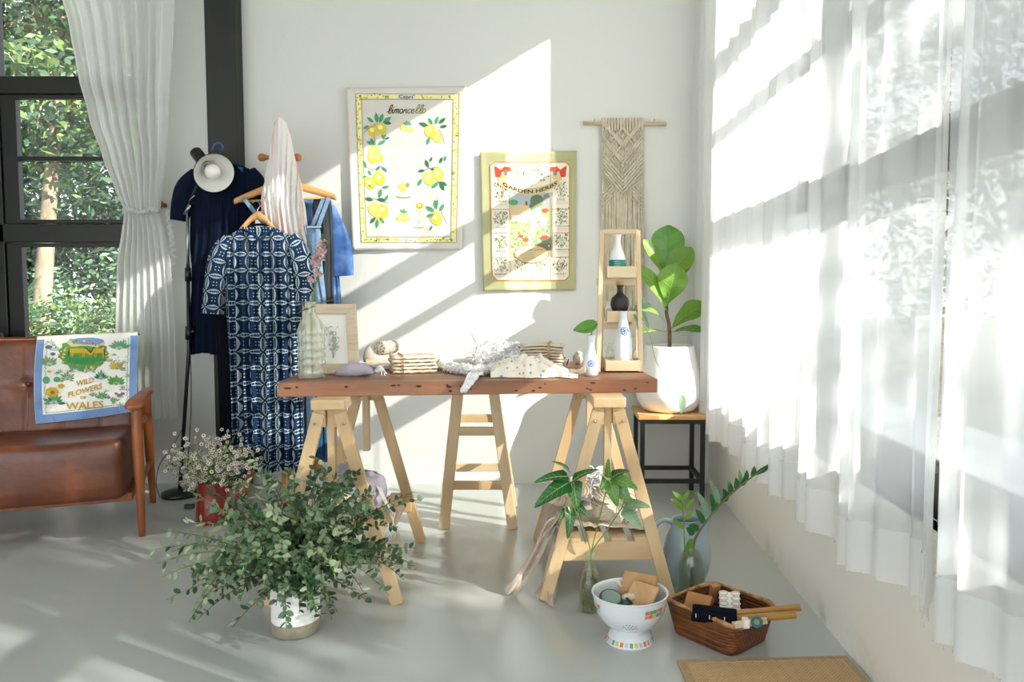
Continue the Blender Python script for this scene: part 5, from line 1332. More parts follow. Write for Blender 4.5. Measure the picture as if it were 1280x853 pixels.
r=random.Random(4); b=MB()
for k in range(7):
    a=tb(702+r.uniform(-4,8),462)+V((0,.10,.006)); b.tube(smooth_path([a,a+V((r.uniform(-.015,.01),0,.02)),a+V((r.uniform(-.025,.015),r.uniform(-.01,.01),r.uniform(.02,.04)))],4),.0022,M_blk,n=5)
tag(b.build('cord_tangle'),'small tangle of black cord at the right end of the cream cloth stack','cord')
q=tb(723,458); b=MB(); b.blob(V((q.x,q.y+.07,ZT+.022)),(.02,.018,.022),M_linen,amp=.2,freq=5,n=22); b.blob(V((q.x+.004,q.y+.07,ZT+.045)),(.014,.012,.012),M_linen,amp=.25,freq=6,n=18); tag(b.build('cotton_bobbin'),'knobbly cream cotton bobbin just behind the small white vase','yarn')

# ceramics
def emblem(b,R,z,s,ang=-PI/2,m=None):
    m=m or M_emb
    def at(x,y): 
        rr=R(z+y)+.0006; t=ang+x/rr; return V((rr*math.cos(t),rr*math.sin(t),z+y))
    def ring(cx,cy,r0,r1,n=18):
        b.add([at(cx+rr*math.cos(2*PI*k/n),cy+rr*math.sin(2*PI*k/n)) for k in range(n) for rr in(r0,r1)],[(2*k,2*k+1,(2*k+3)%(2*n),(2*k+2)%(2*n)) for k in range(n)],m)
    ring(0,0,s*.86,s)
    for k in range(5): ring(s*.45*math.cos(k*1.257+.3),s*.45*math.sin(k*1.257+.3),s*.2,s*.36,12)
    ring(0,0,s*.05,s*.22,10)
def vessel(name,label,q,prof,m,cat='vase',emb=None,mats2=None,z=ZT,n=40,ang=None):
    root=thing(name,label,cat,(q.x,q.y,z)); b=MB(); pp=[]
    full=prof+[(max(.001,r_-.003),zz) for r_,zz in reversed(prof[1:])]
    b.lathe([(.001,.001)]+smoothprof(full),m,n=n); b.build('body' if name!='bottle' else 'bottle_body',root)
    def R(zz):
        sp=smoothprof(prof)
        for a,c in zip(sp,sp[1:]):
            if min(a[1],c[1])<=zz<=max(a[1],c[1]) and a[1]!=c[1]: return a[0]+(c[0]-a[0])*(zz-a[1])/(c[1]-a[1])
        return sp[-1][0]
    if emb: b=MB(); emblem(b,R,emb[0],emb[1],ang if ang is not None else math.atan2(-q.y,-q.x)+(emb[2] if len(emb)>2 else 0)); b.build('emblem',root)
    return root,R
def smoothprof(p):
    s=smooth_path([(r_,0,z) for r_,z in p],4); return [(max(.0008,a.x),a.z) for a in s]
q=tb(739,471); q.y+=.02; 
vessel('vase','small pale vase with a blue round emblem, holding one leaf, left of the rack',q,[(.020,.0),(.026,.008),(.0285,.035),(.024,.065),(.0145,.095),(.0125,.12),(.016,.146)],M_ceramB,emb=(.048,.0125,-.0))
root=thing('single_leaf','single round-tipped green leaf standing in the small vase beside the wooden rack','leaf',(q.x,q.y,ZT)); o=V((q.x,q.y,ZT))
M_leafG=mat('glossy_leaf','#629a3e',.3,'#4c8236',scale=9,spec=.6,trans=.25); M_leafL=mat('fiddle_leaf_bright','#7da83c',.35,'#6a9a36',scale=6,spec=.5,trans=.45); M_leafD=mat('dark_leaf','#1f5a2b',.3,'#2d6c33',scale=8,spec=.6,trans=.2)
M_vein=mat('leaf_vein','#bccf86',.5,trans=.3)
b=MB(); b.tube(smooth_path([V((0,0,.06)),V((0,0,.15)),Q(746,405,q.y,o)],5),.0025,M_stemG,n=6); b.build('stem',root)
def bigleaf(b,base,tip,nrm,W,m,bend=.1,fold=.10,shape='oval',seg=10,vein=True,wav=.0):
    base,tip=V(base),V(tip); d=tip-base; L=d.length; d=d.normalized(); nrm=V(nrm); sd=d.cross(nrm).normalized(); nn=sd.cross(d)
    if nn.dot(nrm)<0: nn=-nn
    vs=[];uv=[];cols=7
    def w(t):
        if shape=='oval': return max(.02,math.sin(PI*t**.8))**.75
        if shape=='obov': return max(.03,(math.sin(PI*t**1.45)))**.7*(.55+.45*t)*1.15
        if shape=='arrow': return max(.0,(1-t))**.62*(1 if t>.06 else t/.06*.4+.6)*(1.05-.35*math.exp(-((t-.30)/.08)**2)*0)
        return math.sin(PI*t)
    def pt(t,s,up=0):
        c=base+d*L*t+nn*(bend*L*math.sin(PI*t)*.5-bend*L*t*t*.5); ww=w(t)*W/2
        return c+sd*s*ww+nn*(fold*W*abs(s)**1.3*w(t)+wav*W*math.sin(t*14+s*2)*abs(s)+up)
    for i in range(seg+1):
        for j in range(cols): vs.append(pt(i/seg,(j-3)/3)); uv.append((j/(cols-1),i/seg))
    fs=[(i*cols+j,i*cols+j+1,(i+1)*cols+j+1,(i+1)*cols+j) for i in range(seg) for j in range(cols-1)]
    b.add(vs,fs,m,uv,True)
    if vein:
        for sgn in(1,-1):
            b.tube([pt(i/8*.97,0,sgn*.0006) for i in range(9)],[.0014*(1-i/11) for i in range(9)],M_vein,n=4)
            if vein==2:
                for t in(.18,.32,.46,.6,.74):
                    for s in(-1,1): b.tube([pt(min(1,t+.13*k/3),s*k/3*.8,sgn*.0006) for k in range(4)],.0004,M_vein,n=3)
    return pt
b=MB(); bigleaf(b,Q(747,403,q.y,o),Q(717,416,q.y-.02,o),(.1,-.75,.8),.060,M_leafG,bend=-.25,fold=.16,seg=12); b.build('blade',root)

# wooden rack
q=tb(779,466); RY=q.y+.075; k=RY/985
root=thing('display_rack','small three-tier pale wooden display rack at the right end of the table','rack',(0,0,0))
M_rack=wood('rack_pine','#dcc8a8','#ccb28c','Z',.5,scale=4); M_rackX=wood('rack_pine_tray','#decba9','#ceb48f','X',.5,scale=4)
yb,yt=RY+.05,RY+.10
def rackpost(bx,tx,yb,yt,ytop):
    g=MB(); a=P(bx,467,yb); a.z=ZT; c=P(tx,ytop,yt); g.bar(a,c,.017,.022,M_rack); g.build('post',root,bevel=.0015); return a,c
LX,RX=747.5,801; 
lf=rackpost(LX,752.5,RY-.06,RY+.05,289); rf=rackpost(RX,797,RY-.06,RY+.05,289)
lb=rackpost(LX+3,754,RY+.10,RY+.065,289); rb=rackpost(RX-4,795.5,RY+.10,RY+.065,289)
g=MB(); g.bx((lf[1].x,RY+.042,lf[1].z-.012),(rf[1].x,RY+.072,lf[1].z+.006),M_rackX); g.build('top_rail',root,bevel=.0015)
tiers=[]
for (yt_,yb_,Yf,dep) in((452,469,RY-.075,.165),(389,403,RY-.02,.10),(333,347,RY-.005,.09)):
    a=P(757 if yt_>450 else 759,yb_,Yf); c=P(804 if yt_>450 else 796,yt_,Yf); z0=max(a.z,ZT+.001); z1=c.z
    if yt_>450: z0=ZT+.006; z1=z0+.040
    x0,x1=a.x,c.x
    tiers.append((x0,x1,Yf,z1-.016,dep))
    g=MB(); g.bx((x0,Yf,z0),(x1,Yf+.010,z1),M_rackX); g.bx((x0,Yf+dep-.01,z0),(x1,Yf+dep,z1),M_rackX); g.bx((x0,Yf+.01,z0),(x0+.009,Yf+dep-.01,z1),M_rackX); g.bx((x1-.009,Yf+.01,z0),(x1,Yf+dep-.01,z1),M_rackX); g.bx((x0+.009,Yf+.01,z1-.016),(x1-.009,Yf+dep-.01,z1-.009),M_rackX); 
    g.build('tray',root,bevel=.001)
    if yt_<450: g=MB(); g.bx((lf[0].x,Yf+dep*.55,z0-.03),(rf[0].x,Yf+dep*.55+.012,z0-.004),M_rackX); g.build('cross_bar',root,bevel=.001)
x0,x1,Yf,z0,dep=tiers[2]; zb=z0+.0075; px=P(772,330,Yf+.04)
v_,Rf=vessel('vase','white flask-shaped vase with a teal base band on the top tier of the rack',V((px.x,Yf+.045,0)),[(.030,.0),(.033,.01),(.033,.034),(.028,.055),(.018,.078),(.0125,.098),(.012,.118),(.0155,.130)],M_ceramic,z=zb)
g=MB(); g.lathe([(Rf(zz)+.0005,zz) for zz in(.003,.012,.022,.034)],M_tealg,n=40); g.build('glaze_band',v_)
g=MB()
for j in range(3): g.tube([V(((Rf(.012+j*.007)+.0012)*math.cos(a),(Rf(.012+j*.007)+.0012)*math.sin(a),.012+j*.007)) for a in [-2.0+.08*i for i in range(10)]],.0005,M_ceramic,n=4)
g.build('marking',v_)
x0,x1,Yf,z0,dep=tiers[1]; zb=z0+.0075; px=P(775,385,Yf+.04)
v_,Rf=vessel('bottle','round matt black bottle with a cork stopper on the middle tier of the rack',V((px.x,Yf+.045,0)),[(.018,.0),(.030,.012),(.0365,.035),(.031,.058),(.016,.073),(.0115,.082),(.0115,.100),(.014,.102),(.014,.107)],M_blackc,'bottle',z=zb)
g=MB(); g.lathe([(.0095,.095),(.0105,.108),(.0135,.109),(.0135,.121),(.012,.123),(0,.123)],M_cork,n=24); g.build('stopper',v_)
px=P(763,386,Yf+.06); vessel('vase','tiny grey-white round pot half hidden behind the black bottle',V((px.x,Yf+.075,0)),[(.010,.0),(.017,.008),(.020,.022),(.014,.036),(.011,.042)],M_ceramic,z=zb)
x0,x1,Yf,z0,dep=tiers[0]; zb=z0+.0075; px=P(779,455,Yf+.05)
vessel('bottle','tall tapered blue-white bottle with a blue emblem, on the lowest tier of the rack',V((px.x,Yf+.05,0)),[(.026,.0),(.033,.006),(.0335,.05),(.031,.09),(.022,.135),(.0155,.165),(.0145,.185),(.017,.192)],M_ceramB,'bottle',emb=(.118,.0165,.18),z=zb)
px=P(762,440,Yf+.10); vessel('jug','small clear glass jar on the lowest rack tier, left of the tall bottle',V((px.x+.004,Yf+.115,0)),[(.014,.0),(.022,.006),(.026,.03),(.020,.05),(.016,.058),(.02,.066)],M_glass,'jar',z=zb)
px=P(796,450,Yf+.10); b=MB(); b.blob(V((px.x-.006,Yf+.115,zb+.02)),(.013,.013,.02),M_linen,amp=.15,n=16); tag(b.build('wood_bobbin'),'small cream bobbin at the back right corner of the lowest rack tier','bobbin')
# leafy sprig and vine from the rack
M_sage=mat('sage_leaf','#6b8f72',.45,'#87a586',scale=12,trans=.25)
root=thing('rack_sprig','grey-green leafy sprig with a long trailing vine on the middle rack tier','cutting',(0,0,0))
Ys=tiers[1][2]+.05; base=P(788,392,Ys); b=MB(); base0=V((px.x,Ys,tiers[1][3]+.012)); b.tube(smooth_path([base0,P(790,398,Ys-.01),P(793,388,Ys-.02),P(796,381,Ys-.03)],4),.002,M_stemG,n=6)
vine=smooth_path([P(796,392,Ys-.03),P(812,420,Ys+.05),P(818,445,Ys+.10),P(826,462,Ys+.12),P(840,474,Ys+.12),P(850,487,Ys+.12),P(852,494,Ys+.12)],6); b.tube(vine,.0013,M_stemG,n=5); b.build('stem',root)
b=MB()
for (x0_,y0_,x1_,y1_,w_,dy) in((797,382,814,382,.040,0),(795,384,811,411,.026,-.02),(793,386,800,417,.030,-.03),(792,386,786,408,.022,0),(796,381,806,371,.024,.02),(852,492,852,518,.034,.12-0),(790,384,782,398,.014,0)):
    d_=V((0,dy if dy<.1 else 0,0)); Yb=Ys-.03+(.15 if dy>=.1 else 0); bigleaf(b,P(x0_,y0_,Yb),P(x1_,y1_,Yb-.015)+d_,(.3,-1,.35),w_,M_sage,bend=.15,fold=.14,seg=8)
b.build('leaf',root)

# ---------- white pot with the fiddle-leaf fig ----------
pc=V((.615,4.035,.449)); M_pot=mat('white_glazed_pot','#edecea',.3,coat=.2); M_soilp=mat('potting_soil','#4a3a2c',.95,'#2f251c',scale=40,bump=.8)
root=thing('plant_pot','large rounded white pot on the black metal stool in the corner','pot',pc)
b=MB(); b.lathe([(.001,.001)]+smoothprof([(.11,.0),(.135,.012),(.160,.055),(.168,.10),(.158,.18),(.138,.26),(.125,.325),(.117,.327),(.117,.31)])+[(.115,.29)],M_pot,n=60); b.build('body',root)
b=MB(); b.grid(lambda u,v:V((.117*v*math.cos(2*PI*u),.117*v*math.sin(2*PI*u),.302+.006*noise.noise(V((u*20,v*5,0))))),40,8,M_soilp); b.build('soil',root)
root=thing('fiddle_leaf_fig','fiddle-leaf fig with large bright green leaves growing in the white pot','plant',pc); o=pc
def QF(px,py,dy=0): return P(px,py,pc.y+dy)-o
b=MB(); b.tube(smooth_path([V((0.0,0,.29)),QF(837,420),QF(836,404),QF(833,390),QF(835,370),QF(832,345)],4),[.010]*8+[.009]*6+[.006]*7,mat('fig_bark','#7a5f44',.85,'#574331',scale=30,bump=.4),n=10); b.build('stem',root)
b=MB(); up=(0,-1,.25)
for (bx_,by_,tx_,ty_,dy0,dy1,w_,m_,nr,sh_,bd) in(
 (832,348,836,281,0,.03,.175,M_leafG,(-.1,-1,.2),'obov',.1),(829,346,806,299,0,-.02,.075,M_leafL,(.5,-1,.3),'obov',.1),(831,356,864,309,-.02,-.05,.135,M_leafL,(-.3,-1,.35),'obov',.15),(833,383,846,330,-.03,-.09,.155,M_leafL,(-.1,-1,.25),'obov',.12),
 (832,388,800,331,-.02,-.06,.085,M_leafL,(.6,-1,.2),'obov',.2),(845,358,862,318,0,.02,.085,M_leafD,(-.7,-1,0),'obov',.1),(833,404,795,383,0,-.08,.05,M_leafL,(.2,-.55,1),'obov',.25),(834,415,790,418,0,-.06,.045,M_lC,(.1,-.45,1),'obov',.15),
 (838,412,884,378,0,-.04,.125,M_leafL,(-.3,-.8,.7),'obov',.2),(838,416,884,413,0,-.05,.075,M_leafG,(0,-.5,1),'obov',.15)):
    bigleaf(b,QF(bx_,by_,dy0),QF(tx_,ty_,dy1),nr,w_,m_,bend=bd,fold=.13,shape=sh_,seg=14,vein=2,wav=.03)
b.build('leaf',root)
# ---------- eucalyptus in the ribbed white vase ----------
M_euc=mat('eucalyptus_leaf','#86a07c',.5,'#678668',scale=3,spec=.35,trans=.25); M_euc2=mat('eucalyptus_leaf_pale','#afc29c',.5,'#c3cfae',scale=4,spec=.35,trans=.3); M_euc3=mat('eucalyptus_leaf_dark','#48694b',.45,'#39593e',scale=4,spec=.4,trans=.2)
q=pz(370,790); EV=V((q.x,q.y,0))
root=thing('cylinder_vase','ribbed white ceramic vase with an unglazed sandy base on the floor, holding eucalyptus',"vase",EV)
M_ribw=mat('ribbed_white_glaze','#ecebea',.35,coat=.1); M_sand=mat('sandy_bisque','#a39a88',.85,'#8f8775',scale=40,bump=.2)
ht=.175
b=MB(); b.lathe([(.001,.002),(.066,.002),(.0715,.008),(.072,.044)],M_sand,n=48); b.build('base_band',root)
b=MB(); b.lathe([(.072,.044),(.073,.047)]+[(.073+.0009*math.sin(i*1.57),.047+(ht-.05)*i/48) for i in range(49)]+[(.0725,ht),(.068,ht),(.066,ht-.01),(.066,.06),(.001,.06)],M_ribw,n=48); b.build('body',root)
root=thing('eucalyptus_bunch','huge loose bunch of grey-green eucalyptus branches spilling out of the ribbed white vase','foliage',EV)
r=random.Random(21); st=MB(); lf=[MB() for _ in range(3)]; mouth=V((0,0,ht-.005))
def eb(tip,droop,nl,leaf_m,mb,LL=.034,round_=.62,start=.22,arch=.10):
    a=mouth+V((r.uniform(-.045,.045),r.uniform(-.045,.045),0)); tip=V(tip); mid=(a*.55+tip*.45)+V((0,0,arch+r.uniform(0,.05)))
    base=V((a.x*.4,a.y*.4,.075))
    pts=[base]+bez(a,mid,tip,16); n=len(pts); st.tube(pts,[.003-.0022*i/n for i in range(n)],M_stemB if r.random()<.4 else M_stemG,n=5)
    for i in range(nl):
        t=start+(1-start)*i/nl+r.uniform(-.01,.01); f=t*(n-1); k=min(int(f),n-2); p=pts[k]*(1-(f-k))+pts[k+1]*(f-k); tg=(pts[k+1]-pts[k]).normalized()
        for s in(0,1):
            ax=V((r.gauss(0,1),r.gauss(0,1),r.gauss(0,1))); sd=tg.cross(ax).normalized()*(1 if s else -1)
            d=(sd*.9+tg*.45+V((0,0,r.uniform(-.15,.25)))).normalized(); nrm=(V((0,0,1))*.7+ax*.5)
            L=LL*r.uniform(.65,1.25)*(1-.35*t); mb.leaf(p,d,nrm,L,L*round_,leaf_m if r.random()<.75 else r.choice([M_euc,M_euc2,M_euc3]),bend=r.uniform(-.1,.3),fold=.1,seg=4,shape='x' if round_<.5 else 'round')
            if i%4==0 and s: # side twig
                q2=p+d*L*1.4
def EP(px,py,dy): return P(px,py,EV.y+dy)-EV
tips=[((186,690),-.05,.02,1,1),((203,722),-.12,.04,1,1),((236,778),-.14,.10,0,0),((252,745),-.2,.1,0,0),((262,700),.15,.06,0,0),((230,655),.2,.06,1,1),((260,640),.1,.06,1,0),((318,572),.05,.02,1,1),((300,600),.15,.04,1,0),((345,600),-.15,.04,1,0),
 ((360,585),.1,.0,0,0),((395,570),.15,.02,0,2),((420,598),-.05,.02,0,2),((450,590),.2,.02,0,2),((478,640),.1,.04,0,2),((468,615),-.1,.03,0,2),((512,705),-.05,.07,0,2),((498,660),.05,.06,0,2),((487,745),-.1,.1,0,0),((505,725),.12,.08,0,2),
 ((458,748),-.2,.12,1,1),((415,775),-.22,.13,0,2),((330,735),-.25,.12,0,0),((300,725),-.28,.12,0,1),((285,680),-.3,.08,0,0),((340,640),-.3,.06,0,1),((400,640),-.3,.05,0,0),((440,680),-.3,.08,0,1),((375,610),.25,.02,0,2),((310,640),.3,.05,0,0),((430,620),.28,.04,0,2),((352,700),-.28,.08,0,1),((300,752),-.05,.12,0,0),((325,745),.05,.12,0,2),((340,722),-.1,.10,0,0),((318,715),-.2,.10,0,2),((196,705),-.15,.04,1,1),((215,690),.05,.04,1,0),((240,718),-.1,.07,0,0),((262,735),0,.1,0,0),((405,735),-.25,.12,0,0),((440,735),-.1,.1,0,2),((475,715),-.15,.08,0,0),((388,760),-.28,.13,0,0),((420,720),-.3,.1,0,1),((352,742),-.13,.09,0,1),((372,748),-.15,.10,0,0),((392,745),-.14,.10,0,2),((408,752),-.1,.1,0,1),((345,758),-.12,.11,0,0)]
for (px_,py_),dy,ar,kind,mi in tips:
    m_=[M_euc,M_euc2,M_euc3][mi]; eb(EP(px_,py_,dy),0,20 if kind==0 else 17,m_,lf[mi],LL=.034 if kind==0 else .046,round_=.62 if kind==0 else .34,arch=ar+.06)
for i in range(95):   # short inner sprays that close the middle
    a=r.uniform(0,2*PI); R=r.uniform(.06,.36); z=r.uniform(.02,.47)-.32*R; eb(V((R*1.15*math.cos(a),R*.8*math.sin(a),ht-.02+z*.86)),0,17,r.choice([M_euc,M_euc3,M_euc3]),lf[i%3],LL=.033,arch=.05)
st.build('stem',root)
for k,l in enumerate(lf): tag(l.build('foliage',root),['grey-green round leaves','pale silvery leaves','dark green leaves'][k])

# ---------- waxflowers in the red jug ----------
q=pz(268,652); JV=V((q.x,q.y,0)); M_red=mat('red_enamel','#7a1515',.2,coat=.5)
root=thing('enamel_jug','dark red enamel jug with a handle on the floor beside the lamp, holding white waxflowers','jug',JV)
b=MB(); b.lathe([(.001,.003),(.077,.003),(.080,.010),(.074,.10),(.066,.18),(.069,.186),(.066,.188),(.062,.18),(.062,.06),(.001,.06)],M_red,n=40); b.build('body',root)
b=MB(); b.tube(smooth_path([(.066,0,.165),(.10,-.01,.168),(.115,-.015,.14),(.105,-.012,.09),(.074,0,.065)],6),.0075,M_red,n=10); b.build('handle',root)
root=thing('waxflower_bunch','airy bunch of tiny white waxflowers with dark centres standing in the red enamel jug','flowers',JV)
M_petal=mat('wax_petal','#f1eee2',.6,'#e5ddd0',scale=80,trans=.3); M_cen=mat('wax_centre','#6a2f38',.6); M_wl=mat('wax_needle','#74884a',.6,'#5b7440',scale=20,trans=.2)
r=random.Random(33); s_=MB(); f_=MB(); l_=MB()
def WP(px,py,dy): return P(px,py,JV.y+dy)-JV
for i in range(84):
    a=r.random()*2*PI; rr=math.sqrt(r.random()); px_=266+60*rr*math.cos(a); py_=582+42*rr*math.sin(a)
    if py_>612 and abs(px_-265)<22: py_-=20
    tip=WP(px_,py_,r.uniform(-.2,.16)); a_=V((r.uniform(-.04,.04),r.uniform(-.04,.04),.17)); pts=[V((a_.x*.4,a_.y*.4,.07))]+bez(a_,(a_+tip)/2+V((0,0,.05)),tip,9); s_.tube(pts,.0013,M_stemG,n=4)
    for k in range(6):
        p=pts[-1-int(r.random()**1.5*6)]+V((r.gauss(0,.020),r.gauss(0,.020),r.gauss(0,.016))); n_=V((r.gauss(0,.6),-1+r.gauss(0,.5),r.uniform(0,1))).normalized()
        u=n_.cross(V((0,0,1))).normalized(); w=n_.cross(u); s_.tube([p-n_*.014-V((0,0,.012)),p],.0006,M_stemG,n=3)
        for j in range(5):
            an=j*1.2566; d=u*math.cos(an)+w*math.sin(an); f_.leaf(p+d*.0015,d,n_,.0085,.0085,M_petal,bend=-.1,fold=.05,shape='round',seg=2)
        f_.blob(p+n_*.0012,(.0028,.0028,.0028),M_cen,amp=0,n=6)
    for k in range(9):
        p=pts[r.randrange(3,len(pts))]; d=V((r.gauss(0,1),r.gauss(0,1),r.gauss(.6,1))).normalized(); l_.leaf(p,d,V((0,1,.5)),.024,.0028,M_wl,seg=2,shape='x')
s_.build('stem',root); f_.build('blossom',root); l_.build('needle_leaf',root)

# ---------- syngonium cutting in a bottle ----------
q=pz(738,764); SV=V((q.x,q.y,0))
root=thing('glass_bottle','clear glass bottle of greenish water and roots on the floor, left of the white colander','bottle',SV)
b=MB(); b.lathe(smoothprof([(.030,.003),(.036,.006),(.0375,.03),(.0375,.075),(.034,.105),(.024,.14),(.0175,.165),(.0165,.19),(.021,.194),(.0185,.199)]),M_glass,n=36,caps=False); b.build('bottle_body',root)
b=MB(); b.lathe([(.001,.006),(.033,.008),(.0350,.03),(.0350,.075),(.0315,.104),(.022,.138),(.001,.138)],M_water,n=32); b.build('water',root)
r=random.Random(9); b=MB(); M_root=mat('water_roots','#6f6a2c',.8,'#43481e',scale=30)
for i in range(34):
    a=r.random()*6.3; p=V((.008*math.cos(a),.008*math.sin(a),.12)); b.tube(smooth_path([p]+[V((r.uniform(-.028,.028),r.uniform(-.028,.028),z)) for z in(.09,.06,.03,.015)],4),.0013,M_root,n=4)
b.build('root',root)
root=thing('arrowhead_cutting','arrowhead vine cutting with large veined leaves standing in the bottle of water','plant',SV)
def SP(px,py,dy=0): return P(px,py,SV.y+dy)-SV
b=MB()
n1,n2,n3=SP(714,605,-.02),SP(758,612,.0),SP(778,634,-.03)
for tgt,w in((n1,.14),(n2,.17),(n3,.12)):
    b.tube(smooth_path([V((0,0,.06)),V((.002,0,.19)),(V((0,0,.22))+tgt)/2+V((0,0,-.015)),tgt],6),.0021,M_stemG,n=6)
b.tube([SP(716,632,-.03),SP(724,650,-.01),SP(732,680)],.0018,M_stemG,n=5)
b.tube([SP(718,606,-.02),SP(712,630,-.04),SP(716,640,-.05)],.0016,M_stemG,n=5)
b.build('stem',root)
def syn(bx_,by_,tx,ty,w,nr,m_=M_leafD,dy0=0,dy1=-.03): bigleaf(lb,SP(bx_,by_,dy0),SP(tx,ty,dy1),nr,w*1.3,m_,bend=.12,fold=.12,shape='arrow',seg=12,vein=2)
lb=MB()
for a in ((712,603,667,634,.056,(.1,-.8,.9)),(710,596,667,602,.044,(0,-.5,1)),(712,590,690,576,.030,(.2,-.3,1)),(716,601,748,586,.036,(0,-.5,1)),(717,602,722,638,.046,(-.2,-1,.5)),(713,634,710,675,.034,(.3,-1,.4)),(722,633,738,648,.022,(0,-1,.5)),(706,636,697,655,.02,(.5,-1,.2))): syn(*a)
for a in ((762,598,760,574,.024,(-.6,-1,.2)),(764,598,786,588,.040,(0,-.6,1)),(762,600,772,634,.044,(-.2,-1,.5)),(768,600,798,612,.050,(.1,-.6,1)),(758,600,750,613,.030,(.4,-1,.5)),(770,606,788,628,.05,(-.3,-1,.4))): syn(*a,m_=M_leafG if a[0]!=764 else M_leafD)
for a in ((780,634,813,633,.052,(0,-.5,1)),(781,636,804,663,.036,(-.4,-1,.4)),(778,632,790,622,.026,(0,-.5,1))): syn(*a,m_=M_sage)
lb.build('leaf',root)

# ---------- blue-grey pitcher and zz plant ----------
q=pz(863,741); PV=V((q.x+.004,q.y+.10,0)); M_pit=mat('blue_grey_glaze','#92a6ae',.28,'#9fb1b6',scale=3,coat=.3)
root=thing('pitcher','blue-grey ceramic pitcher with a big handle and pouring lip, behind the zz plant bottle','pitcher',PV)
prof=smoothprof([(.055,.0),(.062,.004),(.078,.05),(.086,.10),(.080,.15),(.064,.195),(.056,.225),(.058,.24)])
b=MB(); rings=[]
for (R,z) in [(.001,.002)]+prof+[(a-.004,c) for a,c in reversed(prof)]+[(.001,.006)]:
    ring=[]
    for k in range(48):
        a=2*PI*k/48; lip=max(0,math.cos(a-.12))**14*max(0,(z-.17)/.07)*.038; sp=max(0,math.cos(a-.12))**10*max(0,(z-.20)/.04)*.010
        ring.append(V(((R+lip*(1 if R>.03 else 0))*math.cos(a),(R+0)*math.sin(a),z+sp-(.006*(1-math.cos(a))/2 if z>.2 else 0))))
    rings.append(ring)
b.loft(rings,M_pit,cap0=False,cap1=False); b.build('body',root)
b=MB(); b.tube(smooth_path([(-.055,0,.222),(-.085,-.006,.232),(-.112,-.01,.215),(-.118,-.01,.17),(-.104,-.006,.12),(-.084,0,.075)],6),[.010,.0095]+[.009]*29,M_pit,n=12); b.build('handle',root)
ZV=V((q.x+.0,q.y-.02,0))
root=thing('glass_bottle','clear glass bottle of water in front of the blue-grey pitcher, holding the zz stems','bottle',ZV)
b=MB(); b.lathe(smoothprof([(.036,.003),(.044,.006),(.046,.03),(.046,.085),(.043,.115),(.034,.145),(.0245,.165),(.0225,.19),(.0245,.205),(.0265,.208)]),M_glass,n=40); b.build('bottle_body',root)
M_watc=glass('clear_water',(.78,.84,.74),.12,.05,(.3,.36,.25)); b=MB(); b.lathe([(.001,.006),(.0415,.008),(.0435,.03),(.0435,.085),(.0405,.114),(.0315,.144),(.027,.155),(.001,.155)],M_watc,n=36); b.build('water',root)
root=thing('zz_plant','zz plant cutting with one long slanting stem of dark leaves and one pale shoot','plant',ZV)
def ZP(px,py,dy=0): return P(px,py,ZV.y+dy)-ZV
b=MB(); main=smooth_path([V((.0,0,.02)),V((.004,0,.16)),ZP(872,668,.0),ZP(892,640,-.0),ZP(918,614,-.02),ZP(941,596,-.03),ZP(955,587,-.03)],6)
b.tube(main,[.0058-.004*i/len(main) for i in range(len(main))],mat('zz_stem','#6a4e38',.6,'#5a6b3a',scale=20),n=9)
shoot=smooth_path([V((-.012,0,.04)),ZP(856,690,-.01),ZP(855,660,-.01),ZP(853,625,-.01)],5); b.tube(shoot,.0021,M_stemG,n=6); b.build('stem',root)
lb=MB()
for (x0_,y0_,x1_,y1_,w,m_) in ((866,674,858,688,.03,M_leafG),(874,662,861,657,.026,M_leafD),(880,655,870,637,.026,M_leafD),(868,668,858,660,.03,M_leafD),(887,648,872,615,.028,M_sage),(890,640,897,628,.024,M_leafD),(892,637,888,617,.02,M_leafD),(899,632,888,601,.026,M_sage),(902,628,911,617,.024,M_leafD),(908,624,904,611,.022,M_leafD),(914,617,908,598,.022,M_sage),(912,619,913,604,.025,M_leafD),(920,612,920,597,.024,M_leafD),(926,608,924,586,.018,M_sage),(926,608,933,597,.020,M_leafD),(930,604,934,588,.023,M_leafD),(940,597,943,583,.024,M_leafD),(944,594,957,583,.016,M_leafD),(948,592,965,579,.018,M_leafD),(863,690,857,700,.022,M_leafG)):
    bigleaf(lb,ZP(x0_,y0_),ZP(x1_,y1_,-.01),(.4,-1,.2),w,m_,bend=.08,fold=.1,seg=7,vein=False)
for (x0_,y0_,x1_,y1_,w) in ((853,626,841,614,.018),(853,626,862,613,.017),(853,636,839,624,.019),(853,637,868,623,.018),(855,650,868,638,.016),(855,662,842,649,.017),(856,688,866,676,.018),(856,690,862,696,.014)):
    bigleaf(lb,ZP(x0_,y0_,-.01),ZP(x1_,y1_,-.025),(.2,-1,.3),w,M_leafL,bend=.08,fold=.1,seg=7,vein=False)
lb.build('leaf',root)

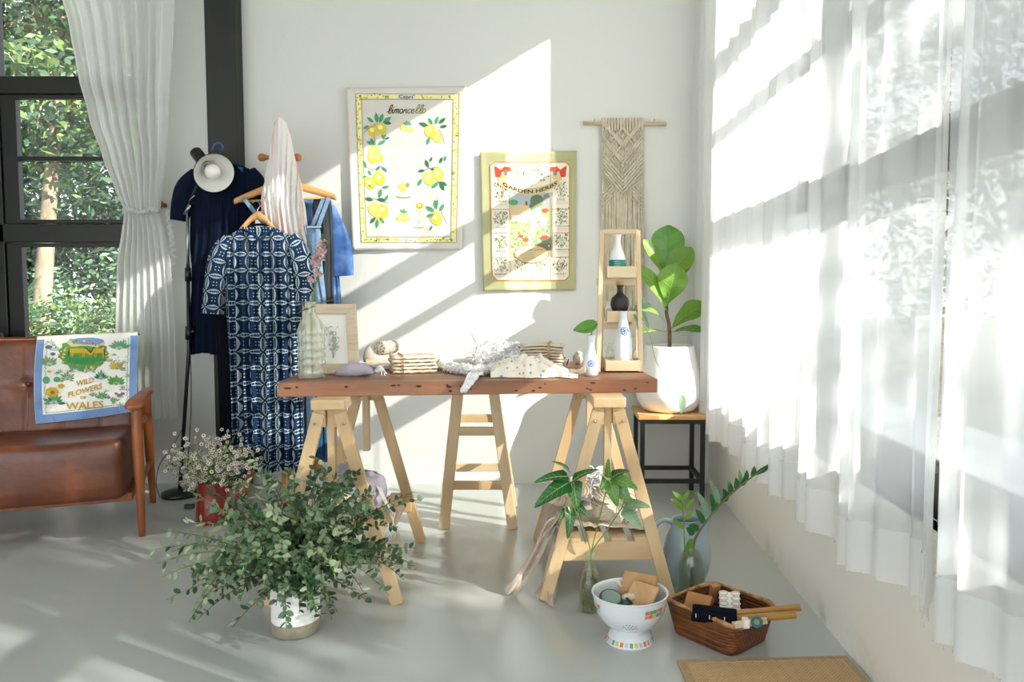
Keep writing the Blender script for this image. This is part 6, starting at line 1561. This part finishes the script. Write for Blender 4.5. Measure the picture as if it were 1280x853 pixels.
# ---------- colander ----------
q=pz(787,800); CV=V((q.x,q.y,0)); M_en=mat('white_enamel','#dfe5ea',.2,coat=.4)
root=thing('colander','white enamel colander with rows of coloured squares, on the floor left of the brown basket','colander',CV)
out_=smoothprof([(.073,.0),(.072,.008),(.060,.028),(.050,.036),(.052,.042),(.080,.060),(.103,.095),(.111,.130),(.1135,.148)])
b=MB(); b.lathe(out_+[(.1165,.149),(.1165,.152),(.1125,.152)]+[(a-.003,c) for a,c in reversed(smoothprof([(.052,.046),(.080,.062),(.103,.096),(.1125,.150)]))]+[(.001,.046)],M_en,n=64); b.build('bowl',root)
def Rc(z):
    for a,c in zip(out_,out_[1:]):
        if min(a[1],c[1])<=z<=max(a[1],c[1]) and a[1]!=c[1]: return a[0]+(c[0]-a[0])*(z-a[1])/(c[1]-a[1])
    return out_[-1][0]
sq=[cmat('enamel_'+k,v,.25) for k,v in (('orange','#e0744e'),('green','#6fa583'),('yellow','#e6c25a'),('blue','#5c7fb4'),('pink','#e08f86'),('pale','#b7c7cf'))]
b=MB(); f0=math.atan2(-CV.y,-CV.x)
def patch(a0,a1,z0,z1,m_):
    n=4; vs=[]
    for i in range(n+1):
        for z in(z0,z1): a=a0+(a1-a0)*i/n; R=Rc(z)+.0006; vs.append((R*math.cos(a),R*math.sin(a),z))
    b.add(vs,[(2*i,2*i+2,2*i+3,2*i+1) for i in range(n)],m_)
r=random.Random(3)
for (a0,seq) in ((.42,[[0,1,1,4,0],[4,0,2,1,1]]),(-1.30,[[5,2,0,5,1],[3,1,5,2,4]]),(2.3,[[0,1,2,3,4],[1,2,3,0,5]]),(-2.9,[[0,1,2,3,4],[1,2,3,0,5]])):
    for row in(0,1):
        for i in range(5 if a0>0 else 3): a=f0+a0+i*.125; patch(a,a+.118,.118-row*.0135,.130-row*.0135,sq[seq[row][i]])
for i in range(30): 
    a=i*2*PI/30; patch(a+.01,a+.15,.006,.018,sq[[0,5,1,2,5,0,4,5,1,2][i%10]])
b.build('coloured_squares',root)
b=MB(); Mh_=mat('colander_hole','#2b2e30',.8)
for dx,dz in ((-3,1),(-1.5,2),(0,2),(1.5,1.6),(3,1),(-2.2,0),(-.7,.6),(.8,.4),(2.3,0),(-1.5,-1),(0,-.8),(1.6,-1),(-3.6,-.4),(3.6,-.4)):
    for base_a in(0,2*PI/3,4*PI/3):
        z=.076+dz*.0052; R=Rc(z)+.0007; a=f0+base_a+dx*.062; p=V((R*math.cos(a),R*math.sin(a),z)); t1=V((-math.sin(a),math.cos(a),0)); t2=(V(((Rc(z+.004)-Rc(z-.004))*math.cos(a),(Rc(z+.004)-Rc(z-.004))*math.sin(a),.008))).normalized(); nn=t1.cross(t2)*.0003
        b.add([p+nn+t1*.0019*math.cos(k)+t2*.0019*math.sin(k) for k in [2*PI*j/8 for j in range(8)]],[tuple(range(8))],Mh_)
b.build('drain_holes',root)
def block(name,label,c,d,m_,rot,cat='wooden block',hole=None,bev=.002):
    M_=(Matrix.Rotation(math.radians(rot[2]),3,'Z')@Matrix.Rotation(math.radians(rot[0]),3,'X')@Matrix.Rotation(math.radians(rot[1]),3,'Y'))
    root=thing(name,label,cat,c); b=MB(); b.box((0,0,0),d,m_,M_); b.build('board',root,bevel=bev)
    if hole:
        g=MB(); n_=M_@V((0,0,1)); g.add([M_@V((hole[0]+hole[2]*math.cos(k)*(1+.3*math.sin(3*k)),hole[1]+hole[2]*.6*math.sin(k),d[2]/2+.0006)) for k in [2*PI*j/12 for j in range(12)]],[tuple(range(12))],M_knot); g.build('knot',root)
    return root
M_blk1=wood('oak_block','#c39a6c','#a67c50','X',.5,scale=6); M_blk2=wood('oak_block_light','#cba377','#b0875c','Y',.5,scale=6)
block('wooden_block','large tilted oak board leaning at the back of the white colander',CV+V((.028,.045,.140)),(.11,.10,.014),M_blk1,(48,0,-28))
block('wooden_block','smaller oak board with a knot, lying at the front of the white colander',CV+V((.030,-.015,.135)),(.085,.10,.012),M_blk2,(38,8,-36),hole=(-.02,-.03,.005))
b=MB(); b.tube([CV+V((-.005,.085,.115)),CV+V((-.035,.05,.165))],.0045,mat('pale_dowel','#e0cfae',.6),n=10); tag(b.build('wooden_peg'),'thin pale wooden peg standing at the back of the white colander','peg')
M_spg=mat('green_thread','#4b6e62',.6,'#35564d',scale=30,stretch=(1,1,8),bump=.4)
c=CV+V((-.060,-.012,.128)); root=thing('thread_spool','flat dark green thread card at the left inside the white colander','thread',c); b=MB(); Mx=Matrix.Rotation(math.radians(24),3,'X')@Matrix.Rotation(math.radians(8),3,'Y')
b.lathe([(.001,-.012),(.034,-.012),(.036,-.006),(.035,0),(.036,.006),(.034,.012),(.001,.012)],M_spg,n=30,M=Mx); b.build('thread',root)
b=MB(); b.lathe([(.001,.012),(.030,.0124),(.028,.0135),(.001,.0135)],mat('spool_cap','#7e9288',.5),n=30,M=Mx); b.build('cap',root)
c=CV+V((-.018,-.045,.125)); b=MB(); b.tube([c+V((-.01,.0,-.008)),c+V((.012,.006,.012))],.011,M_spg,n=14); b.tube([c+V((-.012,.0,-.010)),c+V((-.007,.0,-.005))],.0125,M_blackc,n=14); b.tube([c+V((.010,.006,.010)),c+V((.014,.007,.014))],.0125,M_blackc,n=14); tag(b.build('thread_reel'),'small dark green thread reel in front of the boards in the white colander','thread')
b=MB(); b.blob(CV+V((-.004,-.01,.135)),(.022,.015,.013),M_linen,amp=.15,n=18); tag(b.build('cotton_wad'),'cream cotton wad between the thread and the boards in the colander','cotton')
# filling cloth that carries them
b=MB(); b.blob(CV+V((0,0,.088)),(.078,.078,.035),M_linen,amp=.1,n=26); tag(b.build('lining_cloth'),'cream cloth lying at the bottom of the white colander','cloth')

# ---------- basket ----------
A=pz(838,790); B_=pz(915,824); Cc=pz(962,799); D=A+Cc-B_
def weave():
    m,nt,b=newmat('dark_basket_weave'); b.inputs['Roughness'].default_value=.45
    v=coords(nt); sp=nt.nodes.new('ShaderNodeSeparateXYZ'); nt.links.new(v,sp.inputs[0]); x=E(sp.outputs[0])+E(sp.outputs[1])*.83; z=E(sp.outputs[2])
    row=E.m('FLOOR',z/.0098); sx=((x/.019+row*.5).fr()-.5).abs()*2; sz=((z/.0098).fr()-.5).abs()*2
    h=(1-sx*sx)*.6+(1-sz*sz)*.5
    nz=N(nt,'ShaderNodeTexNoise',Scale=22,Detail=4); nt.links.new(v,nz.inputs['Vector'])
    nt.links.new(mixc(nt,E.m('MULTIPLY',h*.75-.15+(E(nz.outputs[0])-.4)*1.2,1.0,clamp=True),lin('#1f0e08'),lin('#8e5023')),b.inputs['Base Color'])
    bp=N(nt,'ShaderNodeBump',Strength=.8,Distance=.004); nt.links.new(h.k,bp.inputs['Height']); nt.links.new(bp.outputs[0],b.inputs['Normal']); return m
M_bask=weave(); cen=(A+Cc)/2; e1=(Cc-B_); e2=(A-B_); 
root=thing('woven_basket','dark brown woven rectangular basket on the floor at the right, filled with craft tools','basket',cen)
def rr(a,s,z,inset=0,rp=.22):   # rounded rectangle ring point
    c_,s_=math.cos(a),math.sin(a); u,v=sqr(c_,.30),sqr(s_,.30); k=.5*s-inset; h=e1*u*k+e2*v*k; return V((h.x,h.y,z))
hz=.098
b=MB(); rings=[[rr(2*PI*k/72,1+.20*t,.002+(hz-.002)*t+.006*t*math.cos(4*PI*k/72+.5)) for k in range(72)] for t in [i/8 for i in range(9)]]
rings+= [[rr(2*PI*k/72,1+.20*t,.006+(hz-.006)*t+.006*t*math.cos(4*PI*k/72+.5),.022) for k in range(72)] for t in [1-i/8 for i in range(9)]]
b.loft(rings,M_bask,cap0=True,cap1=True); b.build('basket_body',root)
b=MB(); M_rim=mat('cane_rim','#8a5730',.5,'#c19765',scale=40)
rim=[rr(2*PI*k/72,1.20,hz+.003+.006*math.cos(4*PI*k/72+.5),.010) for k in range(73)]
b.tube(rim,.0058,M_rim,n=8)
for k in range(0,288):
    f=k/4; i=int(f)%72; p=rim[i]*(1-(f-int(f)))+rim[i+1]*(f-int(f)); 
    if k%2==0: t=(rim[i+1]-rim[i]).normalized(); sd=t.cross(V((0,0,1))); b.tube([p+sd*.0075-V((0,0,.004)),p+V((0,0,.0068))+t*.003,p-sd*.0075-V((0,0,.004))+t*.006],.0017,M_rim,n=4)
b.build('rim',root)
u1=e1.normalized(); u2=e2.normalized()
def BP(px,py,z): return pz(px,py,z)
M_blk3=wood('brown_block','#c08a55','#99683a','X',.5,scale=6)
c=BP(872,760,.085); block('wooden_block','tilted light wooden block at the left end inside the woven basket',c,(.082,.082,.026),M_blk3,(52,0,-35),hole=(.012,-.02,.006))
c=cen-e1*.22+e2*.10+V((0,0,.055)); block('wooden_block','darker low wooden block against the left wall inside the woven basket',c,(.09,.055,.022),wood('dark_block','#8d6235','#6d4823','X',.5),(35,0,40))
block('wooden_block','small wooden block standing at the back of the woven basket',BP(893,742,.09),(.03,.02,.06),M_blk3,(10,0,20))
# dark rolled tool case
root=thing('tool_roll','long black cloth tool roll with small white marks, lying across the front of the basket','tool roll',(0,0,0)); b=MB()
p0,p1=BP(866,769,.105),BP(921,776,.105)
for off,rr_ in ((V((0,.0,0)),.014),(V((.003,.018,.013)),.013),(V((0,.016,-.012)),.013)): 
    b.tube([p0+off+(p1-p0)*t for t in [i/8 for i in range(9)]],[rr_*.9]+[rr_]*7+[rr_*.97],M_blk,n=16)
b.build('cloth',root); b=MB()
for t in(.05,.36,.70): q_=p0+(p1-p0)*t+V((0,-.0135,.003)); b.bar(q_-V((0,.001,.004)),q_+V((0,-.0,.007)),.0022,.0015,M_ceramic)
b.build('stitch_mark',root)
# white card with rows of rings
root=thing('ring_card','white card with rows of cream rings and black edges, standing tilted in the woven basket','card',(0,0,0))
c0_=BP(912,756,.105); ux_=V((1,-.12,0)).normalized(); uy_=V((.12,.72,.62)).normalized(); nn_=ux_.cross(uy_).normalized(); nn_=nn_ if nn_.y<0 or nn_.z>0 else -nn_
def CPt(x,y,d=0): return c0_+ux_*x+uy_*y+nn_*d
b=MB(); W_,H_=.036,.042; 
b.add([CPt(sx*W_,sy*H_,d) for d in(0,.003) for sx,sy in((-1,-1),(1,-1),(1,1),(-1,1))],[(3,2,1,0),(4,5,6,7),(0,1,5,4),(1,2,6,5),(2,3,7,6),(3,0,4,7)],M_blk); b.add([CPt(sx*W_*.84,sy*H_*.94,.0036) for sx,sy in((-1,-1),(1,-1),(1,1),(-1,1))],[(0,1,2,3)],mat('white_card','#eeeeee',.8)); b.build('card_sheet',root)
M_ring=mat('cream_ring','#d9cbb0',.5); 
for col_ in(-.5,.5):
    for k in range(5):
        if col_<0 and k<2: continue
        g=MB(); pc_=CPt(col_*W_,(-.8+.4*k)*H_,.007); g.tube([pc_+ux_*.013*math.cos(a)+uy_*.0055*math.sin(a)+nn_*.002*math.sin(a) for a in [2*PI*i/16 for i in range(17)]],.0021,M_ring,n=6); g.build('ring',root)
# bamboo sticks
M_bam=wood('bamboo','#b98a45','#96692d','X',.4,scale=5); M_bamin=mat('bamboo_inside','#e3d2a4',.8)
def bamboo(p,q,r_,label):
    p,q=V(p),V(q); d=(q-p).normalized(); root=thing('bamboo_stick',label,'bamboo',p); b=MB(); n=14; pts=[(q-p)*i/n for i in range(n+1)]; b.tube(pts,[r_*(1.08 if i in(4,9) else 1) for i in range(n+1)],M_bam,n=18,caps=False); b.build('cane',root)
    M_=d.to_track_quat('Z','Y').to_matrix(); g=MB(); g.lathe([(r_,0),(r_*.98,.0006),(r_*.42,.0006),(r_*.40,-.012),(0.0005,-.012)],M_bamin,q-p,20,M_); g.build('cut_end',root)
bamboo(BP(905,769,.10),BP(1000,760,.118),.0105,'longer bamboo stick sticking out of the basket at the back of the pair')
bamboo(BP(915,775,.095),BP(992,763,.119)+V((0,-.022,-.004)),.0115,'thicker bamboo stick in front, sticking out of the right side of the basket')
# bundle of pale sticks with a paper band
root=thing('stick_bundle','bundle of flat pale sticks with a paper band in front of the bamboo','sticks',(0,0,0)); r=random.Random(2)
p0,p1=BP(918,783,.108),BP(958,777,.112)
for i in range(9):
    o_=V((0,.004+.0058*(i%4),.006*(i//4)-.006)); g=MB(); dd=V((r.uniform(-.004,.004),0,0)); g.bar(p0+o_+dd,p1+o_+dd,.0048,.0048,M_ring,side=(0,1,0)); g.build('stick',root)
b=MB(); ctr=p0+(p1-p0)*.38+V((0,.012,-.001)); b.box(ctr,(.018,.030,.024),mat('paper_band','#e9e4dc',.8)); b.build('paper_band',root,bevel=.002)
b=MB(); b.lathe([(.010,-.006),(.016,-.006),(.016,.006),(.010,.006),(.010,-.006)],mat('green_tape','#1f6a64',.4),p0+(p1-p0)*.68+V((0,-.006,.004)),24,Matrix.Rotation(1.1,3,'X')); b.build('tape_roll',root)
# loose cloth filling under the tools
b=MB(); b.blob(cen+V((0,0,.040)),(.085,.085,.036),M_blk,amp=.12,n=26); tag(b.build('dark_cloth'),'dark cloth at the bottom of the woven basket under the tools','cloth')

# ---------- yarn and cloth on the trestle shelves ----------
def hank(b,c,R,rt,m_,r,n=60,tilt=None,squash=1.0,twist=2,sr=.0028):
    c=V(c)
    for i in range(n):
        ph=r.random()*6.3; rr_=rt*math.sqrt(r.random()); pts=[]
        for k in range(37):
            a=2*PI*k/36; q_=ph+twist*a; x=(R+rr_*math.cos(q_))*math.cos(a); y=(R+rr_*math.cos(q_))*math.sin(a)*squash; z=rr_*math.sin(q_); p=V((x,y,z)); pts.append(c+((tilt@p) if tilt else p))
        b.tube(pts,sr,m_,n=5)
SZ=.214
M_yarn=mat('cream_yarn','#e9dfcd',.95,'#dccfb8',scale=50,spec=.1,bump=.4,bscale=500); r=random.Random(14)
b=MB(); q=P(768,664,2.82); hank(b,(q.x,2.82,SZ+.088),.050,.036,M_yarn,r,110,Matrix.Rotation(math.radians(62),3,'X')@Matrix.Rotation(.3,3,'Z'),.95,3)
tag(b.build('yarn_hank'),'big twisted cream cotton yarn hank at the front of the right trestle shelf','yarn')
b=MB(); q=P(688,664,2.98); hank(b,(q.x+.03,3.02,SZ+.045+.03),.034,.020,M_yarn,r,50,Matrix.Rotation(math.radians(70),3,'X'),1,3,.0034); tag(b.build('yarn_hank'),'smaller beige yarn hank at the left back of the right trestle shelf','yarn')
b=MB(); q=P(748,628,3.05)
for (dx,dy,dz_,R_) in((0,0,.06,.062),(.055,-.03,.05,.055),(-.045,.02,.075,.050),(.01,.02,.115,.047),(.07,.03,.09,.04)): b.blob((q.x+dx,3.05+dy,SZ+dz_),(R_,R_*.9,R_),M_white,amp=.14,freq=4,n=30,seed=dx*40)
for i in range(90):
    a=r.random()*6.3; p=V((q.x+.06*math.cos(a)*r.random()+.01,3.02+.04*math.sin(a),SZ+.10+r.uniform(-.03,.05))); b.tube(smooth_path([p,p+V((r.uniform(-.04,.04),-.02,r.uniform(-.02,.03))),p+V((r.uniform(-.05,.05),-.03,r.uniform(-.04,.01)))],4),.0028,M_white,n=4)
tag(b.build('cotton_heap'),'heap of white cotton yarn behind the cream hank on the right trestle shelf','yarn')
b=MB(); q=P(722,634,2.95); hank(b,(q.x+.0,2.98,SZ+.10),.035,.022,M_linen,r,46,Matrix.Rotation(math.radians(35),3,'X'),.9,2,.003); tag(b.build('yarn_hank'),'cream yarn hank lying on top of the beige cloth, left of the cotton heap','yarn')
# beige cloth on the shelf with strips trailing to the floor
M_beige=mat('beige_cloth','#d3c6b8',.9,'#c8b9a9',scale=10,spec=.1,bump=.25,bscale=200)
root=tag(empty('draped_cloth'),'beige cloth under the yarn on the right trestle shelf, strips trailing to the floor','cloth')
b=MB(); x0,x1=TR[0]-.21,TR[0]+.20
b.grid(lambda u,v:V((x0+(x1-x0)*u, 2.74+.5*v, SZ+.004+ .020*max(0,math.sin(PI*u)) *(1+.7*noise.noise(V((u*6,v*6,1))))+.010*abs(noise.noise(V((u*11,v*14,3))))*2 -(.03*max(0,.12-u)/.12) +(.035*math.exp(-((u-.16)/.1)**2)*math.exp(-(v/.3)**2)))),40,40,M_beige); b.build('spread',root,solid=.002)
def strip(path,w,m_,name,seed):
    pts=smooth_path(path,8); b=MB(); n=len(pts)
    def fn(u,v):
        i=min(int(u*(n-1)),n-2); f=u*(n-1)-i; p=pts[i]*(1-f)+pts[i+1]*f; t=(pts[i+1]-pts[i]).normalized(); sd=t.cross(V((.3,-1,.2))).normalized()
        return p+sd*w*(v-.5)+V((0,-.008*math.sin(v*7+seed+u*3),.004*math.sin(v*9+u*5)))
    b.grid(fn,36,8,m_); b.build(name,root,solid=.0018)
strip([(TR[0]-.14,2.80,SZ+.02),P(688,656,2.80),P(672,690,2.80),P(652,722,2.72),pz(636,743,.006)],.042,M_beige,'strip',1)
strip([(TR[0]-.12,2.84,SZ+.015),P(697,668,2.84),P(690,700,2.80),P(683,730,2.74),pz(672,748,.006)],.034,M_beige,'strip',2)
strip([(TR[0]-.11,2.78,SZ+.015),P(702,672,2.78),P(700,700,2.76),P(692,730,2.72),pz(688,757,.006)],.034,M_beige,'strip',3)
# left trestle shelf
b=MB(); cx_=TL[0]
for (dx,dy,dz_,R_) in((-.04,-.15,.07,.075),(.05,-.02,.09,.08),(-.06,.08,.08,.07),(.04,.17,.06,.06),(0,-.05,.15,.06)): b.blob((cx_+dx,TL[1]+dy,SZ+dz_),(R_,R_*1.1,R_),M_linen if dz_<.08 else M_lav,amp=.16,freq=3,n=30,seed=dy*30)
tag(b.build('cloth_heap'),'heap of pale grey and cream cloth on the left trestle shelf behind the eucalyptus','cloth')
b=MB(); r=random.Random(5); M_tag=mat('kraft_paper','#cdb79b',.8)
root=thing('kraft_tag','kraft paper tag tied with white string, hanging at the right side of the left trestle','tag',(0,0,0))
a_,b2,c2,d2=P(478,642,2.86),P(500,632,2.84),P(507,634,2.84),P(492,664,2.83)
g=MB(); n_=V((0,.0015,0)); g.add([a_,b2,c2,d2,a_+n_,b2+n_,c2+n_,d2+n_],[(0,1,2,3),(7,6,5,4),(0,4,5,1),(1,5,6,2),(2,6,7,3),(3,7,4,0)],M_tag); g.build('paper',root)
g=MB()
for i in range(5): g.tube(smooth_path([P(470+i,606,2.90),P(482+i*2,632+i*2,2.85),P(486+i*2,640,2.82),P(498-i*3,668+i*3,2.83)],6),.0012,M_white,n=4)
g.build('string',root)
root=thing('paper_tag','pale paper tag with string lying lower beside the kraft tag, at the left trestle','tag',(0,0,0))
a_,b2,c2,d2=P(486,672,2.86),P(498,664,2.85),P(505,690,2.85),P(497,700,2.86)
g=MB(); g.add([a_,b2,c2,d2,a_+n_,b2+n_,c2+n_,d2+n_],[(0,1,2,3),(7,6,5,4),(0,4,5,1),(1,5,6,2),(2,6,7,3),(3,7,4,0)],M_linen); g.build('paper',root)
g=MB(); g.tube(smooth_path([P(478,630,2.88),P(490,655,2.85),P(494,672,2.84)],6),.0012,M_white,n=4); g.build('string',root)
